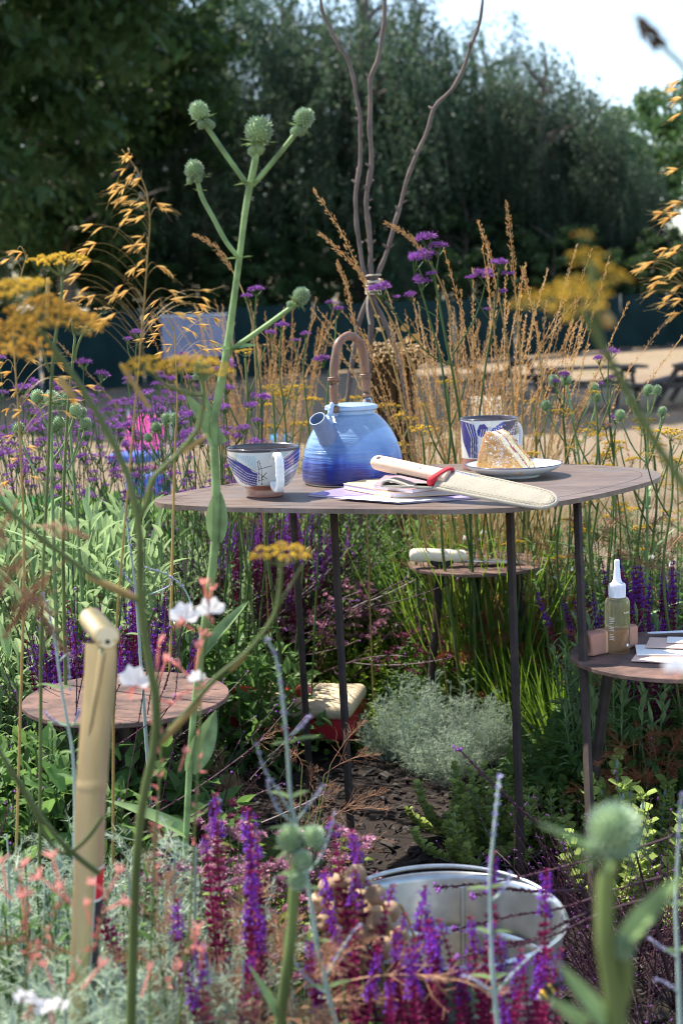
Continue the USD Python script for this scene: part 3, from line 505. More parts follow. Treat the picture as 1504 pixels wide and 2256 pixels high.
def artemisia(rng):
    h = .42; s, L = G(), G()
    for k in range(34):
        a = rng.uniform(0, 6.28); r = .2 * math.sqrt(rng.uniform(0, 1)); hh = h * rng.uniform(.6, 1) * (1 - .35 * (r / .2) ** 2); q = bezier([math.cos(a) * .02, math.sin(a) * .02, 0], [math.cos(a) * r * .9, math.sin(a) * r * .9, hh * .4], [math.cos(a) * r, math.sin(a) * r, hh], 10); s.tubes(q, .0014, 4)
        n = 24; t = rng.uniform(.3, 1, n); B = pts_on(q, t); D = unit(rv(rng, n) * [1, 1, .6] + [0, 0, .4]); l = rng.uniform(.028, .055, n); m = 13; u = rng.uniform(.2, 1, (n, m)); BB = (B[:, None] + D[:, None] * (l[:, None] * u)[..., None]).reshape(-1, 3)
        L.leaves(B, D, rv(rng, n), l, .0016, 'blade', .1, 0, 1); DD = unit(np.repeat(D, m, 0) + rv(rng, n * m) * .85); L.leaves(BB, DD, rv(rng, n * m), rng.uniform(.01, .019, n * m), .0024, 'strap', .1, 0, 1)
    return h, [('stems', s, 'stem_silver', 'stuff'), ('feathery_leaves', L, 'silver_leaf', 'stuff')]
def sage(rng):
    h = .55; s, L = G(), G()
    for k in range(32):
        a = rng.uniform(0, 6.28); r = .19 * math.sqrt(rng.uniform(0, 1)); hh = h * rng.uniform(.55, 1); q = bezier([math.cos(a) * r * .4, math.sin(a) * r * .4, 0], [math.cos(a) * r, math.sin(a) * r, hh * .5], [math.cos(a) * r * 1.1, math.sin(a) * r * 1.1, hh - .03], 8); s.tubes(q, .002, 4)
        n = 20; t = np.linspace(.3, 1, n); a2 = np.arange(n) * 1.57 + rng.normal(0, .3, n); up = .3 + 1.6 * t ** 3; L.leaves(pts_on(q, t), np.stack([np.cos(a2), np.sin(a2), up], 1), np.stack([-np.cos(a2), -np.sin(a2), .6 + 0 * a2], 1), rng.uniform(.03, .054, n), rng.uniform(.01, .0155, n), 'lance', rng.uniform(-.3, .65, n), .25, 4)
    return h, [('shoots', s, 'stem_glaucous', 'stuff'), ('leaves', L, 'sage_leaf', 'stuff')]
def mound(leaf, size, w, nleaf=900, prof='ovate', h=.25, R=.22):
    def b(rng):
        L, s = G(), G(); n = nleaf; u = rv(rng, n); u[:, 2] = np.abs(u[:, 2]); rr = rng.uniform(.45, 1, n)[:, None]; P = u * rr * [R, R, h]; D = unit(u * .8 + rv(rng, n) * .8 + [0, 0, .15]); L.leaves(P, D, u * .6 + [0, 0, .8] + rv(rng, n) * .3, rng.uniform(.6, 1.2, n) * size, rng.uniform(.7, 1.1, n) * w, prof, .25, .2, 3)
        s.tubes(np.stack([P[::9] * [.2, .2, 0], P[::9] * [.6, .6, .5], P[::9]], 1), .0012, 3); return h, [('stalks', s, 'stem_olive', 'stuff'), ('leaves', L, leaf, 'stuff')]
    return b
def blades(rng):
    h = .6; parts = []; a = rng.uniform(0, 6.28, 60)
    for x in a:
        g = G(); r = rng.uniform(0, .07); l = rng.uniform(.3, .62); p = np.array([math.cos(x) * r, math.sin(x) * r, 0]); g.leaves(p, [math.cos(x) * rng.uniform(.05, .4), math.sin(x) * rng.uniform(.05, .4), 1], [-math.cos(x), -math.sin(x), .4], l, rng.uniform(.006, .012), 'blade', rng.uniform(-.1, .35), .15, 7); parts.append(('blade', g, 'blade_green'))
    return h, parts
def ballota(rng):
    h = .17; s = G(); parts = []
    for k in range(8):
        a = rng.uniform(0, 6.28); r = rng.uniform(.05, .17); hh = h * rng.uniform(.3, 1); q = bezier([0, 0, 0], [math.cos(a) * r * .9, math.sin(a) * r * .9, hh * .3], [math.cos(a) * r, math.sin(a) * r, hh], 9); s.tubes(q, .0019, 5)
        for t in np.linspace(.25, 1, 9):
            p = pts_on(q, np.array(t)); sz = .028 * (1.15 - .55 * t); a0 = rng.uniform(0, 3.14); g = G()
            for i in range(2): g.leaves(p, [math.cos(a0 + i * 3.14), math.sin(a0 + i * 3.14), .5], [0, 0, 1], sz * rng.uniform(.8, 1.15), sz * .95, 'round', -.12, .22, 4)
            parts.append(('leaf_pair', g, 'ballota_leaf'))
            if t > .35: g = G(); m = 22; d = rv(rng, m); g.blobs(p + d * [.006, .006, .004], .0027, 0); parts.append(('bud_whorl', g, 'ballota_leaf'))
    return h, [('stems', s, 'stem_silver')] + parts
def wiry(rng):
    """purple-leaved vervain: dark branching wands set with tiny buds"""
    h = .45; s, b, f = G(), G(), G()
    for k in range(15):
        a = rng.uniform(0, 6.28); l = rng.uniform(.25, .5); el = rng.uniform(.15, 1.1); d = np.array([math.cos(a) * math.cos(el), math.sin(a) * math.cos(el), math.sin(el)]); q = bezier([0, 0, 0], d * l * .6 + [0, 0, .06], d * l, 12); s.tubes(q, np.linspace(.002, .001, 12), 4); wands = [q]
        for t in rng.uniform(.25, .8, 5): p = pts_on(q, np.array(t)); dd = unit(d + rv(rng, 1)[0] * .7); w = bezier(p, p + dd * l * .2, p + dd * l * .45 + [0, 0, .04], 8); s.tubes(w, .0009, 3); wands.append(w)
        for w in wands: n = int(55 * len(w) / 12); t = rng.uniform(.25, 1, n); T = unit(pts_on(np.gradient(w, axis=0), t)); b.seeds(pts_on(w, t), T * .9 + rv(rng, n) * .6, .0042, .0022); m = 3 if rng.random() < .35 else 1; f.blobs(np.repeat(w[-1][None], m, 0) + rng.normal(0, .002, (m, 3)), .0021, 0)
    return h, [('stems', s, 'stem_dark'), ('buds', b, 'dark_bud', 'stuff'), ('tiny_flowers', f, 'verbena_flower', 'stuff')]
def perovskia(rng):
    h = .8; s, b, L = G(), G(), G(); q = bezier([0, 0, 0], [rng.normal(0, .02), rng.normal(0, .02), .4], [rng.normal(0, .03), rng.normal(0, .03), h], 14); s.tubes(q, np.linspace(.0026, .001, 14), 5); W = [(q, .72)]
    for t in (.5, .58, .66, .74):
        p = pts_on(q, np.array(t)); a = rng.uniform(0, 6.28)
        for o in (0, 3.14): l = (1 - t) * .42; w = bezier(p, p + [math.cos(a + o) * l * .4, math.sin(a + o) * l * .4, l * .4], p + [math.cos(a + o) * l * .6, math.sin(a + o) * l * .6, l], 7); s.tubes(w, .0011, 4); W.append((w, .35))
    for w, t0 in W:
        for t in np.linspace(t0, 1, 10): m = 7; p = pts_on(w, np.array(t)); d = rv(rng, m); b.seeds(p, d + [0, 0, .6], .0055, .003)
    n = 14; a = rng.uniform(0, 6.28, n); L.leaves(pts_on(q, rng.uniform(.1, .7, n)), np.stack([np.cos(a), np.sin(a), .6 + 0 * a], 1), [0, 0, 1], rng.uniform(.025, .045, n), .01, 'lance', .2, .2, 3)
    return h, [('stem', s, 'stem_silver'), ('lavender_buds', b, 'lavender_bud', 'stuff'), ('leaves', L, 'sage_leaf', 'stuff')]
def gaura(rng):
    h = .8; s, p_, L = G(), G(), G(); parts = []
    for k in range(6):
        a = rng.uniform(0, 6.28); hh = h * rng.uniform(.7, 1); q = bezier([0, 0, 0], [math.cos(a) * .05, math.sin(a) * .05, hh * .5], [math.cos(a) * .16, math.sin(a) * .16, hh], 14); s.tubes(q, np.linspace(.0014, .0006, 14), 4); n = 12; t = rng.uniform(.6, 1, n); p_.seeds(pts_on(q, t), rv(rng, n) + [0, 0, 1], .012, .0035)
        if k % 2 == 0: g = G(); gaura_flower(g, p_, rng, pts_on(q, np.array(.8)), unit(rv(rng, 1)[0] * [1, 1, .3]), .014); parts.append(('white_flower', g, 'gaura_white'))
        n = 7; a2 = rng.uniform(0, 6.28, n); L.leaves(pts_on(q, rng.uniform(.05, .5, n)), np.stack([np.cos(a2), np.sin(a2), .5 + 0 * a2], 1), [0, 0, 1], .035, .007, 'lance', .2, .1, 2)
    return h, [('stems', s, 'stem_olive'), ('pink_buds', p_, 'gaura_pink', 'stuff'), ('leaves', L, 'green_leaf', 'stuff')] + parts
def small_holly(rng):
    h = .9; s, b = G(), G(); parts = []; q = bezier([0, 0, 0], [rng.normal(0, .02), 0, .5], [rng.normal(0, .05), rng.normal(0, .05), h - .015], 12); s.tubes(q, np.linspace(.005, .0025, 12), 6); E = [(q[-1], unit(q[-1] - q[-2]), .0125)]
    for t in (.78, .8, .86, .92):
        p = pts_on(q, np.array(t)); a = rng.uniform(0, 6.28); l = (1.08 - t) * .4; w = bezier(p, p + [math.cos(a) * l * .4, math.sin(a) * l * .4, l * .3], p + [math.cos(a) * l * .6, math.sin(a) * l * .6, l], 6); s.tubes(w, .002, 5); E.append((w[-1], unit(w[-1] - w[-2]), rng.uniform(.009, .0125)))
    for c, u, r in E: g = G(); holly_head(g, b, rng, c, u, r); parts.append(('spiny_head', g, 'holly_head'))
    b.leaves(pts_on(q, np.array([.2, .35, .5, .65])), unit(rv(rng, 4) * [1, 1, .2] + [0, 0, .5]), [0, 0, 1], .12, .016, 'blade', .2, .3, 4)
    return h, [('stem', s, 'stem_glaucous'), ('bracts', b, 'stem_glaucous', 'stuff')] + parts
def tall_stems(rng):
    """tall smooth culms with a few long leaves"""
    h = .9; s, L = G(), G()
    for k in range(4):
        a = rng.uniform(0, 6.28); q = bezier([math.cos(a) * .03, math.sin(a) * .03, 0], [math.cos(a) * .05, math.sin(a) * .05, .45], [rng.normal(0, .1), rng.normal(0, .1), h], 12); s.tubes(q, np.linspace(.0052, .003, 12), 6); n = 3; a2 = rng.uniform(0, 6.28, n); L.leaves(pts_on(q, rng.uniform(.2, .8, n)), np.stack([np.cos(a2), np.sin(a2), .8 + 0 * a2], 1), np.stack([-np.cos(a2), -np.sin(a2), .6 + 0 * a2], 1), rng.uniform(.12, .22, n), .013, 'blade', .35, .2, 6)
    return h, [('stems', s, 'stem_green'), ('long_leaves', L, 'blade_green', 'stuff')]
def leafy_shoots(rng):
    """upright shoots with pointed fresh green leaves"""
    h = .6; s, L = G(), G()
    for k in range(16):
        a = rng.uniform(0, 6.28); r = rng.uniform(.02, .15); hh = h * rng.uniform(.55, 1); q = bezier([math.cos(a) * r * .5, math.sin(a) * r * .5, 0], [math.cos(a) * r, math.sin(a) * r, hh * .5], [math.cos(a) * r * 1.2, math.sin(a) * r * 1.2, hh], 8); s.tubes(q, .0017, 4); n = 24; a2 = np.arange(n) * 2.4; t = np.linspace(.12, 1, n)
        L.leaves(pts_on(q, t), np.stack([np.cos(a2), np.sin(a2), .4 + .8 * t], 1), [0, 0, 1], rng.uniform(.03, .06, n) * (1.15 - .4 * t), rng.uniform(.008, .013, n), 'lance', .3, .2, 3)
    return h, [('shoots', s, 'stem_green', 'stuff'), ('leaves', L, 'green_leaf', 'stuff')]
kind('verbena', verbena, 5, 100); kind('reed', reed_grass, 3, 120); kind('fennel', fennel, 3, 130); kind('bronze', frond_clump('bronze_frond'), 2, 140); kind('strawf', frond_clump('straw_frond', .0008, 30), 2, 145)
kind('salvia', salvia, 3, 150); kind('sstem', salvia_stem, 5, 160); kind('oregano', oregano('oregano_pink', 'lime_leaf'), 2, 170); kind('oregano_dark', oregano('oregano_dark', 'green_leaf'), 2, 175)
kind('artemisia', artemisia, 3, 180); kind('sage', sage, 3, 190); kind('mound', mound('green_leaf', .034, .017, 1500), 2, 200); kind('deepmound', mound('deep_leaf', .038, .018, 1300), 2, 205); kind('limemound', mound('lime_leaf', .03, .02, 1100), 2, 208)
kind('blades', blades, 3, 210); kind('ballota', ballota, 3, 220); kind('wiry', wiry, 3, 230); kind('perovskia', perovskia, 3, 240); kind('gaura', gaura, 2, 250); kind('sholly', small_holly, 3, 260); kind('tstems', tall_stems, 3, 270); kind('shoots', leafy_shoots, 3, 280)
solid('branch_bark', (.14, .1, .08), (.06, .042, .036), .8, 14, bump=.0015, bscale=60); solid('twine', (.55, .46, .34), (.4, .33, .24), .95, 200); leafy('sheaf_brown', [(.09, .05, .025), (.16, .09, .04), (.22, .13, .06)], .1); leafy('sheaf_tan', [(.3, .19, .07), (.4, .26, .1), (.22, .13, .05)], .15)
tinted('bee_fur', .9, 0, .0006, 900, .2); leafy('bee_wing', [(.3, .28, .25), (.36, .34, .3)], .5)
# ------------------------------------------------------------------ table, stools and what lies on them: materials
mat('rusty_steel', {'tc': ('texture_coordinate', {}), 'n1': ('noise_texture', {'scale': 5, 'detail': 6, 'roughness': .65}), 'r1': ('rgb_ramp', {'ramp': [(.3, (.1, .07, .055)), (.5, (.15, .108, .086)), (.62, (.125, .11, .108)), (.72, (.18, .13, .1))]}),
    'mp': ('mapping', {'scale': (3, 30, 3)}), 'n2': ('noise_texture', {'scale': 3, 'detail': 5, 'roughness': .7}), 'r2': ('rgb_ramp', {'ramp': [(.35, (.62, .6, .58)), (.65, (1.2, 1.17, 1.14))]}), 'mu': ('mix_color', {'blend_type': 'multiply', 'fac': 1, 'use_clamp': False}), 'n3': ('noise_texture', {'scale': 160, 'detail': 4, 'roughness': .7}), 'b': ('bump', {'strength': 1, 'distance': .0006}),
    'rr': ('map_range', {'to_min': .38, 'to_max': .62}), 'p': ('principled_bsdf', {'metallic': .15})},
    [('tc.object', 'n1.vector'), ('tc.object', 'mp.vector'), ('mp.vector', 'n2.vector'), ('tc.object', 'n3.vector'), ('n1.fac', 'r1.fac'), ('n2.fac', 'r2.fac'), ('r1.color', 'mu.a'), ('r2.color', 'mu.b'), ('mu.result', 'p.base_color'), ('n2.fac', 'rr.value'), ('rr.result', 'p.roughness'), ('n3.fac', 'b.height'), ('b.normal', 'p.normal')], 'p.BSDF')
solid('red_rust', (.185, .108, .084), (.06, .042, .038), .7, 20, bump=.0009, bscale=150, detail=12, spec=.2, contrast=(.36, .64), stretch=(1, 1.2, 1))
solid('leg_steel', (.05, .034, .027), (.024, .018, .015), .7, 30, bump=.0004, bscale=200, spec=.2)
mat('blue_glaze', {'tc': ('texture_coordinate', {}), 'sp': ('separate_xyz', {}), 'mp': ('mapping', {'scale': (7, 7, 90)}), 'n': ('noise_texture', {'scale': 1, 'detail': 4, 'roughness': .6}), 'mp2': ('mapping', {'scale': (26, 26, 5)}), 'n2': ('noise_texture', {'scale': 1, 'detail': 3}),
    'a': ('math', {'math_type': 'multiply_add', 'value2': .05}), 'a2': ('math', {'math_type': 'multiply_add', 'value2': .09}), 'mr': ('map_range', {'from_min': .078, 'from_max': .24}), 'r': ('rgb_ramp', {'ramp': [(0, (.004, .009, .085)), (.15, (.006, .018, .17)), (.22, (.022, .06, .3)), (.34, (.075, .155, .36)), (.5, (.135, .24, .43)), (.75, (.22, .34, .51)), (1, (.3, .42, .57))]}),
    'sk': ('noise_texture', {'scale': 420, 'detail': 2}), 'sr': ('rgb_ramp', {'ramp': [(.25, (.6, .62, .7)), (.36, (1, 1, 1)), (.72, (1, 1, 1)), (.8, (1.15, 1.12, 1.05))]}), 'mu': ('mix_color', {'blend_type': 'multiply', 'fac': .8, 'use_clamp': False}), 'n4': ('noise_texture', {'scale': 2.2, 'detail': 3}), 'b': ('bump', {'strength': 1, 'distance': .003}), 'p': ('principled_bsdf', {'roughness': .28, 'coat_weight': .3, 'coat_roughness': .1})},
    [('tc.object', 'sp.vector'), ('tc.object', 'mp.vector'), ('mp.vector', 'n.vector'), ('tc.object', 'mp2.vector'), ('mp2.vector', 'n2.vector'), ('n.fac', 'a.value1'), ('sp.z', 'a.value3'), ('n2.fac', 'a2.value1'), ('a.value', 'a2.value3'), ('a2.value', 'mr.value'), ('mr.result', 'r.fac'), ('tc.object', 'sk.vector'), ('sk.fac', 'sr.fac'), ('r.color', 'mu.a'), ('sr.color', 'mu.b'), ('mu.result', 'p.base_color'), ('mp.vector', 'n4.vector'), ('n4.fac', 'b.height'), ('b.normal', 'p.normal')], 'p.BSDF')
solid('spout_glaze', (.15, .205, .3), (.1, .145, .25), .55, 30, bump=.0006, bscale=60, spec=.3)
solid('raw_clay', (.5, .42, .35), (.4, .33, .28), .8, 40)
solid('cane', (.22, .11, .062), (.09, .043, .027), .5, 60, stretch=(1, 1, .25), bump=.0008, bscale=120)
tinted('painted_glaze', .25, .6); tinted('cake_crumb', .9, 0, .0012, 500, .2, .15); tinted('print', .45)
solid('white_glaze', (.72, .72, .7), (.62, .64, .66), .2, 20, coat=.6); solid('navy_line', (.03, .05, .12), (.02, .03, .08), .3, 30, coat=.5)
solid('sugar', (.86, .85, .84), (.8, .79, .78), .9, 90); solid('jam', (.28, .02, .03), (.16, .012, .02), .2, 60, coat=.4)
solid('pale_wood', (.62, .43, .31), (.5, .33, .23), .5, 12, stretch=(6, 40, 40), bump=.0003, bscale=80)
solid('canvas', (.41, .375, .3), (.28, .25, .19), .95, 500, bump=.0009, bscale=900, sheen=.1); solid('dark_canvas', (.3, .25, .14), (.2, .16, .085), .95, 400, bump=.0009, bscale=900)
solid('red_webbing', (.55, .02, .035), (.4, .012, .025), .8, 300, bump=.0006, bscale=600); solid('blade_steel', (.5, .5, .5), (.35, .35, .36), .3, 40, metal=1); solid('black_gap', (.012, .011, .01), (.008, .008, .008), .7, 20)
solid('lilac_cover', (.3, .25, .5), (.24, .2, .44), .4, 8); solid('page_paper', (.66, .6, .62), (.55, .48, .54), .8, 300, stretch=(.2, .2, 6)); solid('kraft_cover', (.78, .52, .27), (.7, .45, .22), .6, 10); solid('rose_cover', (.42, .26, .26), (.3, .16, .17), .5, 30)
solid('card_pink', (.68, .47, .38), (.6, .41, .33), .7, 9); solid('card_white', (.82, .8, .77), (.76, .74, .7), .7, 9)
solid('terracotta', (.4, .19, .13), (.32, .15, .105), .75, 20); solid('terracotta_pale', (.6, .36, .2), (.52, .3, .17), .75, 20)
mat('oil_glass', {'p': ('principled_bsdf', {'base_color': (.97, .96, .78), 'roughness': .02, 'transmission_weight': 1.0, 'ior': 1.4}), 't': ('translucent_bsdf', {'color': (.85, .82, .45)}), 'm': ('mix_closure', {'fac': .22})}, [('p.BSDF', 'm.closure1'), ('t.BSDF', 'm.closure2')], 'm.closure')
solid('white_plastic', (.74, .76, .8), (.7, .72, .76), .35, 10); solid('white_print', (.85, .85, .8), (.8, .8, .76), .6, 10)
solid('bronze_paint', (.56, .47, .27), (.38, .31, .17), .33, 14, metal=.85, coat=.2, bump=.0004, bscale=90, coat_rough=.25, detail=9, contrast=(.22, .55), stretch=(1, 1, .3)); solid('bronze_cap', (.72, .62, .42), (.66, .56, .36), .5, 10, metal=.2)
solid('label_red', (.5, .01, .02), (.45, .01, .02), .4, 10); solid('label_black', (.015, .014, .014), (.012, .012, .012), .4, 10)
mat('zinc', {'tc': ('texture_coordinate', {}), 'v': ('voronoi_texture', {'scale': 45}), 'r': ('rgb_ramp', {'ramp': [(0, (.4, .42, .41)), (1, (.55, .56, .55))]}), 'n': ('noise_texture', {'scale': 14, 'detail': 4}), 'mr': ('map_range', {'to_min': .15, 'to_max': .42}), 'b': ('bump', {'strength': 1, 'distance': .0015}), 'p': ('principled_bsdf', {'metallic': .92})},
    [('tc.object', 'v.vector'), ('tc.object', 'n.vector'), ('v.distance', 'r.fac'), ('r.color', 'p.base_color'), ('n.fac', 'mr.value'), ('mr.result', 'p.roughness'), ('n.fac', 'b.height'), ('b.normal', 'p.normal')], 'p.BSDF')
solid('cushion_canvas', (.62, .5, .33), (.54, .42, .27), .9, 300, bump=.0008, bscale=600); solid('red_canvas', (.45, .015, .02), (.35, .012, .02), .85, 300); solid('red_handle', (.6, .05, .04), (.5, .035, .03), .35, 20, coat=.3)

def poly_slab(poly, z0, z1): m = trimesh.creation.extrude_polygon(poly, z1 - z0, engine='earcut'); m.apply_translation((0, 0, z0)); return m
def px_poly(P, z, smooth=None):
    p = np.array([onz(x, y, z)[:2] for x, y in P])
    if smooth: p = spline(np.vstack([p, p[:1]]), smooth)[:-1]
    return sg.Polygon(p).buffer(0)

# ------------------------------------------------------------------ the table
TZ = .70
OUT = [(338, 1102), (356, 1109), (400, 1113), (480, 1117), (600, 1119), (740, 1121), (880, 1122), (1010, 1122), (1110, 1119), (1200, 1109), (1300, 1092), (1400, 1069), (1442, 1056), (1455, 1047), (1448, 1039), (1420, 1033), (1360, 1027), (1280, 1023), (1180, 1021), (1080, 1021), (960, 1023), (860, 1028), (760, 1035), (660, 1045), (560, 1058), (480, 1070), (410, 1082), (358, 1094)]
top = px_poly(OUT, TZ, 160).buffer(-.05).buffer(.05, 24); c0 = np.array(top.centroid.coords[0]); tc_ = np.r_[c0, 0]
T = thing('table', 'tall rust-brown steel table with kettle, mug, cake and knife on it', 'table', tc_)
shift = lambda p: sg.polygon.Polygon(np.array(p.exterior.coords) - c0, [np.array(h.coords) - c0 for h in p.interiors])
base = shift(top); g = G(); g.tm(poly_slab(base, TZ - .009, TZ - .0018))
inner = base.buffer(-.0385); g.tm(poly_slab(base.difference(base.buffer(-.0365)), TZ - .0018, TZ)); g.tm(poly_slab(inner, TZ - .0018, TZ)); part(T, 'tabletop', g, 'rusty_steel', smooth=30)
for (fx, fy), (tx, ty, tY) in [((685, 1760), (646, 1135, 3.25)), ((778, 1932), (735, 1135, 2.93)), ((1150, 1994), (1123, 1135, 2.82)), ((1312, 2130), (1271, 1113, 2.84))]:
    F = onz(fx, fy, 0); P = at(tx, ty, tY); Q = F + (P - F) * ((TZ - .009 - F[2]) / (P[2] - F[2])); F2 = F - (P - F) * .03
    g = G(); g.tubes(np.linspace(F2, Q, 6) - tc_, .0082, 6, True); part(T, 'leg', g, 'leg_steel', smooth=False)

# ------------------------------------------------------------------ kettle
Y0 = 3.17; K0 = at(776, 1000, Y0); K0[2] = TZ
K = thing('kettle', 'blue stoneware kettle with arched cane handle in the middle of the table', 'kettle', K0)
prof = spline([(.0, .004), (.094, .004), (.1, .004), (.1045, .011), (.104, .033), (.1005, .06), (.0945, .081), (.0868, .0985), (.076, .1165), (.063, .132), (.053, .1405), (.049, .1425), (.049, .149), (.046, .149)], 110)
part(K, 'body', lathe(prof, 96), 'blue_glaze', smooth=40); part(K, 'foot', lathe([(.0, .0), (.092, .0), (.0985, .0015), (.0995, .0042), (.09, .0045)], 72), 'raw_clay')
lid = part(K, 'lid', lathe(spline([(.044, .1475), (.052, .151), (.0545, .1525), (.054, .1585), (.051, .1605), (.03, .1635), (.012, .1645), (.0, .165)], 40), 72), 'blue_glaze', smooth=40)
hd = np.array([-.59, -.81, 0]); sd = np.array([.81, -.59, 0])
for s in (1, -1):
    o = hd * .058 * s; g = G(); g.tubes(spline([o + hd * s * .012 + [0, 0, .122], o + hd * s * .014 + [0, 0, .146], o + hd * s * .003 + [0, 0, .168], o - hd * s * .007 + [0, 0, .16], o - hd * s * .006 + [0, 0, .14]], 16), .0055, 10, True); part(K, 'lug', g, 'blue_glaze', smooth=True)
arch = spline([hd * .058 + [0, 0, .148], hd * .0575 + [0, 0, .2], hd * .052 + [0, 0, .25], hd * .037 + [0, 0, .287], [0, 0, .301], hd * -.037 + [0, 0, .287], hd * -.052 + [0, 0, .25], hd * -.0565 + [0, 0, .2], hd * -.057 + [0, 0, .148]], 60)
arch = arch + (meshkit.fbm(arch * 60, 3)[:, None] - .5) * [.0015, .0015, 0]
g = G(); g.tubes(arch, .0088 + .0006 * np.sin(np.arange(60) * .9), 12, True); hn = part(K, 'handle', g, 'cane', smooth=True)
for i in (11, 48):
    g = G(); th = np.linspace(0, 6.283 * 2.2, 40); fr = frame(arch[i + 1] - arch[i]); q = arch[i] + np.stack([np.cos(th) * .0105, np.sin(th) * .0105, np.linspace(-.004, .004, 40)], 1) @ fr; g.tubes(q, .0024, 6, True); part(hn, 'binding', g, 'cane', smooth=True)
a, b = hd * .068 + [0, 0, .088], hd * .116 + [0, 0, .14]; ax = unit(b - a); fr = frame(ax); n = 24; th = np.arange(n) * 6.283 / n; g = G(); rings = []
for r, t in [(.031, -.1), (.0245, .12), (.02, .45), (.0175, .8), (.017, .97), (.0178, 1.0), (.017, 1.02), (.0152, 1.02), (.0143, 1.0), (.015, .3), (.001, .15)]: rings.append(a + (b - a) * t + np.stack([np.cos(th) * r, np.sin(th) * r, 0 * th], 1) @ fr)
v = np.vstack(rings); m = len(rings); i, j = np.meshgrid(np.arange(m - 1), np.arange(n), indexing='ij'); k = (j + 1) % n; q = np.stack([i * n + j, i * n + k, (i + 1) * n + k, (i + 1) * n + j], -1).reshape(-1, 4); part(K, 'spout', (v, np.vstack([q[:, [0, 1, 2]], q[:, [0, 2, 3]]])), 'spout_glaze', smooth=50)

# ------------------------------------------------------------------ painted cups
def strokes(P, lines, w):
    """mask of points P within w of poly-lines"""
    import shapely
    pts = shapely.points(P); d = np.full(len(P), 1e9)
    for l in lines: d = np.minimum(d, shapely.distance(sg.LineString(l), pts))
    return d < w
def inside(P, poly):
    import shapely
    return shapely.contains_xy(sg.Polygon(poly).buffer(0), P[:, 0], P[:, 1])
WHITE, BLUE, GREY, INK, CLAY, INNER = (.47, .48, .465), (.014, .018, .13), (.27, .35, .37), (.012, .012, .014), (.24, .09, .06), (.05, .018, .016)
def wrap(P, x0, rp):
    """unroll the wall: bearing from the front -> picture x, and the far side repeats the near side"""
    a = np.arctan2(P[:, 0], -P[:, 1]); a = np.where(np.abs(a) > np.pi / 2, np.sign(a) * np.pi - a, a); return x0 + rp * np.sin(a)
Yb = 2.985; B0 = at(584, 1090, Yb); B0[2] = TZ; s_ = pxm(Yb)
bowl = thing('tea_bowl', 'blue and white painted tea bowl cup at the left end of the table', 'cup', B0)
outer = spline([(.031, 0), (.0355, .0015), (.0365, .007), (.036, .015), (.0385, .0175), (.047, .0225), (.056, .034), (.0635, .052), (.069, .074), (.0715, .094)], 100); inn = spline([(.0722, .0965), (.0718, .0985), (.07, .0975), (.067, .078), (.058, .05), (.04, .03), (.0, .022)], 30)
v, f = lathe(np.vstack([[(.0, .002), (.029, .002)], outer, inn]), 420); tn = np.array(WHITE) * np.ones((len(v), 1)); X = (wrap(v, 584, 1) - 584) * np.hypot(v[:, 0], v[:, 1]) * s_ + 584; Z = 1097 - v[:, 2] * s_ * 1.0; P = np.stack([(X - 480) * 6.267, (Z - 960) * 6.267 + 6], 1)
nz = meshkit.fbm(v * 130, 3); mot = (.8 + .5 * meshkit.fbm(v * 60, 3))[:, None]
for col, pl in [(BLUE, [(146, 285), (260, 322), (440, 402), (520, 478), (582, 500), (560, 706), (490, 692), (330, 612), (240, 532), (160, 330)]), (GREY, [(262, 242), (562, 262), (580, 466), (500, 430), (400, 330)]), (GREY, [(868, 196), (1136, 150), (950, 290), (900, 332)]), (BLUE, [(863, 378), (1000, 292), (1158, 172), (1152, 372), (878, 534)]), ((.2, .17, .19), [(888, 592), (1010, 522), (1104, 498), (1060, 582), (960, 662), (890, 684)])]: m = inside(P, pl); tn[m] = (np.array(col) * mot)[m]
m = inside(P, [(262, 242), (562, 262), (580, 466), (500, 430), (400, 330)]) & strokes(P, [[(300 + i * 26, 240), (250 + i * 26, 470)] for i in range(14)], 3); tn[m] = (.5, .55, .55)
m = strokes(P, [[(150 + i * 14, 318 + i * 48), (330 + i * 10, 420 + i * 50), (440, 500 + i * 36), (584, 540 + i * 34)] for i in range(5)] + [[(870, 372), (1000, 340), (1150, 240)], [(880, 424), (1010, 380), (1152, 300)], [(880, 482), (1000, 420), (1142, 352)], [(884, 506), (1020, 450), (1130, 396)], [(950, 640), (1090, 540)], [(970, 600), (1098, 520)]], 2.2) & (P[:, 1] < 690); tn[m] = (.55, .55, .55)
m = strokes(P, [[(138, 250), (250, 300), (420, 402), (600, 500), (706, 580)], [(588, 330), (604, 460), (592, 632)], [(610, 318), (640, 460), (632, 664)], [(600, 440), (690, 420), (782, 398)], [(640, 560), (704, 490)], [(888, 584), (1000, 492), (1122, 438)], [(600, 600), (660, 590)], [(330, 620), (420, 668)], [(866, 360), (1000, 280), (1156, 160)]], 4.5); tn[m] = INK
m = v[:, 2] < .0245 + .0015 * np.sin(np.arctan2(v[:, 1], v[:, 0]) * 3); tn[m] = (np.array(CLAY) * mot)[m]
idx = np.arange(len(v)) // 420; tn[idx >= 2 + 97] = (.03, .025, .03); tn[idx >= 2 + 100 + 3] = INNER; tn[(v[:, 2] < .0165)] = np.array([.27, .12, .085])
part(bowl, 'body', (v, f), 'painted_glaze', smooth=True, tint=tn)
u = np.array([.36, -.93, 0]); g = G(); pth = spline([u * .066 + [0, 0, .082], u * .082 + [0, 0, .087], u * .094 + [0, 0, .07], u * .094 + [0, 0, .04], u * .082 + [0, 0, .02], u * .064 + [0, 0, .022], u * .056 + [0, 0, .034]], 40)
for o in (-.0035, 0, .0035): g.tubes(pth + np.array([.93, .36, 0]) * o, .0052 * (1 + .06 * np.sin(np.arange(40) * 2.1)), 8, True)
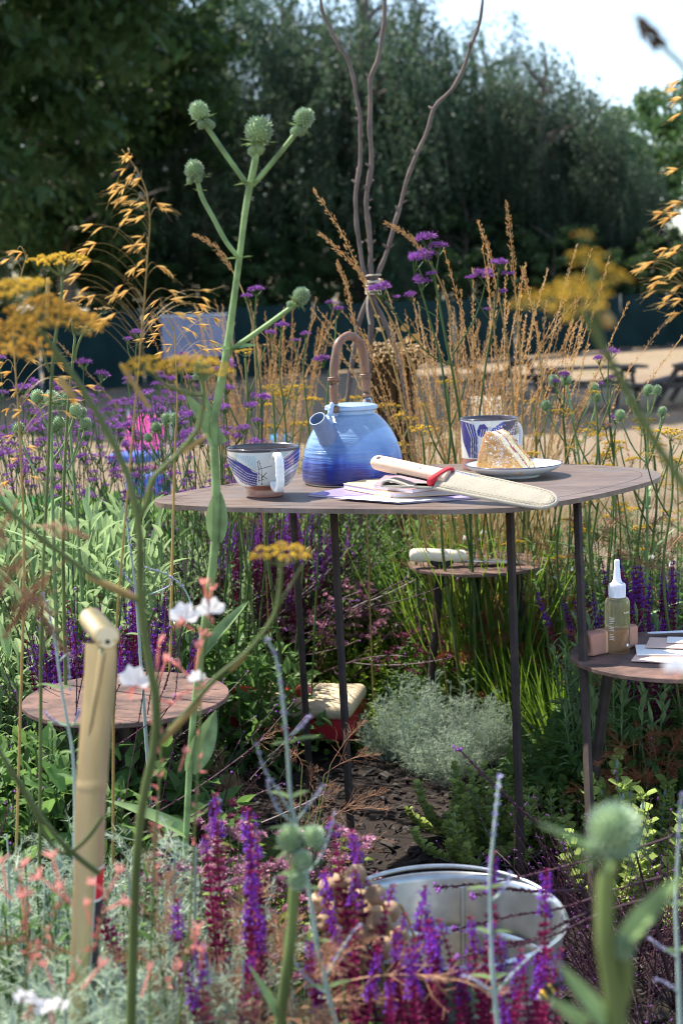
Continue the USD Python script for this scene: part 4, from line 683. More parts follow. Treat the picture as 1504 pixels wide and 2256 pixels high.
part(bowl, 'handle', g, 'white_glaze', smooth=True)
Ym = 3.35; M0 = at(1078, 1000, Ym); M0[2] = TZ; s_ = pxm(Ym)
mug = thing('mug', 'tall blue and white painted mug behind the cake plate', 'mug', M0)
v, f = lathe(np.vstack([[(.0, .001), (.055, .001)], spline([(.0575, 0), (.0595, .003), (.0605, .02), (.0615, .06), (.0625, .1), (.063, .109)], 90), [(.0635, .1105), (.0625, .1115), (.061, .111)], spline([(.06, .106), (.0575, .06), (.0555, .012), (.0, .008)], 20)]), 420)
tn = np.array(WHITE) * np.ones((len(v), 1)); X = wrap(v, 1078, 63); Z = 1032 - v[:, 2] * s_; P = np.stack([X, Z], 1); mot = (.75 + .6 * meshkit.fbm(v * 55, 3))[:, None]
for col, pl in [(BLUE, [(1014, 922), (1040, 930), (1048, 958), (1046, 1003), (1028, 1003), (1018, 970)]), (BLUE, [(1046, 944), (1052, 930), (1062, 928), (1070, 938), (1068, 950), (1056, 958), (1048, 954)]), (GREY, [(1070, 934), (1088, 940), (1092, 946), (1072, 946)]), ((.04, .06, .26), [(1142, 924), (1104, 924), (1080, 938), (1064, 962), (1050, 1000), (1068, 1003), (1084, 974), (1106, 958), (1142, 956)]), ((.014, .018, .05), [(1106, 925), (1144, 922), (1144, 956), (1114, 956), (1100, 940)]), (BLUE, [(1084, 1003), (1100, 970), (1120, 962), (1142, 970), (1142, 1003)])]: m = inside(P, pl); tn[m] = (np.array(col) * mot)[m]
m = strokes(P, [[(1024 + i * 6, 928), (1034 + i * 4, 960), (1032 + i * 4, 1003)] for i in range(4)] + [[(1052 + i * 5, 956), (1056 + i * 5, 940)] for i in range(3)] + [[(1098 + i * 8, 968 + i * 3), (1118 + i * 5, 948 - i * 6), (1146, 946 - i * 6)] for i in range(4)] + [[(1090 + i * 9, 1003), (1106 + i * 8, 972)] for i in range(5)], .5); tn[m] = (.5, .5, .5)
tn[v[:, 2] < .026] = CLAY; r_ = np.hypot(v[:, 0], v[:, 1]); tn[v[:, 2] > .1085] = (.03, .03, .05); tn[np.arange(len(v)) // 420 >= 2 + 90 + 3] = INNER
part(mug, 'body', (v, f), 'painted_glaze', smooth=True, tint=tn); u = unit([.8, .6, 0]); g = G(); g.tubes(spline([u * .061 + [0, 0, .092], u * .082 + [0, 0, .09], u * .092 + [0, 0, .07], u * .086 + [0, 0, .045], u * .061 + [0, 0, .036]], 30), .0066, 10, True); part(mug, 'handle', g, 'white_glaze', smooth=True)

# ------------------------------------------------------------------ plate with cake
Yp = 3.185; P0 = at(1131, 1030, Yp); P0[2] = TZ
pl = thing('plate', 'small glazed plate with dark rim under the slice of cake', 'plate', P0); part(pl, 'dish', lathe(spline([(.0, .003), (.046, .003), (.05, .0), (.054, .0), (.056, .004), (.075, .0095), (.092, .018), (.1, .0255), (.0995, .027), (.09, .021), (.07, .0125), (.05, .0085), (.0, .0075)], 60), 96), 'white_glaze', smooth=60)
part(pl, 'rim_line', lathe([(.0997, .0252), (.1013, .0258), (.1014, .0268), (.1003, .0276), (.0985, .0271)], 96), 'navy_line', smooth=True)
an = math.radians(34); na = np.array([math.sin(an), math.cos(an), 0]); aa = np.array([math.cos(an), -math.sin(an), 0]); za = np.array([0, 0, 1.0])
O = at(1050, 1030, 3.15); O[2] = TZ + .0155; CK = 1.13
ck = thing('cake_slice', 'sugar-dusted jam and cream sponge cake slice lying on the plate', 'cake', O)
prof = sg.Polygon([(-.002, .0), (.104, 0), (.107, .005), (.044, .076), (.03, .083), (.02, .079), (.004, .03)]).buffer(-.007).buffer(.007, 6)
def layer(n0, n1, grow, amp, seed, col):
    m = trimesh.creation.extrude_polygon(prof.buffer(grow), n1 - n0, engine='earcut'); v, f = trimesh.remesh.subdivide_to_size(m.vertices, m.faces, .0032, max_iter=12); m = trimesh.Trimesh(v, f); m.merge_vertices(); v = np.array(m.vertices); n = np.array(m.vertex_normals)
    v = v + n * ((meshkit.fbm(v * 90, 3, seed) - .5) * amp * 1.7 + (meshkit.fbm(v * 420, 2, seed + 3) - .5) * amp * .9)[:, None]; w = (v[:, :1] * aa + v[:, 1:2] * za + (v[:, 2:] + n0) * na); return w, m.faces, np.array([col(p, k) for p, k in zip(v, meshkit.fbm(v * 70, 4, seed))])
mixc = lambda a, b, t: np.asarray(a) * (1 - t) + np.asarray(b) * t
for nm, n0, n1, gr, amp, col in [('golden_crust', 0, .006, .0008, .002, lambda p, k: mixc((.58, .29, .09), (.72, .46, .21), np.clip((k - .2) * 1.6, 0, 1))), ('sponge', .0058, .024, -.0004, .0028, lambda p, k: mixc((.74, .6, .34), (.82, .7, .46), k)), ('cream', .0238, .0315, -.0022, .0035, lambda p, k: mixc((.8, .68, .6), (.6, .2, .2), np.clip((k - .52) * 5, 0, 1))), ('jam', .0313, .0365, -.0015, .004, lambda p, k: mixc((.3, .03, .04), (.55, .18, .18), np.clip((k - .4) * 3, 0, 1))), ('sponge', .0363, .054, 0, .0028, lambda p, k: mixc((.74, .58, .32), (.82, .68, .42), k)), ('golden_crust', .0538, .059, .001, .0025, lambda p, k: mixc((.5, .24, .07), (.66, .4, .16), k))]: w, f, t = layer(n0, n1, gr, amp, len(nm), col); part(ck, nm, (w, f), 'cake_crumb', smooth=True, tint=t)
r = np.random.default_rng(9); g = G(); P = np.stack([r.normal(.058, .014, 3200), np.abs(r.normal(.0, .045, 3200))], 1); P[:, 0] -= P[:, 1] * .25; k = [prof.contains(sg.Point(p)) for p in P]; P = P[np.array(k)]; P = P[meshkit.fbm(np.c_[P, P[:, :1] * 0] * 210, 3) > .47]; g.blobs((P[:, :1] * aa + P[:, 1:] * za) * CK - na * .0008 + r.normal(0, .0004, (len(P), 3)), r.gamma(2, .00019, len(P)) + .00018, 0)
n = 260; q = r.uniform(0, 1, (n, 2)); Pq = (aa * .03 + za * .082)[None] + q[:, :1] * (aa * .07 - za * .076) + q[:, 1:] * na * .055; g.blobs(Pq * CK, r.uniform(.0003, .0009, n), 0); part(ck, 'icing_sugar', g, 'sugar', kind='stuff')

# ------------------------------------------------------------------ magazine, notebook, booklet
def book(nm, label, cat, P, z0, z1, cover, spine_px=None):
    p = px_poly(P, z0); o = np.r_[np.array(p.centroid.coords[0]), 0]; q = sg.Polygon(np.array(p.exterior.coords) - o[:2]); b = thing(nm, label, cat, o); t = .0009
    part(b, 'page_block', poly_slab(q.buffer(-.0012, join_style=2), z0 + t, z1 - t), 'page_paper', smooth=False); part(b, 'front_cover', poly_slab(q, z1 - t, z1), cover, smooth=False); part(b, 'back_cover', poly_slab(q, z0, z0 + t), cover, smooth=False); return b, q, o
z = TZ + .0006
b, q, o = book('magazine', 'thin lilac and white magazine lying under the notebook', 'magazine', [(677, 1093), (880, 1110), (1075, 1098), (960, 1072), (760, 1078)], z, z + .0042, 'lilac_cover')
pp = px_poly([(735, 1097), (876, 1107), (985, 1099), (860, 1088)], z + .0042); part(b, 'printed_panel', poly_slab(sg.Polygon(np.array(pp.exterior.coords) - o[:2]), z + .0043, z + .0047), 'card_white', smooth=False)
for i in range(5): u0 = np.array([onz(760 + i * 22, 1097 + i * 1.6, z)[:2], onz(820 + i * 22, 1094 + i * 1.6, z)[:2]]) - o[:2]; part(b, 'printed_line', poly_slab(sg.LineString(u0).buffer(.0012), z + .0047, z + .0049), 'lilac_cover', smooth=False)
z += .0056; book('notebook', 'tan kraft-covered notebook on top of the magazine', 'notebook', [(756, 1077), (868, 1097), (1005, 1090), (930, 1063), (830, 1062)], z, z + .0105, 'kraft_cover')
z += .0112; bb, q, o = book('booklet', 'small rose-covered booklet on the notebook, under the knife sheath', 'booklet', [(822, 1077), (908, 1087), (985, 1077), (940, 1058), (850, 1054)], z, z + .008, 'rose_cover'); ZB = z + .0085

# ------------------------------------------------------------------ knife and sheath
H0 = at(832, 1019, 2.9); T0 = at(1214, 1101, 2.70); ax = unit(T0 - H0); LK = np.linalg.norm(T0 - H0); roll = math.radians(38)
s0 = unit(np.cross(ax, [0, 0, 1])); u0 = np.cross(s0, ax); sv = s0 * math.cos(roll) - u0 * math.sin(roll); uv = np.cross(sv, ax)      # sv: across the flat, downhill to the camera; uv: out of the flat
R_ = np.stack([ax, sv, uv]); kn = thing('knife', 'garden knife with pale wooden handle, its blade in a canvas sheath', 'knife', H0)
def loft(rows, n=20, power=2.6):
    """rows of (x, centre across, centre out, half width, half thickness)"""
    th = np.arange(n) * 2 * np.pi / n; c, s = np.cos(th), np.sin(th); ex = 2 / power; cx, cy = np.sign(c) * np.abs(c) ** ex, np.sign(s) * np.abs(s) ** ex
    v = np.array([[[x, a + w * p, b + h * q_] for p, q_ in zip(cx, cy)] for x, a, b, w, h in rows]).reshape(-1, 3); m = len(rows); i, j = np.meshgrid(np.arange(m - 1), np.arange(n), indexing='ij'); k = (j + 1) % n; q = np.stack([i * n + j, i * n + k, (i + 1) * n + k, (i + 1) * n + j], -1).reshape(-1, 4); e = (m - 1) * n; fan = np.array([[0, x + 1, x] for x in range(1, n - 1)])
    return v, np.vstack([q[:, [0, 1, 2]], q[:, [0, 2, 3]], fan, fan[:, ::-1] + e])
rows = [(x, 0, 0, w, h) for x, w, h in [(-.0125, .003, .003), (-.0115, .008, .007), (-.008, .0115, .0095), (-.002, .0138, .0115), (.02, .0145, .012), (.06, .0142, .0118), (.1, .0138, .0112), (.14, .0148, .0112), (.152, .015, .011), (.154, .013, .009)]]
v, f = loft(rows, 28, 2.8); hdl = part(kn, 'handle', (v @ R_, f), 'pale_wood', smooth=45); v, f = loft([(.06, .0, 0, .0156, .0022), (.152, .0, 0, .0162, .0022)], 4, 1.2)
v, f = rbox(.1, .003, .0045, .0008); v = v + [.1, .0142, -.0045]; part(kn, 'tang_slot', (v @ R_, f), 'black_gap', smooth=30)
for x in (.045, .095): g = G(); g.tm(trimesh.creation.cylinder(.0032, .0245, sections=16)); vv, ff = g.arr(); part(kn, 'rivet', ((vv + [x, 0, 0]) @ R_, ff), 'blade_steel', smooth=30)
g = G(); g.tm(trimesh.creation.cylinder(.0042, .001, sections=20)); vv, ff = g.arr(); part(kn, 'thong_hole', ((vv + [.004, -.002, .0112]) @ R_, ff), 'black_gap', smooth=30)
v, f = loft([(.15, -.003, 0, .017, .0035), (.16, -.003, 0, .0175, .0035), (.3, 0, 0, .014, .0015), (LK - .02, .002, 0, .005, .001)], 12, 3); part(kn, 'blade', (v @ R_, f), 'blade_steel', smooth=40)
sh = thing('knife_sheath', 'beige canvas knife sheath with red webbing lying over the table edge', 'sheath', H0)
xs_ = np.linspace(0, 1, 26); hw = np.interp(xs_, [0, .1, .5, .8, .92, .97, 1], [.021, .0228, .0222, .0205, .018, .014, .007]); cx_ = np.interp(xs_, [0, .5, 1], [.006, .003, .002]); xx = .138 + xs_ * (LK - .132)
v, f = loft([(x, c, -.002, w, .0058 * (1 if i < 22 else .85)) for i, (x, c, w) in enumerate(zip(xx, cx_, hw))], 32, 3.2); v[:, 2] += (meshkit.fbm(v * 45, 3) - .5) * .003; part(sh, 'body', (v @ R_, f), 'canvas', smooth=60)
edge = np.vstack([np.c_[xx, cx_ + hw + .0012, 0 * xx - .002], np.c_[xx[::-1], (cx_ - hw - .0012)[::-1], 0 * xx - .002]]); edge = np.vstack([edge[:26], [[xx[-1] + .004, .002, -.002]], edge[26:]])
g = G(); e2 = spline(edge, 110); g.tubes(e2 @ R_, .0036, 10); part(sh, 'piping', g, 'canvas', smooth=True); e3 = e2.copy(); e3[:, 1] = .003 + (e3[:, 1] - .003) * .82; e3[:, 2] += .0072; e3[:, 0] = np.minimum(e3[:, 0], xx[-1] - .006); g = G()
for i in range(2, 108, 2): g.tubes(np.array([e3[i], e3[i] + (e3[i + 1] - e3[i]) * 1.1]) @ R_, .0005, 4)
part(sh, 'stitching', g, 'dark_canvas', kind='stuff')
v, f = loft([(.136, .003, .001, .0222, .0115), (.1375, .003, .001, .0234, .0128), (.1455, .003, .001, .0234, .0128), (.147, .003, .001, .0226, .011)], 32, 3.2); v[:, 0] -= v[:, 1] * .55; part(sh, 'red_band', (v @ R_, f), 'red_webbing', smooth=50)
lp = spline([at(975, 1076, 2.83), at(930, 1075, 2.845), at(890, 1063, 2.86), at(862, 1056, 2.87), at(850, 1060, 2.87), at(848, 1070, 2.87), at(862, 1078, 2.865), at(905, 1077, 2.85), at(960, 1083, 2.83)], 40); lp[:, 2] = np.maximum(lp[:, 2], ZB + .002); T_ = unit(np.gradient(lp, axis=0)); wv = np.array([.35, .94, 0]) * .022; nv = unit(np.cross(T_, wv)) * .0016
ring = np.stack([lp - wv + nv, lp + wv + nv, lp + wv - nv, lp - wv - nv], 1) - H0; i, j = np.meshgrid(np.arange(39), np.arange(4), indexing='ij'); k = (j + 1) % 4; q = np.stack([i * 4 + j, i * 4 + k, (i + 1) * 4 + k, (i + 1) * 4 + j], -1).reshape(-1, 4); part(sh, 'belt_loop', (ring.reshape(-1, 3), np.vstack([q[:, [0, 1, 2]], q[:, [0, 2, 3]], [[0, 2, 1], [0, 3, 2]]])), 'canvas', smooth=40)

# ------------------------------------------------------------------ stools
def stool(label, cx, cy, r, z, ang, mtl, legs=((0, 1), (2.1, 1), (4.2, 1))):
    t = thing('stool', label, 'stool', (cx, cy, 0), group=None); v, f = lathe([(0, z - .008), (r - .001, z - .008), (r, z - .007), (r, z - .001), (r - .001, z), (0, z)], 80); part(t, 'seat', (v, f), mtl, smooth=30)
    for a, s in legs:
        a += ang; g = G(); g.tubes(np.array([[math.cos(a) * r * .62, math.sin(a) * r * .62, z - .008], [math.cos(a) * r * .95 * s, math.sin(a) * r * .95 * s, -.03]]), [.0105, .009], 10, True); part(t, 'leg', g, 'leg_steel', smooth=40)
    return t
SL = onz(278, 1534, .43); stool('round rust-red metal stool at left behind the bronze tool handle', SL[0], SL[1], .171, .43, .6, 'red_rust')
SR = np.array([.588, 2.69, .43]); stool('round metal stool at the right edge carrying the oil bottle', SR[0], SR[1], .187, .43, 2.9, 'red_rust')
SF = at(1052, 1240, 3.72); stool('far round stool behind the table, half hidden by green stems', SF[0], SF[1], .17, .43, 3.6, 'red_rust')

# tool on the far stool
a = at(903, 1212, 3.66); b = at(1022, 1228, 3.66); a[2] = .462; b[2] = .455; ax = unit(b - a); tl = thing('trowel', 'tool with fat cream handle and black clip on the far stool', 'tool', a); g = G(); g.tubes(np.array([ax * t for t in (-.002, 0, .006, .02, .08, .128, .134)]), [.004, .011, .0155, .0175, .0165, .0155, .012], 16, True); part(tl, 'handle', g, 'cream_plastic', smooth=60)
g = G(); g.tubes(spline([ax * .05 + [0, -.006, -.008], ax * .058 + [0, -.008, -.018], ax * .08 + [0, -.01, -.02], ax * .1 + [0, -.008, -.01]], 12), .007, 8, True); part(tl, 'clip', g, 'black_gap', smooth=True); v, f = loft([(0, 0, 0, .008, .004), (.04, 0, 0, .02, .003), (.1, 0, -.004, .024, .002), (.14, 0, -.006, .005, .001)], 12); part(tl, 'blade', (rotz(v, math.atan2(ax[1], ax[0])) + ax * .13 + [0, 0, -.012], f), 'blade_steel', smooth=40)

# on the right-hand stool
Bt = onz(1370, 1449, .4305); bt = thing('oil_bottle', 'clear bottle of pale oil with white nozzle cap on the right stool', 'bottle', (Bt[0], 2.715, .4305))
part(bt, 'glass_body', lathe(spline([(0, 0), (.019, 0), (.0215, .0015), (.0225, .006), (.0225, .03), (.0225, .088), (.0205, .0965), (.0165, .1005), (.0145, .1015), (.0, .1015)], 60), 64), 'oil_glass', smooth=40)
cp = part(bt, 'cap', lathe([(0, .101), (.0148, .101), (.015, .102), (.0148, .1238), (.014, .125), (0, .125)], 48), 'white_plastic', smooth=35); g = G(); n = 40
part(cp, 'nozzle', lathe(spline([(.0138, .125), (.0105, .1265), (.0078, .131), (.0062, .14), (.0052, .1535), (.005, .1545), (.0048, .167), (.0042, .168), (0, .168)], 40), 32), 'white_plastic', smooth=40)
g = G()
for k in range(40): a = k * 6.283 / 40; g.tubes(np.array([[math.cos(a) * .0149, math.sin(a) * .0149, .104], [math.cos(a) * .0149, math.sin(a) * .0149, .122]]), .0005, 4)
part(cp, 'grip_ribs', g, 'white_plastic', kind='stuff')
def curved(v, R, a0):      # bend flat x onto a cylinder, facing -y
    a = v[:, 0] / R + a0; return np.stack([np.sin(a) * (R + v[:, 2]), -np.cos(a) * (R + v[:, 2]), v[:, 1]], 1)
g = G(); r = np.random.default_rng(4)
for k in range(13):
    if k in (4, 8): continue
    w = .0095 * r.uniform(.75, 1); q, f = sheet(np.linspace(-w / 2 - (.0095 - w) / 2, w / 2 - (.0095 - w) / 2, 7), np.array([0, .00075]), lambda X, Y: X * 0); q[:, 1] += .066 - k * .0033; g.add(curved(q + [0, 0, .0003], .0225, -.62), f)
part(bt, 'small_print', g, 'white_print', kind='stuff')
tm_ = meshkit.text_mesh('C A B I', .0028, .0002); q = np.array(tm_.vertices); q[:, 1] += .074; q[:, 2] += .0002; part(bt, 'lettering', (curved(q, .0225, .36), tm_.faces), 'white_print', smooth=False)
th = np.linspace(0, 6.283, 20)[:-1]; q = np.vstack([[[0, 0, 0]], np.stack([np.cos(th) * .0026, np.sin(th) * .0026, 0 * th], 1)]); q += [0, .016, .0003]; part(bt, 'round_mark', (curved(q, .0225, .72), [[0, 1 + i, 1 + (i + 1) % 19] for i in range(19)]), 'white_print', smooth=False)
bx = thing('wedge_box', 'terracotta coloured box with pale band behind the bottle on the right stool', 'box', (*onz(1343, 1434, .4305)[:2], .4305), .62); v, f = rbox(.12, .03, .042, .006); part(bx, 'body', (v, f), 'terracotta', smooth=40); v, f = rbox(.012, .0312, .0428, .006); part(bx, 'band', (v - [.022, 0, .0002], f), 'terracotta_pale', smooth=40)
for nm, lab, cat, px, py, w, h, rz, dz, m in [('card', 'pale pink card lying flat, lowest of the cards on the right stool', 'card', 1480, 1452, .13, .085, -.35, .0008, 'card_pink'), ('card', 'white-edged card in the middle of the fan on the right stool', 'card', 1482, 1440, .13, .08, -.15, .004, 'card_white'), ('card', 'pink card on top of the fan of cards on the right stool', 'card', 1500, 1430, .12, .08, -.3, .008, 'card_pink'), ('card', 'small white card lying on the pink card at the right edge', 'card', 1512, 1426, .07, .045, -.25, .0108, 'card_white')]:
    P = onz(px, py, .43); t = thing(nm, lab, cat, (P[0], P[1], .4305 + dz), rz); v, f = rbox(w, h, .0016, .0007); v[:, 2] += .004 * (v[:, 0] / w) ** 2; part(t, 'sheet', (v, f), m, smooth=False)
P = onz(1490, 1400, .43); t = thing('plant_marker', 'bluish white plastic plant marker behind the cards on the right stool', 'marker', (P[0], P[1], .437), .05); v, f = loft([(-.055, 0, 0, .002, .001), (-.045, 0, 0, .006, .0012), (.06, 0, 0, .007, .0012)], 16, 3); part(t, 'strip', (v, f), 'white_plastic', smooth=40)

# ------------------------------------------------------------------ canvas pad and tool handles on the ground
c = onz(618, 1566, .06); c = at(590, 1568, 3.68); pd = thing('kneeling_pad', 'beige canvas kneeling pad with red underside on the soil', 'pad', (c[0], 3.68, .03), -.2); v, f = rbox(.46, .22, .042, .019); v[:, 2] += .05 + .012 * (v[:, 0] / .23) ** 2; v[:, 2] += (meshkit.fbm(v * 14, 3) - .5) * .012; part(pd, 'cushion_top', (v, f), 'cushion_canvas', smooth=60); v, f = rbox(.455, .215, .054, .011); v[:, 2] += .012 * (v[:, 0] / .23) ** 2; part(pd, 'red_base', (v, f), 'red_canvas', smooth=60)
for lab, px, py, Y, dx in [('trowel with red handle lying on the kneeling pad', 630, 1512, 3.58, .7), ('red-handled hand fork on the left part of the kneeling pad', 560, 1504, 3.6, -.5)]:
    p = at(px, py, Y); t = thing('hand_tool', lab, 'hand tool', (p[0], p[1], .15), dx); d = np.array([0, -.85, .25]); g = G(); g.tubes(np.array([d * x for x in (-.004, 0, .01, .04, .08, .1)]), [.005, .012, .015, .0135, .0145, .009], 14, True); part(t, 'grip', g, 'red_handle', smooth=60); g = G(); g.tubes(spline([d * .0, [0, .05, -.02], [0, .09, -.02]], 8), .004, 8, True); part(t, 'shank', g, 'blade_steel', smooth=True)
    v, f = loft([(0, 0, 0, .012, .002), (.03, 0, 0, .026, .002), (.09, 0, .003, .024, .002), (.13, 0, 0, .004, .001)], 12); part(t, 'blade', (rotz(v, 1.57) + [0, .085, -.02], f), 'blade_steel', smooth=40)

# ------------------------------------------------------------------ bucket with dried poppy heads
BK = at(985, 2075, 1.805); BZ = .32; bk = thing('bucket', 'galvanised metal bucket on the soil behind the purple salvia', 'bucket', (BK[0], 1.805, 0))
R = .142; rb = R * .74; hgt = BZ
def rad(z): return rb + (R - rb) * (z / hgt)
pr = [(0, .012), (rb - .004, .012)] + [(rad(z) - .0015 + (.0025 if any(abs(z - c) < .004 for c in (.12, .14, .25)) else 0), z) for z in np.linspace(.014, hgt - .004, 70)] + [(R + .001, hgt), (R + .004, hgt + .002), (R + .006, hgt - .002), (R + .004, hgt - .006)] + [(rad(z) + .001 + (.0025 if any(abs(z - c) < .004 for c in (.12, .14, .25)) else 0), z) for z in np.linspace(hgt - .008, .002, 70)] + [(rb, 0), (0, 0)]
part(bk, 'body', lathe(pr, 96), 'zinc', smooth=40)
for a in (1.35, -1.5): v, f = rbox(.006, .004, hgt - .03, .0015); v[:, 2] += .015; w = v.copy(); w[:, 1] = v[:, 1] + np.array([rad(z) - .0035 for z in v[:, 2]]); part(bk, 'seam', (rotz(w, a - 1.57), f), 'zinc', smooth=30)
th = np.linspace(0, math.pi, 40); bail = np.stack([-np.cos(th) * (R + .006), np.sin(th) * (R + .0) * .985, hgt - .004 + .016 * np.sin(th)], 1); g = G(); g.tubes(rotz(bail, .25), .003, 8, True); part(bk, 'bail_handle', g, 'zinc', smooth=True)
for a in (.25, .25 + math.pi): v, f = rbox(.03, .006, .03, .002); v[:, 1] -= R + .003; v[:, 2] += hgt - .035; part(bk, 'ear', (rotz(v, a + 1.57), f), 'zinc', smooth=30)
pb = thing('poppy_heads', 'bunch of dried tan poppy seed heads leaning on the left rim of the bucket', 'seed heads', (BK[0], 1.805, 0)); o = np.array([BK[0], 1.805, 0]); r = np.random.default_rng(12); stm = G()
for k, (px, py) in enumerate([(752, 1940), (785, 1928), (760, 1972), (795, 1982), (725, 1958), (700, 1990), (828, 1972), (815, 2010), (780, 2022), (742, 2010), (712, 2035), (838, 2035), (800, 2058), (768, 2066), (735, 2062), (845, 2090), (790, 2100), (760, 2110), (820, 2120), (858, 2010), (770, 1995), (880, 2062)]):
    p = at(px, py, 1.66 + r.uniform(-.06, .06)) - o; d = unit([r.normal(-.25, .5), r.normal(-.75, .3), r.normal(.15, .4)]); rr = r.uniform(.009, .0132); fr = frame(d); v, f = lathe(spline([(0, -.95), (.35, -.93), (.75, -.6), (1, 0), (.85, .55), (.45, .85), (.4, .95)], 14) * [rr, rr * 1.15], 18); a = np.arctan2(v[:, 1], v[:, 0]); v[:, :2] *= (1 + .04 * np.cos(a * 9))[:, None]
    pod = part(pb, 'seed_pod', (p + v @ fr, f), 'seed_pod', smooth=True); g = G(); m = 11; a = np.arange(m) * 6.283 / m; D = np.stack([np.cos(a), np.sin(a), .25 + 0 * a], 1) @ fr; g.leaves(np.repeat((p + d * rr * 1.02)[None], m, 0), D, np.repeat(d[None], m, 0), rr * .78, rr * .36, 'strap', -.15, .25, 2); part(pod, 'crown', g, 'seed_pod', smooth=False)
    e = np.array([r.normal(.0, .04), r.normal(.02, .04), .05]); stm.tubes(spline([p - d * rr, p - d * rr * 2.5 + [0, 0, -.01], (p + e) / 2 + [0, 0, .03], e], 12), .0018, 5)
part(pb, 'stalks', stm, 'stem_straw', kind='stuff')

# ------------------------------------------------------------------ bronze tool handle in the foreground
Y1 = 1.53; sp = thing('spade_handle', 'bronze metal spade handle with round end cap in the left foreground', 'spade', (at(190, 2000, Y1)[0], Y1, 0)); o = np.array([at(190, 2000, Y1)[0], Y1, 0])
e1, e0 = at(236, 1404, 1.49) - o, at(199, 1362, 1.585) - o; d = unit(e1 - e0); g = G(); L_ = np.linalg.norm(e1 - e0); g.tubes(np.array([e0 + d * t for t in (-.001, .001, .004, .02, L_ - .008, L_ - .0072, L_ - .006, L_ - .001, L_)]), [.004, .0095, .0122, .0125, .0125, .0115, .0124, .0124, .0115], 32, True); gr = part(sp, 'grip_barrel', g, 'bronze_paint', smooth=40)
g = G(); g.tubes(np.array([e1, e1 + d * .001]), .0106, 28, True); cp = part(gr, 'end_cap', g, 'bronze_cap', smooth=30); fr = frame(d); dn = unit(np.array([0, 0, -1.0]) - d * np.dot([0, 0, -1.0], d)); sdv = np.cross(d, dn)
g = G(); g.tubes(np.array([e1 + dn * .0045 + d * .0008, e1 + dn * .0045 + d * .0016]), .0024, 16, True); part(gr, 'screw_hole', g, 'black_gap', smooth=30)
for s in (-1, 1): g = G(); g.tubes(np.array([e1 + dn * .004 + sdv * s * .0075 + d * .0006, e1 + dn * .004 + sdv * s * .0075 + d * .0014]), .0022, 8, True); part(gr, 'moulded_notch', g, 'bronze_paint', smooth=30)
def oval_tube(rows, n=28):
    """rows: (point, half width in x, half depth in y, twist)"""
    th = np.arange(n) * 6.283 / n; V = []
    for p, a, b, tw in rows: q = np.stack([np.cos(th) * a, np.sin(th) * b, 0 * th], 1); V.append(p + rotz(q, tw))
    V = np.vstack(V); m = len(rows); i, j = np.meshgrid(np.arange(m - 1), np.arange(n), indexing='ij'); k = (j + 1) % n; q = np.stack([i * n + j, (i + 1) * n + j, (i + 1) * n + k, i * n + k], -1).reshape(-1, 4); return V, np.vstack([q[:, [0, 1, 2]], q[:, [0, 2, 3]]])
mm = pxm(Y1); cl = np.array([(222, 1412, 36, .011, .55), (222, 1450, 37, .0125, .5), (220, 1500, 37, .014, .42), (215, 1560, 36, .015, .3), (209, 1630, 36, .016, .15), (204, 1700, 36, .016, 0), (203, 1719, 36, .016, 0), (202.5, 1721, 37.6, .0167, 0), (202, 1731, 37.6, .0167, 0), (201.5, 1733, 36, .016, 0), (196, 1900, 35, .0157, 0), (186, 2100, 32.5, .0153, 0), (178, 2256, 31, .015, 0)]); cl2 = spline(cl, 90)
rows = [(at(a, b, Y1 + .012) - o, w / mm, dd, tw) for a, b, w, dd, tw in cl2]; last = rows[-1][0].copy(); rows += [(last + [-.015 * t, .01 * t, -last[2] * t - .02 * t], .0138, .0138, 0) for t in (.5, 1)]; part(sp, 'shaft', oval_tube(rows), 'bronze_paint', smooth=50)
ridge = spline([at(226, 1430, Y1 - .004) - o, at(216, 1500, Y1 - .005) - o, at(204, 1570, Y1 - .004) - o, at(192, 1660, Y1 + .002) - o], 20); g = G(); g.tubes(ridge, np.linspace(.0045, .0015, 20), 10, True); part(sp, 'moulded_ridge', g, 'bronze_paint', smooth=True)
def sticker(par, y0, y1, a0, a1, lift, m, nm):
    V, na = [], 9
    for y in np.linspace(y0, y1, 30):
        a, b, w, dd, tw = [np.interp(y, cl[:, 1], cl[:, k]) for k in range(5)]; th = np.linspace(a0, a1, na); V.append(at(a, y, Y1 + .012) - o + np.stack([np.cos(th) * (w / mm + lift), np.sin(th) * (dd + lift), 0 * th], 1))
    V = np.vstack(V); i, j = np.meshgrid(np.arange(29), np.arange(na - 1), indexing='ij'); q = np.stack([i * na + j, (i + 1) * na + j, (i + 1) * na + j + 1, i * na + j + 1], -1).reshape(-1, 4); return part(par, nm, (V, np.vstack([q[:, [0, 1, 2]], q[:, [0, 2, 3]]])), m, smooth=True)
lb = sticker(sp, 1906, 2236, -.95, -.02, .0005, 'white_print', 'label_sticker'); sticker(lb, 1909, 1975, -.9, -.04, .0008, 'label_red', 'red_field'); sticker(lb, 1979, 2233, -.9, -.04, .0008, 'label_black', 'black_field')
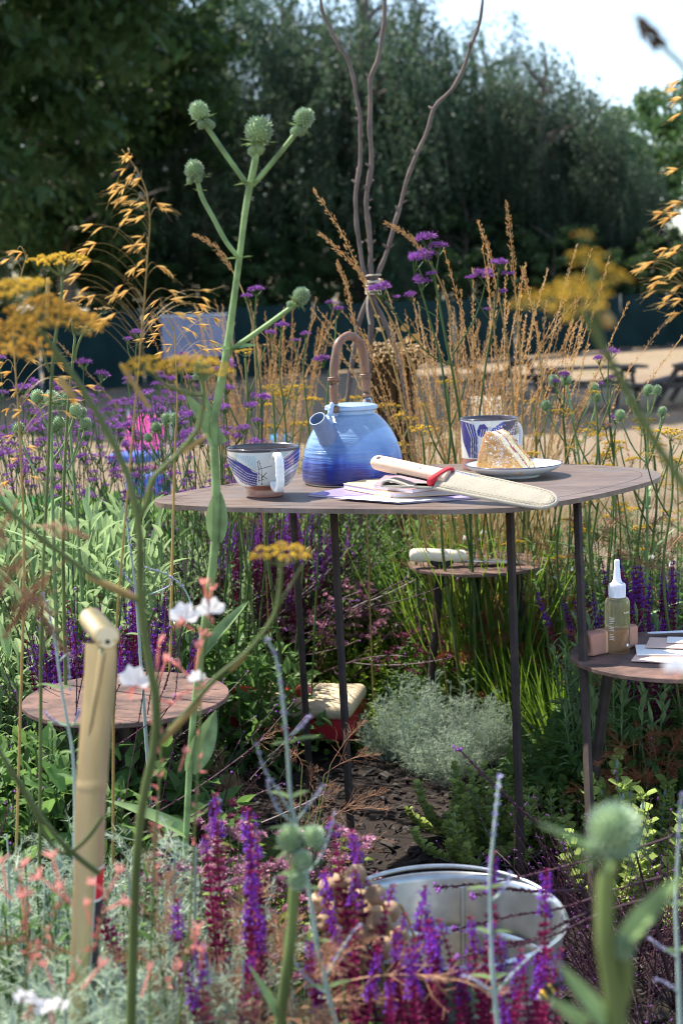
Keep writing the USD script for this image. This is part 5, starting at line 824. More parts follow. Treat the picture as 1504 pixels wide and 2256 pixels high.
# ------------------------------------------------------------------ single plants that stand out
class Hero:
    """a plant measured along lines of sight at its own distance; every coordinate is kept relative to its foot"""
    def __init__(s, name, label, cat, px, Y, seed=1):
        s.o = np.array([at(px, 2000, Y)[0], Y, 0.0]); s.t = thing(name, label, cat, s.o); s.Y = Y; s.r = np.random.default_rng(seed)
    def p(s, px, py, dy=0): return at(px, py, s.Y + dy) - s.o
    def path(s, P, n=24): return spline([s.p(*q) for q in P], n)
    def m(s, px): return px / pxm(s.Y)
    def add(s, nm, g, m, kind=None, smooth=False): return part(s.t, nm, g, m, smooth=smooth, kind=kind) if g.V else None
def stem_to_soil(q, z=-.02):
    """the last point continues down to the soil"""
    e = np.array(q[-1]); d = unit(q[-1] - q[-2]); t = (z - e[2]) / min(d[2], -.3); return np.vstack([q, [e + d * t]])

# tallest sea holly, in focus, left of the kettle
H = Hero('sea_holly', 'tallest pale green sea holly stem crossing in front of the table left of the cup', 'sea holly', 420, 2.05, 3); s, b = G(), G()
P = [(568, 300), (558, 375), (551, 405), (541, 460), (527, 570), (511, 690), (497, 790), (480, 880), (470, 940), (473, 1010), (477, 1100), (470, 1230), (456, 1340), (441, 1450), (428, 1560), (418, 1680), (412, 1800), (405, 1950)]
W_ = [9, 9.5, 8, 8.5, 9.5, 11, 12, 12.5, 12.5, 11.5, 12, 11, 10, 9.5, 9, 9, 9, 9]
q = stem_to_soil(spline([H.p(*k) for k in P], 60)); w = np.r_[np.interp(np.linspace(0, 1, 60), np.linspace(0, 1, len(W_)), W_), 9]; s.tubes(q, H.m(w) * .82, 10)
heads = [((570, 288), (565, 330), 30, None), ((438, 244), (455, 278), 21, (546, 408)), ((669, 260), (652, 292), 22, (556, 408)), ((428, 374), (434, 395), 21, None), ((663, 652), (648, 672), 19, (506, 772)), ((442, 809), (443, 832), 18, None)]
for c, n_, r, j in heads:
    cc, nn = H.p(*c), H.p(*n_); u = unit(cc - nn + [0, -.002, 0]); g = G(); holly_head(g, b, H.r, cc, u, H.m(r) * .95); H.add('spiny_head', g, 'holly_head')
    if r < 22 or True:
        for k in range(3):
            e = nn + H.r.normal(0, 1, 3) * H.m(8) * [1, .8, .5]; g = G(); holly_head(g, b, H.r, e, unit([H.r.normal(0, .5), H.r.normal(0, .5), .8]), H.m(r) * H.r.uniform(.32, .5), False); H.add('small_bud', g, 'holly_head')
    if j: s.tubes(spline([H.p(*j), (H.p(*j) * .5 + nn * .5) + [0, 0, -.001], nn], 8), H.m(5.5), 8)
s.tubes(H.path([(522, 562), (500, 535), (470, 480), (442, 425), (434, 392)]), H.m(5), 8); s.tubes(H.path([(475, 950), (462, 905), (448, 860), (443, 815)]), H.m(np.linspace(7, 4, 24)), 8)
for n_, k, sz in [((551, 405), 7, 34), ((526, 570), 4, 34), ((506, 772), 5, 40), ((448, 880), 3, 20), ((440, 420), 5, 18), ((650, 676), 6, 20), ((443, 838), 6, 18)]:
    a = H.r.uniform(0, 6.28, k); a = np.arange(k) * 6.283 / k + H.r.uniform(0, 1); D = np.stack([np.cos(a), np.sin(a) * .8, H.r.uniform(.1, .6, k)], 1); b.leaves(np.repeat(H.p(*n_)[None], k, 0), D, [0, 0, 1], H.m(sz) * H.r.uniform(.8, 1.2, k), H.m(sz) * .33, 'blade', .15, .35, 4)
b.leaves(H.p(508, 772), unit(H.p(566, 756, -.01) - H.p(508, 772)), [0, -.6, .8], H.m(62), H.m(16), 'lance', .08, .35, 6)
L = G(); L.leaves(H.p(476, 985), unit(H.p(408, 852) - H.p(476, 985)), [.5, -.8, .3], H.m(140), H.m(46), 'blade', .12, .4, 8); L.leaves(H.p(478, 1195), unit(H.p(480, 1080) - H.p(478, 1195)), [0, -1, .1], H.m(125), H.m(52), 'lance', .0, .3, 8)
L.leaves(H.p(418, 1700), unit(H.p(468, 1590) - H.p(418, 1700)), [.3, -.8, .4], H.m(150), H.m(60), 'lance', .15, .35, 8); L.leaves(H.p(410, 1840), unit(H.p(240, 1740) - H.p(410, 1840)), [.3, -.5, .8], H.m(200), H.m(40), 'blade', .2, .3, 8); L.leaves(H.p(440, 1455), unit(H.p(545, 1320) - H.p(440, 1455)), [-.4, -.7, .5], H.m(175), H.m(34), 'lance', .05, .4, 8)
H.add('stem', s, 'stem_glaucous', smooth=True); H.add('bracts', b, 'stem_glaucous', 'stuff'); H.add('sheathing_leaves', L, 'stem_glaucous', 'stuff', True)

# sea holly at the bottom, middle and right (near the lens)
H = Hero('sea_holly', 'near sea holly with a cluster of round heads at the bottom centre', 'sea holly', 640, 1.34, 5); s, b = G(), G()
s.tubes(stem_to_soil(H.path([(655, 1880), (648, 1960), (642, 2060), (630, 2150), (618, 2240)])), H.m(13), 10)
for c, r, u in [((640, 1848), 33, [-.2, -.3, 1]), ((690, 1846), 27, [.3, .2, 1]), ((668, 1894), 22, [.2, -.9, .3]), ((655, 1940), 24, [.1, -.5, -.2])]: g = G(); holly_head(g, b, H.r, H.p(*c, H.r.uniform(-.01, .01)), unit(u), H.m(r) * .93); H.add('spiny_head', g, 'holly_head')
b.leaves(H.p(645, 2140), unit(H.p(640, 2020) - H.p(645, 2140)), [-.7, -.7, 0], H.m(150), H.m(42), 'lance', .1, .3, 6); b.leaves(H.p(622, 2250), unit(H.p(560, 2140) - H.p(622, 2250)), [.2, -.8, .4], H.m(150), H.m(24), 'blade', .2, .3, 6); b.leaves(H.p(655, 1925), unit(H.p(615, 1870) - H.p(655, 1925)), [0, -.5, 1], H.m(60), H.m(12), 'blade', .1, .3, 4); b.leaves(H.p(655, 1925), unit(H.p(740, 1880) - H.p(655, 1925)), [0, -.5, 1], H.m(70), H.m(12), 'blade', .1, .3, 4); b.leaves(H.p(655, 1925), unit(H.p(615, 1925) - H.p(655, 1925)), [0, -.5, 1], H.m(48), H.m(14), 'blade', .1, .3, 4)
H.add('stem', s, 'stem_olive', smooth=True); H.add('bracts', b, 'stem_glaucous', 'stuff')
H = Hero('sea_holly', 'blurred sea holly with one big round head close to the lens at bottom right', 'sea holly', 1340, .80, 6); s, b = G(), G()
s.tubes(stem_to_soil(H.path([(1352, 1890), (1332, 1960), (1332, 2060), (1345, 2150), (1360, 2260)])), H.m(np.linspace(20, 25, 25)), 12)
g = G(); holly_head(g, b, H.r, H.p(1352, 1832), unit([.05, -.2, 1]), H.m(62) * .95); H.add('spiny_head', g, 'holly_head'); g = G(); holly_head(g, b, H.r, H.p(1305, 1868), unit([-.5, -.6, .4]), H.m(20), False); H.add('small_bud', g, 'holly_head'); g = G(); holly_head(g, b, H.r, H.p(1372, 2088), unit([-.1, -.6, .8]), H.m(26), False); H.add('small_bud', g, 'holly_head')
for tip, L_, w in [((1172, 1800), 150, 20), ((1450, 1835), 80, 22), ((1405, 1900), 60, 26)]: b.leaves(H.p(1330, 1890), unit(H.p(*tip) - H.p(1330, 1890)), [0, -.4, 1], H.m(L_ * 1.2), H.m(w * 1.6), 'blade', .05, .3, 5)
b.leaves(H.p(1352, 2110), unit(H.p(1470, 1960) - H.p(1352, 2110)), [-.5, -.7, .4], H.m(250), H.m(60), 'lance', .06, .35, 8); s.tubes(H.path([(1372, 2090), (1380, 2140), (1362, 2230)]), H.m(16), 10); b.leaves(H.p(1335, 2262), unit(H.p(1222, 2110) - H.p(1335, 2262)), [.3, -.7, .5], H.m(205), H.m(52), 'blade', .05, .3, 8); b.leaves(H.p(1290, 2262), unit(H.p(1200, 2190) - H.p(1290, 2262)), [.3, -.7, .5], H.m(120), H.m(40), 'blade', .1, .3, 6)
H.add('stem', s, 'stem_olive', smooth=True); H.add('bracts', b, 'stem_glaucous', 'stuff')

# fennels in the foreground
def fennel_hero(name, label, px, Y, seed, stems, umbels, sheaths=(), fronds=(), col='fennel_yellow'):
    H = Hero(name, label, 'fennel', px, Y, seed); s, f, sh = G(), G(), G()
    for P, w0, w1, soil in stems: q = H.path(P); q = stem_to_soil(q) if soil else q; s.tubes(q, H.m(np.linspace(w0, w1, len(q))), 8)
    for hub, up, r, rays, dots, dy, c in umbels: g = G(); umbel(g, s, H.r, H.p(*hub, dy), unit(up), H.m(r) * .92, rays, dots, .62, H.m(r) * .04); H.add('umbel', g, c)
    for a, b_, w in sheaths: sh.tubes(H.path([a, ((a[0] + b_[0]) / 2, (a[1] + b_[1]) / 2), b_], 8), H.m(np.array([w * .55, w * .9, w, w, w * .95, w * .9, w * .8, w * .7])), 8)
    for a, b_, n in fronds: d = H.p(*b_) - H.p(*a); frond(f, H.r, H.p(*a), d, np.linalg.norm(d), n, .0008)
    H.add('stem', s, 'stem_olive', smooth=True); H.add('stem_sheath', sh, 'stem_straw', 'stuff', True); H.add('thread_leaves', f, 'straw_frond', 'stuff'); return H
fennel_hero('fennel', 'big blurred fennel on the left with orange umbels and a thick bent stem', 300, 1.38, 8,
    [([(95, 735), (150, 810), (225, 930), (285, 1060), (308, 1180), (308, 1310), (325, 1440), (345, 1560), (340, 1640), (312, 1780), (298, 1950), (292, 2120), (288, 2256)], 6.5, 12, True), ([(40, 690), (55, 720), (95, 735)], 5, 6, False), ([(95, 735), (118, 770), (130, 800)], 5, 6, False),
     ([(448, 860), (440, 930), (392, 1000), (335, 1060), (322, 1110), (300, 1150)], 4.5, 7, False), ([(430, 800), (445, 830), (448, 860)], 4, 4.5, False), ([(320, 800), (370, 850), (448, 870)], 4, 4.5, False), ([(308, 1325), (230, 1285), (150, 1230), (60, 1160), (-20, 1085)], 7, 5, False), ([(345, 1640), (410, 1570), (470, 1500), (560, 1420), (612, 1330), (618, 1245)], 7, 4.5, False), ([(225, 1800), (140, 1880), (60, 1760), (-10, 1640)], 5, 5, False), ([(220, 1925), (130, 1850), (40, 1720), (-10, 1640)], 7, 5, False), ([(612, 1335), (640, 1290), (668, 1240)], 4, 2, False)],
    [((40, 670), (-.1, -.25, 1), 80, 22, 16, 0, 'fennel_yellow'), ((98, 725), (.1, -.45, 1), 88, 24, 16, .02, 'fennel_rust'), ((32, 768), (-.2, -.5, 1), 84, 22, 14, -.02, 'fennel_rust'), ((165, 735), (.35, -.3, 1), 72, 18, 14, .03, 'fennel_rust'), ((70, 790), (0, -.6, 1), 60, 16, 14, .03, 'fennel_rust'), ((318, 825), (-.1, -.4, 1), 50, 16, 14, 0, 'fennel_yellow'), ((400, 822), (-.2, -.4, 1), 52, 16, 14, 0, 'fennel_yellow'), ((455, 830), (.25, -.4, 1), 56, 16, 14, .01, 'fennel_yellow'), ((618, 1248), (.05, -.12, 1), 72, 16, 15, 0, 'fennel_yellow')],
    [((308, 1322), (190, 1268), 9), ((350, 1640), (440, 1545), 9), ((130, 830), (165, 880), 9), ((395, 1000), (455, 960), 6), ((265, 800), (330, 900), 6), ((505, 1480), (560, 1420), 6)],
    [((90, 1190), (-30, 1330), 50), ((150, 1230), (10, 1380), 60), ((60, 1160), (190, 1170), 40), ((0, 1260), (150, 1420), 50), ((40, 1100), (-30, 1240), 40)])
fennel_hero('fennel', 'fennel at left with one sharp flat amber umbel above the oat grass', 150, 1.9, 9, [([(138, 600), (136, 650), (120, 760), (110, 900), (105, 1050), (95, 1250), (90, 1500)], 3.2, 4, True), ([(110, 820), (90, 740), (100, 640)], 3, 2, False)], [((137, 608), (-.05, -.1, 1), 72, 18, 16, 0, 'fennel_yellow')], [((104, 700), (106, 610), 5)])
fennel_hero('fennel', 'slim fennel with small tan umbels in front of the dark fence at left', 165, 2.6, 10, [([(165, 745), (160, 800), (150, 900), (140, 1100), (140, 1300)], 3, 4, True), ([(165, 790), (185, 730), (225, 690)], 3, 2, False), ([(165, 745), (158, 700), (160, 670)], 2.5, 2, False)], [((228, 692), (0, -.1, 1), 24, 12, 10, 0, 'plume_gold'), ((160, 680), (-.1, -.1, 1), 22, 12, 10, 0, 'plume_gold'), ((190, 735), (.2, -.1, 1), 26, 12, 10, 0, 'fennel_rust')])
fennel_hero('fennel', 'very blurred yellow fennel close to the lens at upper right', 1500, .92, 11, [([(1285, 690), (1330, 770), (1385, 870), (1440, 970), (1510, 1080), (1560, 1200), (1590, 1500)], 9, 13, True), ([(1300, 580), (1308, 640), (1318, 720), (1330, 775)], 10, 6, False)],
    [((1290, 690), (-.45, -.5, 1), 85, 16, 14, 0, 'fennel_yellow'), ((1215, 672), (-.7, -.3, 1), 50, 12, 12, -.01, 'fennel_yellow'), ((1160, 680), (-.5, -.3, 1), 44, 12, 12, 0, 'fennel_yellow'), ((1262, 650), (-.3, -.5, 1), 52, 12, 12, .01, 'fennel_yellow'), ((1335, 625), (.4, -.4, 1), 58, 12, 12, .01, 'fennel_yellow'), ((1290, 585), (-.05, -.5, 1), 46, 12, 12, 0, 'fennel_yellow'), ((1284, 528), (0, -.3, 1), 26, 8, 10, .01, 'fennel_rust')], [((1345, 720), (1330, 690), 14)])
for i, (px, py, Y, r, lab) in enumerate([(700, 1440, 2.0, 60, ''), (985, 838, 3.6, 26, 'fennel with a yellow umbel in the feather grass right of the kettle'), (1240, 905, 3.55, 30, 'fennel umbel right of the cake slice, tan yellow'), (1315, 935, 3.5, 34, 'fennel with the widest golden umbel in front of the picnic tables'), (1418, 925, 3.5, 30, 'fennel umbel second from the right edge'), (1475, 950, 2.9, 34, 'fennel umbel at the right edge above the table end'), (1440, 985, 3.5, 26, 'lower fennel umbel near the right end of the table'), (1175, 880, 3.9, 24, 'small fennel umbel by the last feather grass plume'), (930, 945, 3.7, 36, 'fennel with flat yellow umbel just right of the kettle'), (600, 850, 3.6, 28, 'fennel umbel left of the kettle handle'), (540, 770, 3.7, 26, 'fennel umbel behind the tall sea holly stem'), (1310, 855, 3.4, 16, 'tiny fennel umbel between two round holly heads')]):
    if lab: fennel_hero('fennel', lab, px, Y, 30 + i, [([(px, py + 18), (px + 6, py + 120), (px - 14, py + 300), (px - 5, py + 420)], 2.6, 3.6, True), ([(px + 4, py + 110), (px + 30, py + 40), (px + 44, py - 4)], 2, 1.5, False), ([(px, py + 190), (px - 40, py + 110), (px - 52, py + 60)], 2.2, 1.5, False)], [((px, py + 16), (0, -.12, 1), r, 13, 12, 0, 'fennel_yellow'), ((px + 44, py - 4), (.1, -.1, 1), r * .5, 9, 9, 0, 'plume_gold'), ((px - 52, py + 60), (-.1, -.1, 1), r * .6, 10, 9, 0, 'fennel_yellow')], (), [((px, py + 260), (px + 60, py + 190), 30), ((px - 5, py + 320), (px - 70, py + 280), 30)])

# golden oats
def oats(label, px, Y, seed, culm, spk, ln=32):
    H = Hero('golden_oat_grass', label, 'grass', px, Y, seed); s, h = G(), G(); q = stem_to_soil(H.path(culm, 50)); s.tubes(q, H.m(np.linspace(1.4, 3.6, len(q))), 6); pl = np.array([np.r_[k] for k in culm], float); pl = spline(pl, 200)
    for x, y in spk:
        e = H.p(x, y, H.r.uniform(-.04, .04)); k = np.argmin(np.hypot(pl[:, 0] - x, (pl[:, 1] - y - abs(x - pl[:, 0]) * .7) * 1.0)); a = H.p(*pl[k]); m = (a + e) / 2 + [0, 0, .012 + np.linalg.norm(e - a) * .22]; h.tubes(bezier(a, m, e, 8), .00032, 3)
        g = G(); n = H.r.integers(2, 4); sd = -1 if x < pl[k, 0] + 8 else 1; D = np.stack([sd * H.r.uniform(.5, 1, n), H.r.normal(0, .3, n), H.r.uniform(-.75, .1, n)], 1)
        g.leaves(np.repeat(e[None], n, 0), D, [0, -.5, 1], H.m(ln) * H.r.uniform(.75, 1.1, n), H.m(ln) * .15, 'lance', H.r.uniform(-.1, .2, n), .6, 4); g.leaves(np.repeat(e[None], n, 0), D + rv(H.r, n) * .18, [0, -.5, 1], H.m(ln) * H.r.uniform(.6, .9, n), H.m(ln) * .13, 'lance', .1, .6, 4); H.add('spikelet', g, 'oat_gold')
        h.tubes(np.stack([np.repeat(e[None], n, 0), e + unit(D) * H.m(ln) * .8, e + unit(D) * H.m(ln) * 1.5 + rv(H.r, n) * .006], 1), .00022, 3)
    H.add('culm', s, 'stem_straw', smooth=True); H.add('hair_branches', h, 'stem_straw', 'stuff')
oats('tall golden oat panicle arching against the dark trees at left', 255, 2.0, 2, [(268, 328), (300, 372), (324, 425), (330, 480), (325, 560), (318, 660), (306, 800), (292, 960), (278, 1120), (266, 1260), (258, 1360), (250, 1600)],
     [(285, 336), (292, 345), (278, 372), (296, 382), (312, 392), (262, 402), (262, 418), (276, 410), (268, 440), (282, 432), (300, 444), (322, 446), (345, 448), (352, 462), (318, 475), (292, 462), (282, 478), (302, 482), (316, 522), (300, 540), (322, 538), (320, 572), (300, 588), (322, 594), (345, 586), (362, 592), (205, 494), (226, 500), (196, 548), (212, 536), (200, 576), (178, 604), (182, 570), (270, 628), (282, 640), (262, 648), (196, 632), (210, 650), (190, 655), (372, 640), (376, 660), (440, 640), (444, 655), (436, 670), (384, 690), (178, 690), (160, 700), (240, 700), (255, 690), (230, 712), (150, 640), (165, 612)])
oats('golden oat panicle hanging in from the right edge', 1530, 2.0, 3, [(1512, 150), (1522, 260), (1530, 420), (1532, 600), (1530, 800), (1528, 1000), (1526, 1200), (1524, 1500), (1522, 1800)],
     [(1495, 178), (1490, 196), (1500, 215), (1498, 250), (1486, 452), (1460, 468), (1475, 480), (1500, 445), (1498, 470), (1430, 580), (1420, 590), (1440, 576), (1470, 548), (1490, 556), (1500, 540), (1452, 618), (1470, 625), (1460, 610), (1490, 600), (1500, 628), (1480, 650), (1470, 668), (1496, 690), (1502, 660), (1492, 372), (1500, 590), (1445, 640)], 33)
oats('low golden oat grass panicle among the verbena heads at left', 60, 2.1, 4, [(60, 560), (40, 640), (30, 760), (40, 900), (50, 1100), (50, 1400)], [(38, 552), (50, 556), (20, 570), (10, 800), (25, 820), (40, 860), (8, 845), (60, 790), (110, 780), (125, 800), (130, 830), (20, 900), (48, 905), (30, 960), (60, 985), (40, 1010), (20, 1060), (70, 1050), (118, 835), (90, 870), (140, 905), (152, 880), (165, 860), (190, 850), (60, 880)], 28)
oats('golden oat panicle mingling with the fennel heads left of the sea holly', 390, 2.7, 5, [(360, 690), (385, 740), (390, 850), (385, 1000), (380, 1200)], [(330, 690), (345, 702), (362, 715), (400, 720), (420, 730), (350, 735), (340, 750), (410, 700), (425, 690), (438, 715), (380, 760), (360, 775), (430, 760), (460, 750), (470, 770), (320, 745), (445, 770), (350, 660), (470, 700)], 26)
H = Hero('grass_spike', 'blurred dark grass spike close to the lens in the upper right corner', 'grass', 1600, .95, 4); g, s = G(), G(); q = H.path([(1398, 32), (1420, 62), (1440, 84)], 10); plume(g, s, H.r, q, .1, .006, 60); s.tubes(H.path([(1440, 84), (1475, 115), (1520, 165), (1580, 300), (1620, 600), (1630, 1200), (1630, 2200)], 30), H.m(5), 6); H.add('seed_spike', g, 'sheaf_brown'); H.add('stalk', s, 'stem_olive', smooth=True)

# gaura near the lens
def gaura_hero(label, px, Y, seed, stems, flowers, buds):
    H = Hero('gaura', label, 'gaura', px, Y, seed); s, b = G(), G()
    for P in stems: q = stem_to_soil(H.path(P)); s.tubes(q, H.m(np.linspace(2.2, 3.4, len(q))), 6); n = 16; t = H.r.uniform(.05, .6, n); b.seeds(pts_on(q, t), rv(H.r, n) + [0, 0, .8], H.m(24), H.m(7))
    for x, y, r, fx, fy in flowers: g = G(); gaura_flower(g, b, H.r, H.p(x, y), unit([fx, -.8, fy]), H.m(r)); H.add('white_flower', g, 'gaura_white')
    for x, y, dx, dy, l in buds: e = H.p(x + dx, y + dy, H.r.uniform(-.01, .01)); a = H.p(x, y); b.tubes(np.stack([a, (a + e) / 2, e]), H.m(np.array([2, 3, 1.8])), 6); n = 5; b.leaves(np.repeat(e[None], n, 0), rv(H.r, n) * .7 + unit(e - a), rv(H.r, n), H.m(l), H.m(7.5), 'lance', .2, .3, 3)
    H.add('stems', s, 'stem_olive', smooth=True); H.add('pink_buds', b, 'gaura_pink', 'stuff')
gaura_hero('white gaura with pink buds in front of the left stool', 450, 1.46, 6, [[(455, 1290), (452, 1380), (445, 1480), (440, 1600), (430, 1800), (420, 2000), (400, 2200)], [(345, 1440), (350, 1530), (355, 1620), (352, 1700), (340, 1900), (330, 2200)]],
           [(408, 1368, 46, -.5, .2), (462, 1352, 40, .4, .1), (300, 1510, 50, -.5, .1), (432, 1500, 26, .6, .2)], [(455, 1330, -5, -40, 22), (458, 1330, 8, -30, 20), (428, 1390, -20, -14, 24), (345, 1480, 5, -60, 30), (350, 1500, 14, -40, 26), (325, 1520, -22, -10, 24), (430, 1480, 8, -50, 26), (425, 1500, -30, -30, 24), (420, 1520, -20, 10, 20), (350, 1660, -8, -60, 22), (395, 1700, 12, -40, 20), (350, 1540, 18, 8, 20), (440, 1440, 4, -40, 22)])
gaura_hero('pink-budded gaura crossing the bronze handle in the lower left corner', 40, 1.25, 7, [[(20, 1900), (60, 2000), (60, 2100), (40, 2256)], [(150, 1950), (130, 2000), (70, 2120), (40, 2256)], [(240, 1960), (215, 2060), (140, 2200), (100, 2300)], [(440, 2040), (390, 2140), (330, 2256)]],
           [(72, 2210, 52, -.4, -.3), (112, 2225, 46, .4, -.3)], [(150, 1985, -60, -50, 34), (135, 1960, -20, -70, 30), (30, 1985, -28, -24, 34), (40, 1980, 10, -70, 30), (62, 2060, -14, -80, 28), (230, 1985, 30, -60, 30), (240, 1970, -30, -20, 30), (225, 2010, 40, -20, 28), (160, 2000, -20, -40, 30), (60, 2150, 20, -60, 26), (425, 2100, 10, -50, 34), (440, 2140, 4, -40, 26), (180, 2180, 40, -50, 28), (200, 2040, -10, -40, 26), (15, 1960, -10, -60, 28), (310, 2200, 20, -60, 24), (120, 2180, -20, -50, 24)])
H = Hero('gaura', 'blurred white gaura petals at the right edge in front of the stool', 'gaura', 1530, .85, 8); g, b = G(), G(); gaura_flower(g, b, H.r, H.p(1492, 1478), unit([-.3, -.8, .3]), H.m(36)); s = G(); s.tubes(stem_to_soil(H.path([(1500, 1480), (1540, 1600), (1560, 1900), (1565, 2200)])), H.m(4), 6); H.add('white_flower', g, 'gaura_white'); H.add('stamens', b, 'gaura_pink', 'stuff'); H.add('stem', s, 'stem_olive')

# lavender-budded silver stems
def russian_sage(label, px, Y, seed, main, sides, tw=5, buds=True):
    H = Hero('russian_sage', label, 'russian sage', px, Y, seed); s, b, L = G(), G(), G(); q = stem_to_soil(H.path(main, 40)); s.tubes(q, H.m(np.linspace(tw * .55, tw * 1.3, len(q))), 8)
    def whorls(P, t0, t1, n, sz):
        for t in np.linspace(t0, t1, n): p = pts_on(P, np.array(t)); m = 9; d = rv(H.r, m) * [1, 1, .7] + [0, 0, .3]; b.seeds(p, d, H.m(sz) * H.r.uniform(.7, 1.2, m), H.m(sz) * .55)
    whorls(q, 0, .22, 7, tw * 2.1)
    for P in sides: w = H.path(P, 12); s.tubes(w, H.m(np.linspace(tw * .6, tw * .3, 12)), 6); whorls(w, .35, 1, 6, tw * 1.7)
    for (x, y) in [main[k] for k in range(3, len(main) - 1)]:
        for dx in (-1, 1): L.leaves(H.p(x, y), unit(H.p(x + dx * 60, y - 40 * H.r.uniform(.2, 1), H.r.uniform(-.02, .02)) - H.p(x, y)), [0, -.3, 1], H.m(tw * 14) * H.r.uniform(.5, 1.2), H.m(tw * 3), 'lance', .2, .3, 5)
    H.add('stem', s, 'stem_silver', smooth=True); H.add('lavender_buds', b, 'lavender_bud', 'stuff'); H.add('leaves', L, 'sage_leaf', 'stuff')
russian_sage('pale lavender-budded sage stem rising through the middle of the picture', 690, 1.42, 3, [(588, 1410), (608, 1450), (622, 1540), (632, 1640), (640, 1760), (655, 1830), (680, 1960), (698, 2080), (720, 2180), (740, 2256)], [[(640, 1790), (610, 1740), (580, 1690), (565, 1640)], [(645, 1810), (610, 1780), (590, 1720)], [(652, 1812), (680, 1775), (712, 1732)], [(672, 1930), (710, 1880), (735, 1795)], [(715, 2160), (760, 2080), (790, 2040)], [(640, 1620), (665, 1600), (680, 1580)], [(720, 2190), (670, 2150), (640, 2100)]])
russian_sage('lavender-budded sage stem standing in front of the bucket', 1090, 1.40, 4, [(1100, 1712), (1095, 1760), (1085, 1860), (1078, 1960), (1080, 2060), (1086, 2160), (1096, 2256)], [[(1082, 1985), (1105, 1965), (1125, 1925)], [(1092, 2190), (1125, 2150), (1190, 2090)], [(1090, 2200), (1060, 2170), (1020, 2150)]])
russian_sage('lavender-budded sage stem at the right edge in front of the soil', 1490, 1.36, 5, [(1502, 1750), (1497, 1800), (1492, 1900), (1488, 2000), (1492, 2100), (1498, 2256)], [[(1490, 2110), (1460, 2090), (1430, 2070)], [(1495, 2190), (1470, 2170), (1445, 2160)]])
russian_sage('slender grey sage stem left of the bronze handle, over the left stool', 165, 1.75, 6, [(95, 1310), (108, 1350), (122, 1420), (136, 1520), (150, 1600), (160, 1660), (164, 1720), (166, 1800)], [[(150, 1600), (120, 1590), (100, 1570)], [(158, 1600), (170, 1580), (175, 1565)], [(128, 1460), (150, 1440), (155, 1520)]], 3.6)
russian_sage('slender grey sage stem behind the thick fennel stem at left', 300, 2.3, 7, [(273, 1110), (282, 1160), (290, 1230), (298, 1290), (306, 1400), (320, 1600)], [[(300, 1300), (270, 1260), (258, 1240)], [(330, 1310), (380, 1280), (320, 1250)], [(420, 1330), (400, 1290), (330, 1255)]], 3.2)

# a verbena group to the right of the kettle, the heads measured one by one
def verbena_hero(label, px, Y, seed, stems, heads):
    H = Hero('tall_verbena', label, 'verbena', px, Y, seed); s = G()
    for P, w, soil in stems: q = H.path(P); q = stem_to_soil(q) if soil else q; s.tubes(q, H.m(np.linspace(w * .7, w, len(q))), 6)
    for x, y, r in heads: g = G(); vhead(g, s, H.r, H.p(x, y + r * .2, H.r.uniform(-.01, .01)), H.m(r) * 1.22, (0, -.15, 1), 1.6); H.add('flower_head', g, 'verbena_flower')
    H.add('stem', s, 'stem_green', smooth=True)
verbena_hero('tall verbena with the highest purple heads, right of the wigwam', 1000, 3.58, 3, [([(950, 575), (962, 640), (980, 740), (1002, 850), (1018, 960), (1030, 1080), (1040, 1250)], 3.6, True), ([(925, 630), (945, 700), (972, 800), (985, 900), (1000, 1000)], 3, True), ([(915, 580), (930, 615), (932, 640)], 2, False), ([(965, 560), (962, 590), (952, 620)], 2, False), ([(905, 660), (950, 690), (966, 700)], 1.6, False), ([(845, 650), (900, 730), (960, 790), (1000, 805)], 2, False)],
             [(944, 530, 24), (968, 546, 19), (912, 576, 28), (940, 562, 20), (925, 622, 21), (903, 652, 13), (842, 640, 24), (955, 605, 12), (873, 655, 8)])
verbena_hero('tall verbena with purple heads beside the two highest grass plumes', 1085, 3.62, 4, [([(1098, 590), (1090, 680), (1070, 800), (1052, 950), (1040, 1080), (1035, 1250)], 2.8, True), ([(1070, 615), (1050, 690), (1010, 760), (985, 800)], 2, False), ([(1035, 620), (1050, 660), (1075, 700)], 1.6, False), ([(1110, 655), (1095, 700), (1080, 760)], 1.5, False)], [(1098, 579, 15), (1070, 608, 22), (1036, 612, 11), (1118, 606, 13), (1112, 645, 12), (1074, 682, 9), (1060, 600, 12)])
verbena_hero('slim verbena with a twin head left of the kettle handle', 740, 3.6, 5, [([(740, 700), (738, 745), (728, 800), (720, 880), (712, 1000)], 2.4, True)], [(728, 670, 12), (746, 684, 13), (712, 795, 17)])
for i, (px, py, Y, r, lab) in enumerate([(1342, 778, 3.55, 17, 'verbena with a lone purple head high above the picnic table'), (1245, 828, 3.55, 14, 'verbena with a lone purple head level with the picnic tabletop'), (1346, 833, 3.6, 10, 'small verbena head in front of the right picnic bench'), (1356, 924, 3.55, 14, 'verbena with a low purple head near the right end of the table'), (565, 640, 3.6, 15, 'verbena with a head behind the upper sea holly stem'), (620, 720, 3.6, 15, 'verbena beneath the right-hand sea holly branch'), (673, 737, 3.65, 11, 'small verbena head left of the kettle handle, near the grass'), (302, 735, 3.3, 14, 'verbena head beside the golden oat stem'), (500, 800, 3.5, 14, 'verbena close behind the sea holly stem'), (575, 880, 3.5, 17, 'verbena above the tea bowl'), (520, 965, 3.45, 16, 'verbena just left of the tea bowl rim'), (420, 795, 3.4, 14, 'verbena head behind the small holly bud')]):
    verbena_hero(lab, px, Y, 50 + i, [([(px, py + 8), (px - 4, py + 90), (px + 10, py + 240), (px + 4, py + 420)], 2.2, True), ([(px - 3, py + 70), (px - 20, py + 36), (px - 22, py + 20)], 1.5, False)], [(px, py, r), (px - 22, py + 14, r * .75)])

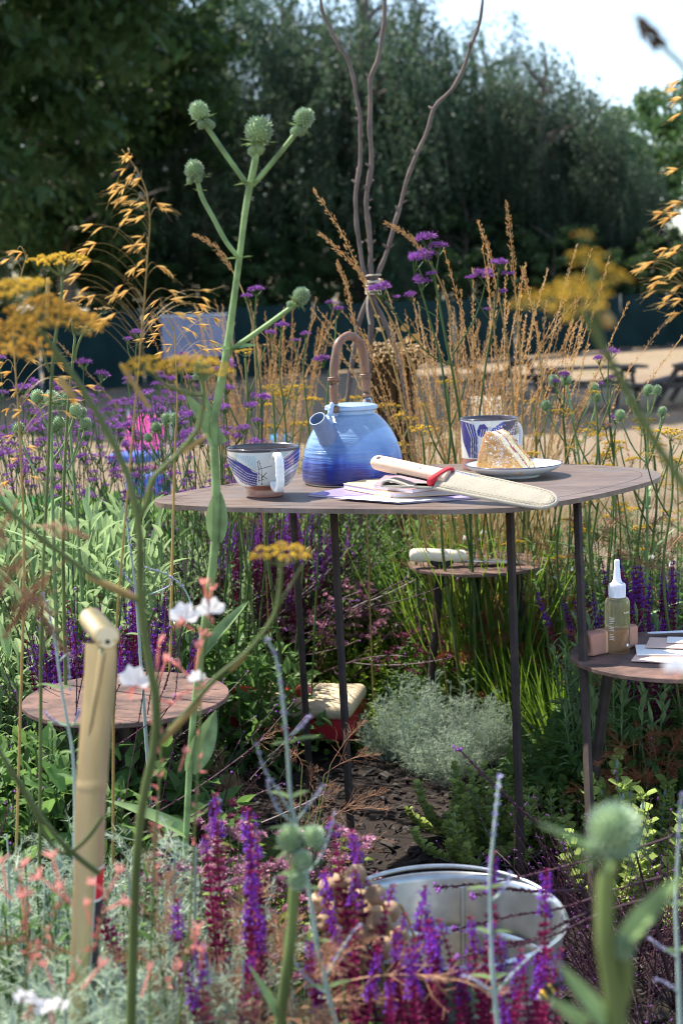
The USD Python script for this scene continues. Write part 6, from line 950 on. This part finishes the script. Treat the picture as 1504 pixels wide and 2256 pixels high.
# small sea hollies in the middle distance
for i, (px, py, Y, lab) in enumerate([(1312, 822, 3.55, 'small sea holly with two round heads in front of the picnic table'), (1420, 845, 3.5, 'small sea holly with a cluster of four heads at right'), (95, 862, 2.8, 'small sea holly with clustered heads at the left edge'), (148, 862, 2.9, 'small sea holly beneath the amber fennel at left'), (395, 905, 3.4, 'small sea holly among the verbena left of the tall stem')]):
    put_top('sholly', 'small_sea_holly', lab, 'sea holly', px, py, Y, np.random.default_rng(70 + i), 'small sea hollies', tilt=.03)

# bare branch wigwam behind the kettle
H = Hero('branch_wigwam', 'wigwam of three bare brown branches tied with pale twine behind the kettle', 'wigwam', 820, 4.45, 2)
for P, w0, w1 in [([(703, -60), (706, 10), (735, 75), (768, 130), (783, 210), (795, 265), (793, 340), (783, 440), (787, 520), (800, 590), (818, 640), (852, 715), (880, 800), (900, 900), (915, 1060)], 5, 8), ([(846, -60), (846, 30), (836, 120), (815, 180), (816, 260), (818, 350), (806, 440), (812, 520), (818, 620), (820, 700), (812, 800), (800, 920), (795, 1060)], 6, 9), ([(1063, -60), (1060, 30), (1035, 110), (1000, 190), (955, 238), (942, 285), (922, 330), (895, 400), (872, 480), (850, 560), (826, 620), (795, 700), (775, 800), (762, 920), (755, 1060)], 4.5, 8)]:
    q = stem_to_soil(H.path(P, 60)); q = q + (meshkit.fbm(q * 9, 3)[:, None] - .5) * .012; g = G(); w = np.linspace(w0, w1, len(q)) * (1 + .22 * np.sin(np.arange(len(q)) * 1.7) * np.sin(np.arange(len(q)) * .61)); g.tubes(q, H.m(w) * .74, 8); k = H.r.integers(4, 50, 13)
    for j in k: d = unit([H.r.normal(), H.r.normal() * .5, .7]); g.tubes(np.array([q[j], q[j] + d * H.m(15)]), [H.m(4), H.m(2.2)], 6, True)
    H.add('branch', g, 'branch_bark', smooth=True)
g = G(); th = np.linspace(0, 6.283 * 9, 200); c = H.p(822, 628); g.tubes(c + np.stack([np.cos(th) * .022, np.sin(th) * .022, np.linspace(-.028, .022, 200) + .008 * np.sin(th * .37)], 1), .0028, 5); g.tubes(spline([c + [-.01, -.022, -.01], c + [-.02, -.03, -.06], c + [-.014, -.028, -.11]], 10), .003, 5); H.add('twine', g, 'twine', smooth=True)
H = Hero('dried_sheaf', 'brown sheaf of dried stems tied upright behind the kettle', 'sheaf', 862, 4.6, 3); g, f, L = G(), G(), G(); n = 420; a = H.r.uniform(0, 6.28, n); q = np.sqrt(H.r.uniform(0, 1, n)); c0_, c1, c2 = H.p(865, 1060) * [1, 1, 0], H.p(870, 900), H.p(858, 782); cs = lambda c, R: c + np.stack([np.cos(a) * q * R, np.sin(a) * q * R, H.r.uniform(-.02, .02, n)], 1); g.tubes(np.stack([cs(c0_, .06), cs(c1, .06), cs(c2, .085)], 1), .0022, 4); m = 900; k = H.r.integers(0, n, m); f.blobs(cs(c2, .1)[k] + H.r.normal(0, .014, (m, 3)) + [0, 0, .0], H.r.uniform(.003, .007, m), 0)
m = 20; C = H.p(860, 750) + H.r.normal(0, 1, (m, 3)) * [.06, .03, .035]; L.leaves(C, rv(H.r, m), rv(H.r, m) + [0, -1, .3], .026, .026, 'round', .1, .1, 4); H.add('stems', g, 'sheaf_brown', 'stuff'); H.add('seed_heads', f, 'sheaf_tan', 'stuff'); H.add('honesty_discs', L, 'sheaf_tan', 'stuff')

# bumblebee on the salvia
b0 = at(1206, 2186, 1.37); bee = thing('bumblebee', 'black bumblebee with amber band clinging to a salvia spike at lower right', 'bumblebee', b0, .5); d = unit([.75, -.2, .45]); fr = frame(d); sph = trimesh.creation.icosphere(3)
v = np.array(sph.vertices); z = v[:, 2].copy(); w = v * [.0056, .0056, .0105] * (1 - .18 * np.exp(-((z + .15) / .12) ** 2))[:, None]; w = w * (1 + .1 * (meshkit.noise(v * 9) - .5))[:, None]; t = np.where(((z > -.55) & (z < -.28))[:, None], [.6, .36, .05], [.014, .012, .011]); t = np.where(((z > .35) & (z < .55))[:, None], [.6, .38, .06], t); t = np.where((z < -.8)[:, None], [.5, .45, .36], t); part(bee, 'body', (w @ fr, sph.faces), 'bee_fur', smooth=True, tint=t)
v = np.array(sph.vertices) * .0034; hd_ = part(bee, 'head', (v + d * .0118, sph.faces), 'black_gap', smooth=True); g = G()
for s in (-1, 1): g.tubes(spline([d * .0145 + fr[0] * s * .001, d * .017 + fr[0] * s * .003 + fr[1] * .002, d * .018 + fr[0] * s * .004 + fr[1] * .004], 6), .00025, 4)
part(hd_, 'antennae', g, 'black_gap')
for s in (-1, 1): g = G(); g.leaves(d * .003 + fr[1] * -.005 + fr[0] * s * .002, -d * .8 + fr[0] * s * .7 - fr[1] * .3, -fr[1], .012, .0048, 'obov', .05, .1, 5); part(bee, 'wing', g, 'bee_wing')
g = G()
for s in (-1, 1):
    for k in (-.003, .001, .005): g.tubes(np.array([d * k + fr[0] * s * .004 + fr[1] * .002, d * k + fr[0] * s * .008 + fr[1] * .004, d * (k - .001) + fr[0] * s * .008 + fr[1] * .008]), .0004, 4)
part(bee, 'legs', g, 'black_gap', kind='stuff')
# ------------------------------------------------------------------ drifts: many plants of a kind, each a thing of its own
def nth(label, i, n):
    w = label.split(); return label if n > 20 else ' '.join(w[:13]) + (f', {ORD[i]} from left' if n > 1 else '')
def drift(key, name, cat, label, group, n, seed, px, Y, top, tilt=.08, lim=(.5, 1.8), z0=0.0, shape=None):
    """n plants with feet at distances Y (from, to), seen between picture columns px, tops between rows top (a pair, or a function of the column)"""
    r = np.random.default_rng(seed)
    for i in range(n):
        x = px[0] + (px[1] - px[0]) * (i + r.uniform(0, 1)) / n; y = top(x) if callable(top) else r.uniform(*top); put_top(key, name, nth(label, i, n), cat, x, y + (r.uniform(-25, 25) if callable(top) else 0), r.uniform(*Y), r, group, z0, tilt, i + seed, lim)
def spot(key, name, cat, label, group, P, seed, tilt=.06, lim=(.4, 2)):
    rank = np.argsort(np.argsort([p[0] for p in P], kind='stable'), kind='stable')
    for i, (px, py, Y) in enumerate(P): put_top(key, name, nth(label, int(rank[i]), len(P)), cat, px, py, Y, np.random.default_rng(seed * 100 + i), group, 0, tilt, i + seed, lim)
# behind and left of the table
drift('verbena', 'tall_verbena', 'verbena', 'mauve verbena in the drift left of the thick fennel stem', 'verbena drift at the left edge', 16, 1, (-30, 240), (3.1, 4.6), lambda x: 915 - .12 * x + 40 * math.sin(x * .03), lim=(.45, 1.4))
drift('verbena', 'tall_verbena', 'verbena', 'mauve verbena between the thick fennel stem and the tea bowl', 'verbena drift left of the tea bowl', 15, 61, (240, 500), (3.3, 4.6), lambda x: 915 - .12 * x + 40 * math.sin(x * .03), lim=(.45, 1.4))
drift('verbena', 'tall_verbena', 'verbena', 'taller purple verbena rising at the back of the left drift', 'tall verbena at the back of the left drift', 11, 2, (-10, 480), (3.4, 5.0), (770, 880), lim=(.45, 1.6))
drift('verbena', 'tall_verbena', 'verbena', 'low purple verbena just above the grey-green sage leaves at left', 'low verbena above the sage', 18, 3, (-20, 560), (3.45, 3.8), (960, 1060), lim=(.4, 1.3))
drift('wiry', 'wiry_vervain', 'vervain', 'dark wiry vervain between the verbena drift and the left end of the table', 'wiry vervain behind the left table end', 9, 4, (330, 600), (3.8, 4.3), (1000, 1160), lim=(.8, 2.2))
drift('sage', 'sage_shrub', 'sage', 'grey-green sage shrub with upright felted leaves left of the table', 'sage shrubs at left', 9, 5, (-60, 190), (2.95, 3.6), lambda x: 1105 + .3 * max(0, x - 150), lim=(.6, 1.7))
drift('sage', 'sage_shrub', 'sage', 'grey-green sage shrub right of the thick fennel stem, behind the sea holly', 'sage shrubs behind the tall sea holly', 9, 62, (215, 480), (3.85, 4.3), (1130, 1230), lim=(.6, 1.7))
drift('sage', 'sage_shrub', 'sage', 'sage shrub lower down behind the left stool', 'sage shrubs behind the left stool', 3, 6, (-60, 60), (2.85, 2.95), (1260, 1330), lim=(.5, 1.4))
spot('salvia', 'purple_salvia', 'salvia', 'purple salvia clump directly behind the bronze handle and left stool', 'salvia behind the left stool', [(140, 1345, 2.78), (215, 1290, 2.82), (285, 1265, 2.85), (330, 1350, 2.78), (190, 1390, 2.74), (110, 1420, 2.72), (250, 1330, 2.76), (160, 1300, 2.84), (310, 1310, 2.88), (235, 1370, 2.72)], 7)
drift('salvia', 'purple_salvia', 'salvia', 'purple salvia clump seen under the left half of the tabletop', 'salvia under the left half of the table', 12, 8, (480, 700), (3.95, 4.4), (1105, 1180), lim=(.7, 1.5))
drift('wiry', 'wiry_vervain', 'vervain', 'dark wiry vervain reaching over the left stool from the left edge', 'wiry vervain by the left stool', 6, 9, (-60, 60), (2.3, 2.6), (1400, 1500), lim=(.8, 1.8))
drift('shoots', 'leafy_shoots', 'foliage plant', 'leafy green shoots behind the table legs, above the pink oregano', 'green shoots behind the table', 16, 10, (680, 980), (4.0, 4.35), (1110, 1190), lim=(.7, 1.6))
drift('oregano', 'pink_oregano', 'oregano', 'pale pink flowering oregano with lime leaves behind the table legs', 'pink oregano behind the table legs', 17, 11, (650, 990), (3.95, 4.3), (1235, 1330), lim=(.7, 1.6))
drift('limemound', 'lime_foliage', 'foliage plant', 'lime green leafy mound under the pink oregano', 'lime mounds under the oregano', 7, 12, (800, 940), (3.9, 4.05), (1385, 1470), lim=(.7, 1.6))
spot('oregano_dark', 'dark_oregano', 'oregano', 'dark maroon flowering oregano left of the silver wormwood', 'dark oregano by the wormwood', [(960, 1345, 3.75), (915, 1390, 3.75), (1000, 1350, 3.8)], 13)
spot('mound', 'low_foliage', 'foliage plant', 'leafy green mound in the shade between the table legs', 'mounds between the table legs', [(560, 1440, 4.25), (620, 1420, 4.3), (690, 1450, 4.15), (520, 1400, 4.2), (760, 1510, 3.85), (850, 1530, 3.85), (470, 1380, 3.6), (600, 1370, 4.3), (700, 1350, 4.4)], 14)
spot('limemound', 'lime_foliage', 'foliage plant', 'small lime green mound at the foot of the silver wormwood', 'lime mounds at the wormwood foot', [(800, 1590, 3.65), (850, 1610, 3.6), (770, 1545, 3.8)], 15)
# feather grass
drift('reed', 'feather_grass', 'grass', 'golden feather reed grass clump behind the tall sea holly', 'feather grass left of the kettle', 7, 16, (455, 710), (4.4, 5.0), (560, 680), .16)
drift('reed', 'feather_grass', 'grass', 'golden feather reed grass clump between the kettle and the mug', 'feather grass right of the kettle', 8, 17, (890, 1130), (3.7, 4.3), (560, 640), .12)
spot('reed', 'feather_grass', 'grass', 'feather reed grass clump with the highest plumes, behind the mug', 'highest feather grass', [(1090, 470, 3.75), (1140, 470, 3.8), (1010, 530, 3.8)], 18, .1)
for i, (x0, y0, x1, y1, xb, yb, lab) in enumerate([(690, 415, 775, 560, 900, 960, 'single feather grass plume leaning left with its tip highest, beside the branches'), (706, 516, 800, 610, 905, 800, 'feather grass plume leaning left, its tip just below the highest leaning plume'), (742, 578, 765, 640, 800, 900, 'short upright feather grass plume above the kettle handle'), (1054, 488, 1085, 590, 1130, 900, 'feather grass plume leaning left beside the highest upright plume'), (1116, 446, 1128, 560, 1150, 900, 'highest upright feather grass plume behind the mug'), (848, 490, 910, 530, 990, 700, 'feather grass plume tilted behind the highest verbena heads'), (1150, 590, 1190, 800, 1200, 1000, 'feather grass plume bowed at the right side of the clump'), (428, 516, 480, 550, 560, 760, 'thin brown plume leaning left of the tall sea holly stem')]):
    H = Hero('feather_grass_stalk', lab, 'grass', xb, 3.65, 90 + i); g, s = G(), G(); q = H.path([(x0, y0), (x1, y1), (xb, yb)], 40); k = 18; plume(g, g, H.r, q[:k][::-1], .25, .013, 150); s.tubes(stem_to_soil(q[k - 1:]), H.m(2), 5); H.add('plume', g, 'plume_gold'); H.add('culm', s, 'stem_straw')
# right of the table
drift('tstems', 'tall_green_stems', 'foliage plant', 'tall smooth green stems between the two right-hand table legs', 'tall stems by the right table legs', 10, 20, (1000, 1250), (3.7, 4.2), (1085, 1140), lim=(.6, 1.4))
drift('shoots', 'leafy_shoots', 'foliage plant', 'leafy green shoots right of the front table leg', 'green shoots at right', 11, 21, (1000, 1300), (3.8, 4.3), (1150, 1330), lim=(.5, 1.6))
drift('bronze', 'bronze_fennel', 'fennel', 'bronze fennel with rusty thread leaves between the right table legs', 'bronze fennel clumps', 7, 22, (1080, 1300), (3.7, 4.0), (1270, 1360), lim=(.7, 1.8))
spot('bronze', 'bronze_fennel', 'fennel', 'bronze fennel with rusty thread leaves behind the oil bottle', 'bronze fennel by the oil bottle', [(1430, 1320, 3.1), (1460, 1560, 2.75), (1400, 1580, 2.8)], 23)
drift('blades', 'iris_leaves', 'foliage plant', 'clump of upright green sword leaves between the wormwood and the right stool', 'sword leaves', 11, 24, (1130, 1300), (3.3, 3.7), (1390, 1490), lim=(.5, 1.5), tilt=.15)
drift('gaura', 'white_gaura', 'gaura', 'gaura with small white flowers beyond the right half of the table', 'white gaura beyond the table', 9, 25, (1010, 1500), (3.6, 4.3), (930, 1180), lim=(.6, 1.5))
drift('fennel', 'fennel', 'fennel', 'slender fennel beyond the right end of the table', 'fennel beyond the right table end', 9, 26, (1180, 1540), (3.6, 4.4), (900, 1010), lim=(.6, 1.4))
drift('fennel', 'fennel', 'fennel', 'small golden fennel among the feather grass behind the kettle', 'fennel behind the kettle', 6, 27, (560, 960), (4.2, 4.7), (800, 900), lim=(.6, 1.4))
spot('salvia', 'purple_salvia', 'salvia', 'dark purple salvia clump behind the oil bottle at the right edge', 'salvia at the right edge', [(1440, 1165, 3.0), (1490, 1200, 3.05), (1400, 1250, 3.1), (1480, 1280, 2.95), (1350, 1260, 3.2), (1530, 1230, 3.0)], 28, .2, (.6, 1.6))
drift('sage', 'sage_shrub', 'sage', 'sage shrub with round grey leaves behind the right stool', 'sage behind the right stool', 6, 29, (1330, 1560), (2.95, 3.3), (1290, 1390), lim=(.5, 1.5))
drift('shoots', 'leafy_shoots', 'foliage plant', 'leafy shoots against the pale lawn at the right edge', 'shoots at the right edge', 7, 30, (1290, 1560), (3.5, 4.3), (1130, 1230), lim=(.5, 1.6))
drift('mound', 'low_foliage', 'foliage plant', 'green leafy mound beneath the right stool', 'mounds beneath the right stool', 8, 31, (1300, 1600), (2.75, 3.2), (1520, 1640), lim=(.6, 1.8))
drift('deepmound', 'low_foliage', 'foliage plant', 'dark leafy mound at the back of the bed right of the table', 'dark mounds at the back right', 14, 32, (980, 1560), (4.0, 4.8), lambda x: 1330 - .05 * (x - 980), lim=(.6, 2.2))
drift('mound', 'low_foliage', 'foliage plant', 'green leafy mound at the back of the bed behind the kettle', 'mounds behind the kettle', 14, 33, (440, 1000), (4.7, 5.6), (1090, 1180), lim=(.8, 2.6))
drift('mound', 'low_foliage', 'foliage plant', 'green leafy mound under the verbena drift at the left', 'mounds under the left drift', 14, 34, (-80, 380), (4.3, 5.2), (1090, 1190), lim=(.8, 2.4))
# silver wormwood
spot('artemisia', 'silver_wormwood', 'wormwood', 'silvery feathery wormwood bush between the middle table legs', 'wormwood between the table legs', [(900, 1465, 3.55), (970, 1475, 3.5), (1050, 1500, 3.45), (850, 1530, 3.5), (930, 1545, 3.38), (1030, 1560, 3.35), (1085, 1545, 3.45), (985, 1590, 3.3)], 35, .1)
drift('artemisia', 'silver_wormwood', 'wormwood', 'silvery feathery wormwood in the lower left corner', 'wormwood at lower left', 10, 36, (-60, 330), (1.65, 2.5), lambda x: 1760 + .2 * x, .15, (.6, 1.6))
drift('artemisia', 'silver_wormwood', 'wormwood', 'silvery wormwood at the bottom edge under the red salvia', 'wormwood at the bottom edge', 7, 37, (60, 560), (1.4, 1.65), (2030, 2130), .15, (.5, 1.4))
# front, left and centre
drift('shoots', 'leafy_shoots', 'foliage plant', 'fresh green shoots among the silver wormwood in the lower left corner', 'green shoots in the lower left wormwood', 6, 63, (-40, 300), (1.55, 2.1), (1850, 2080), .12, (.3, 1.1))
drift('mound', 'low_foliage', 'foliage plant', 'green leafy mound under the left stool', 'mounds under the left stool', 9, 38, (-60, 200), (2.3, 2.7), (1610, 1720), lim=(.5, 1.6))
drift('shoots', 'leafy_shoots', 'foliage plant', 'leafy shoots at the left edge below the stool', 'shoots below the left stool', 7, 39, (-60, 220), (2.2, 2.5), (1560, 1680), lim=(.4, 1.3))
spot('oregano_dark', 'pink_oregano', 'oregano', 'dark pink oregano behind the red salvia, left of the soil clearing', 'oregano left of the clearing', [(330, 1690, 2.4), (390, 1750, 2.3), (300, 1620, 2.6), (430, 1770, 2.2), (270, 1560, 2.7)], 40)
spot('oregano', 'pink_oregano', 'oregano', 'pale pink oregano directly behind the purple salvia spikes', 'oregano behind the salvia spikes', [(575, 1765, 2.05), (470, 1790, 2.05), (420, 1775, 2.1), (510, 1830, 1.95), (600, 1820, 2.0)], 41)
drift('deepmound', 'low_foliage', 'foliage plant', 'dark green mound left of the soil clearing', 'dark mounds left of the clearing', 6, 42, (180, 340), (2.4, 2.8), (1690, 1770), lim=(.5, 1.7))
drift('strawf', 'straw_fronds', 'fennel', 'dried orange thread-leaved frond at the bottom left of the bucket', 'dried fronds left of the bucket', 5, 43, (330, 680), (1.5, 1.75), (1960, 2060), .2, (.4, 1.0))
spot('strawf', 'straw_fronds', 'fennel', 'dried straw-coloured frond hanging over the kneeling pad', 'dried fronds over the kneeling pad', [(560, 1450, 2.5), (620, 1480, 2.45)], 44, .2, (.3, .75))
S = [(497, 1745, 1.7), (543, 1790, 1.66), (470, 1840, 1.72), (520, 1850, 1.6), (330, 1875, 1.62), (350, 1980, 1.55), (735, 1880, 1.62), (715, 1895, 1.66), (800, 1805, 1.62), (843, 1880, 1.52), (770, 1930, 1.6), (870, 2020, 1.46), (905, 2035, 1.5), (945, 2050, 1.46), (965, 2020, 1.48), (1020, 1895, 1.5), (1005, 2000, 1.55), (1000, 2090, 1.44), (930, 2100, 1.42), (880, 2110, 1.4), (820, 2080, 1.42), (790, 2100, 1.4), (845, 2130, 1.38), (1070, 2060, 1.5), (1140, 2080, 1.42), (1155, 2110, 1.4), (1208, 1950, 1.44), (1200, 2110, 1.38), (1060, 2130, 1.4), (1030, 2150, 1.38), (1090, 2130, 1.42), (800, 2160, 1.34), (770, 2040, 1.5), (450, 2040, 1.45), (440, 2100, 1.42), (480, 2130, 1.4), (520, 2120, 1.42), (560, 2010, 1.5), (600, 2050, 1.48), (690, 2040, 1.46), (730, 2090, 1.42), (970, 2140, 1.36), (910, 2170, 1.34), (1110, 2170, 1.36), (560, 1900, 1.6), (590, 1880, 1.62)]
S += [(868, 1990, 1.45), (895, 2060, 1.42), (925, 2010, 1.44), (955, 2080, 1.4), (1012, 2040, 1.42), (1045, 2070, 1.42), (1090, 2050, 1.42), (1125, 2030, 1.44), (1165, 2060, 1.42), (985, 2060, 1.42), (1060, 2100, 1.38), (1170, 2150, 1.36), (1000, 2180, 1.32)]; S = [(a, b, 1.47 + (c - 1.34) * .55) for a, b, c in S]
for lo_, hi_, lab, grp in [(0, 560, 'magenta and violet salvia spike left of the near sea holly head', 'salvia spikes left of the near sea holly'), (560, 850, 'magenta and violet salvia spike between the sea holly and the bucket', 'salvia spikes beside the near sea holly'), (850, 1000, 'magenta and violet salvia spike before the left bucket half', 'salvia spikes before the left half of the bucket'), (1000, 1400, 'magenta and violet salvia spike before the right bucket half', 'salvia spikes before the right half of the bucket')]:
    spot('sstem', 'salvia_spike', 'salvia', lab, grp, [q for q in S if lo_ <= q[0] < hi_], 45 + lo_ // 100, .08, (.5, 1.5))
drift('mound', 'low_foliage', 'foliage plant', 'low green leaves at the foot of the front salvia spikes', 'low leaves under the front salvia', 8, 46, (420, 1180), (1.35, 1.55), (2180, 2240), lim=(.4, 1.2))
# right front: round-leaved horehound and dark vervain
spot('ballota', 'woolly_horehound', 'horehound', 'round-leaved woolly lime horehound right of the soil clearing', 'horehound by the clearing', [(1010, 1835, 2.95), (1070, 1850, 2.9), (1140, 1860, 2.9), (1240, 1700, 2.95), (1265, 1740, 2.9), (1190, 1810, 2.9), (1230, 1840, 2.85), (1100, 1870, 2.85), (1290, 1690, 3.0), (1300, 1850, 2.8), (1170, 1770, 3.0), (1045, 1870, 2.8), (1130, 1895, 2.8)], 47, .1, (.85, 1.3))
spot('ballota', 'woolly_horehound', 'horehound', 'round-leaved woolly horehound beneath the right stool at the right edge', 'horehound at the right edge', [(1440, 1670, 2.6), (1490, 1660, 2.6), (1460, 1740, 2.55), (1420, 1760, 2.6), (1490, 1790, 2.5), (1450, 1850, 2.5), (1500, 1880, 2.45), (1400, 1860, 2.6)], 48, .15, (.8, 1.5))
spot('deepmound', 'low_foliage', 'foliage plant', 'dark mound behind the woolly horehound', 'dark mounds behind the horehound', [(1330, 1740, 2.9), (1380, 1700, 3.0), (1440, 1730, 2.9), (1210, 1700, 3.2), (1160, 1720, 3.2), (1500, 1740, 2.9)], 49)
spot('wiry', 'wiry_vervain', 'vervain', 'dark purple wiry vervain spreading over the bucket from the right', 'wiry vervain right of the bucket', [(1330, 1840, 2.3), (1400, 1760, 2.3), (1440, 1800, 2.25), (1480, 1840, 2.2), (1420, 1930, 2.1), (1290, 1900, 2.3)], 50, .3, (.6, 1.6))
for i, P in enumerate([[(1490, 1840), (1400, 1870), (1280, 1900), (1160, 1930), (1040, 1950), (960, 1955)], [(1470, 1930), (1360, 1960), (1240, 2000), (1120, 2020), (1000, 2050)], [(1430, 1980), (1330, 2010), (1220, 2060), (1110, 2090), (1010, 2110)], [(1400, 1880), (1300, 1850), (1180, 1810), (1100, 1740), (1010, 1650)], [(1300, 2010), (1230, 2040), (1160, 2075), (1080, 2080)], [(1290, 1960), (1200, 1965), (1110, 1960), (1040, 1978)]]):
    H = Hero('vervain_wand', ['long dark vervain wand along the back rim of the bucket', 'dark vervain wand dipping across the bucket opening, upper of the crossing wands', 'dark vervain wand crossing the lower part of the bucket opening', 'dark vervain wand slanting up across the right table legs', 'short dark vervain wand over the right side of the bucket', 'dark vervain wand close above the right bucket rim'][i], 'vervain', P[0][0], (1.86, 1.74, 1.69, 2.1, 1.71, 1.8)[i], 60 + i); s, b, f = G(), G(), G(); q = H.path(P, 30); s.tubes(stem_to_soil(np.vstack([q[::-1], [q[0] + [.03, .02, -.1]]])) if 0 else q, H.m(np.linspace(3.2, 1.6, 30)), 5); s.tubes(stem_to_soil(np.array([q[0] + [-.01, 0, .005], q[0], q[0] + [.015, .005, -.06]])), H.m(3.2), 5)
    n = 170; t = H.r.uniform(.2, 1, n); T_ = unit(pts_on(np.gradient(q, axis=0), t)); b.seeds(pts_on(q, t), T_ * .8 + rv(H.r, n) * .7, H.m(9), H.m(5)); f.blobs(q[-1] + H.r.normal(0, .003, (5, 3)), .003, 0); H.add('wand', s, 'stem_dark', smooth=True); H.add('buds', b, 'dark_bud', 'stuff'); H.add('tiny_flowers', f, 'verbena_flower', 'stuff')
drift('wiry', 'wiry_vervain', 'vervain', 'dark vervain at the lower right corner on bare soil', 'vervain at the lower right', 2, 51, (1380, 1540), (1.95, 2.1), (2000, 2080), .3, (.3, 1.2))
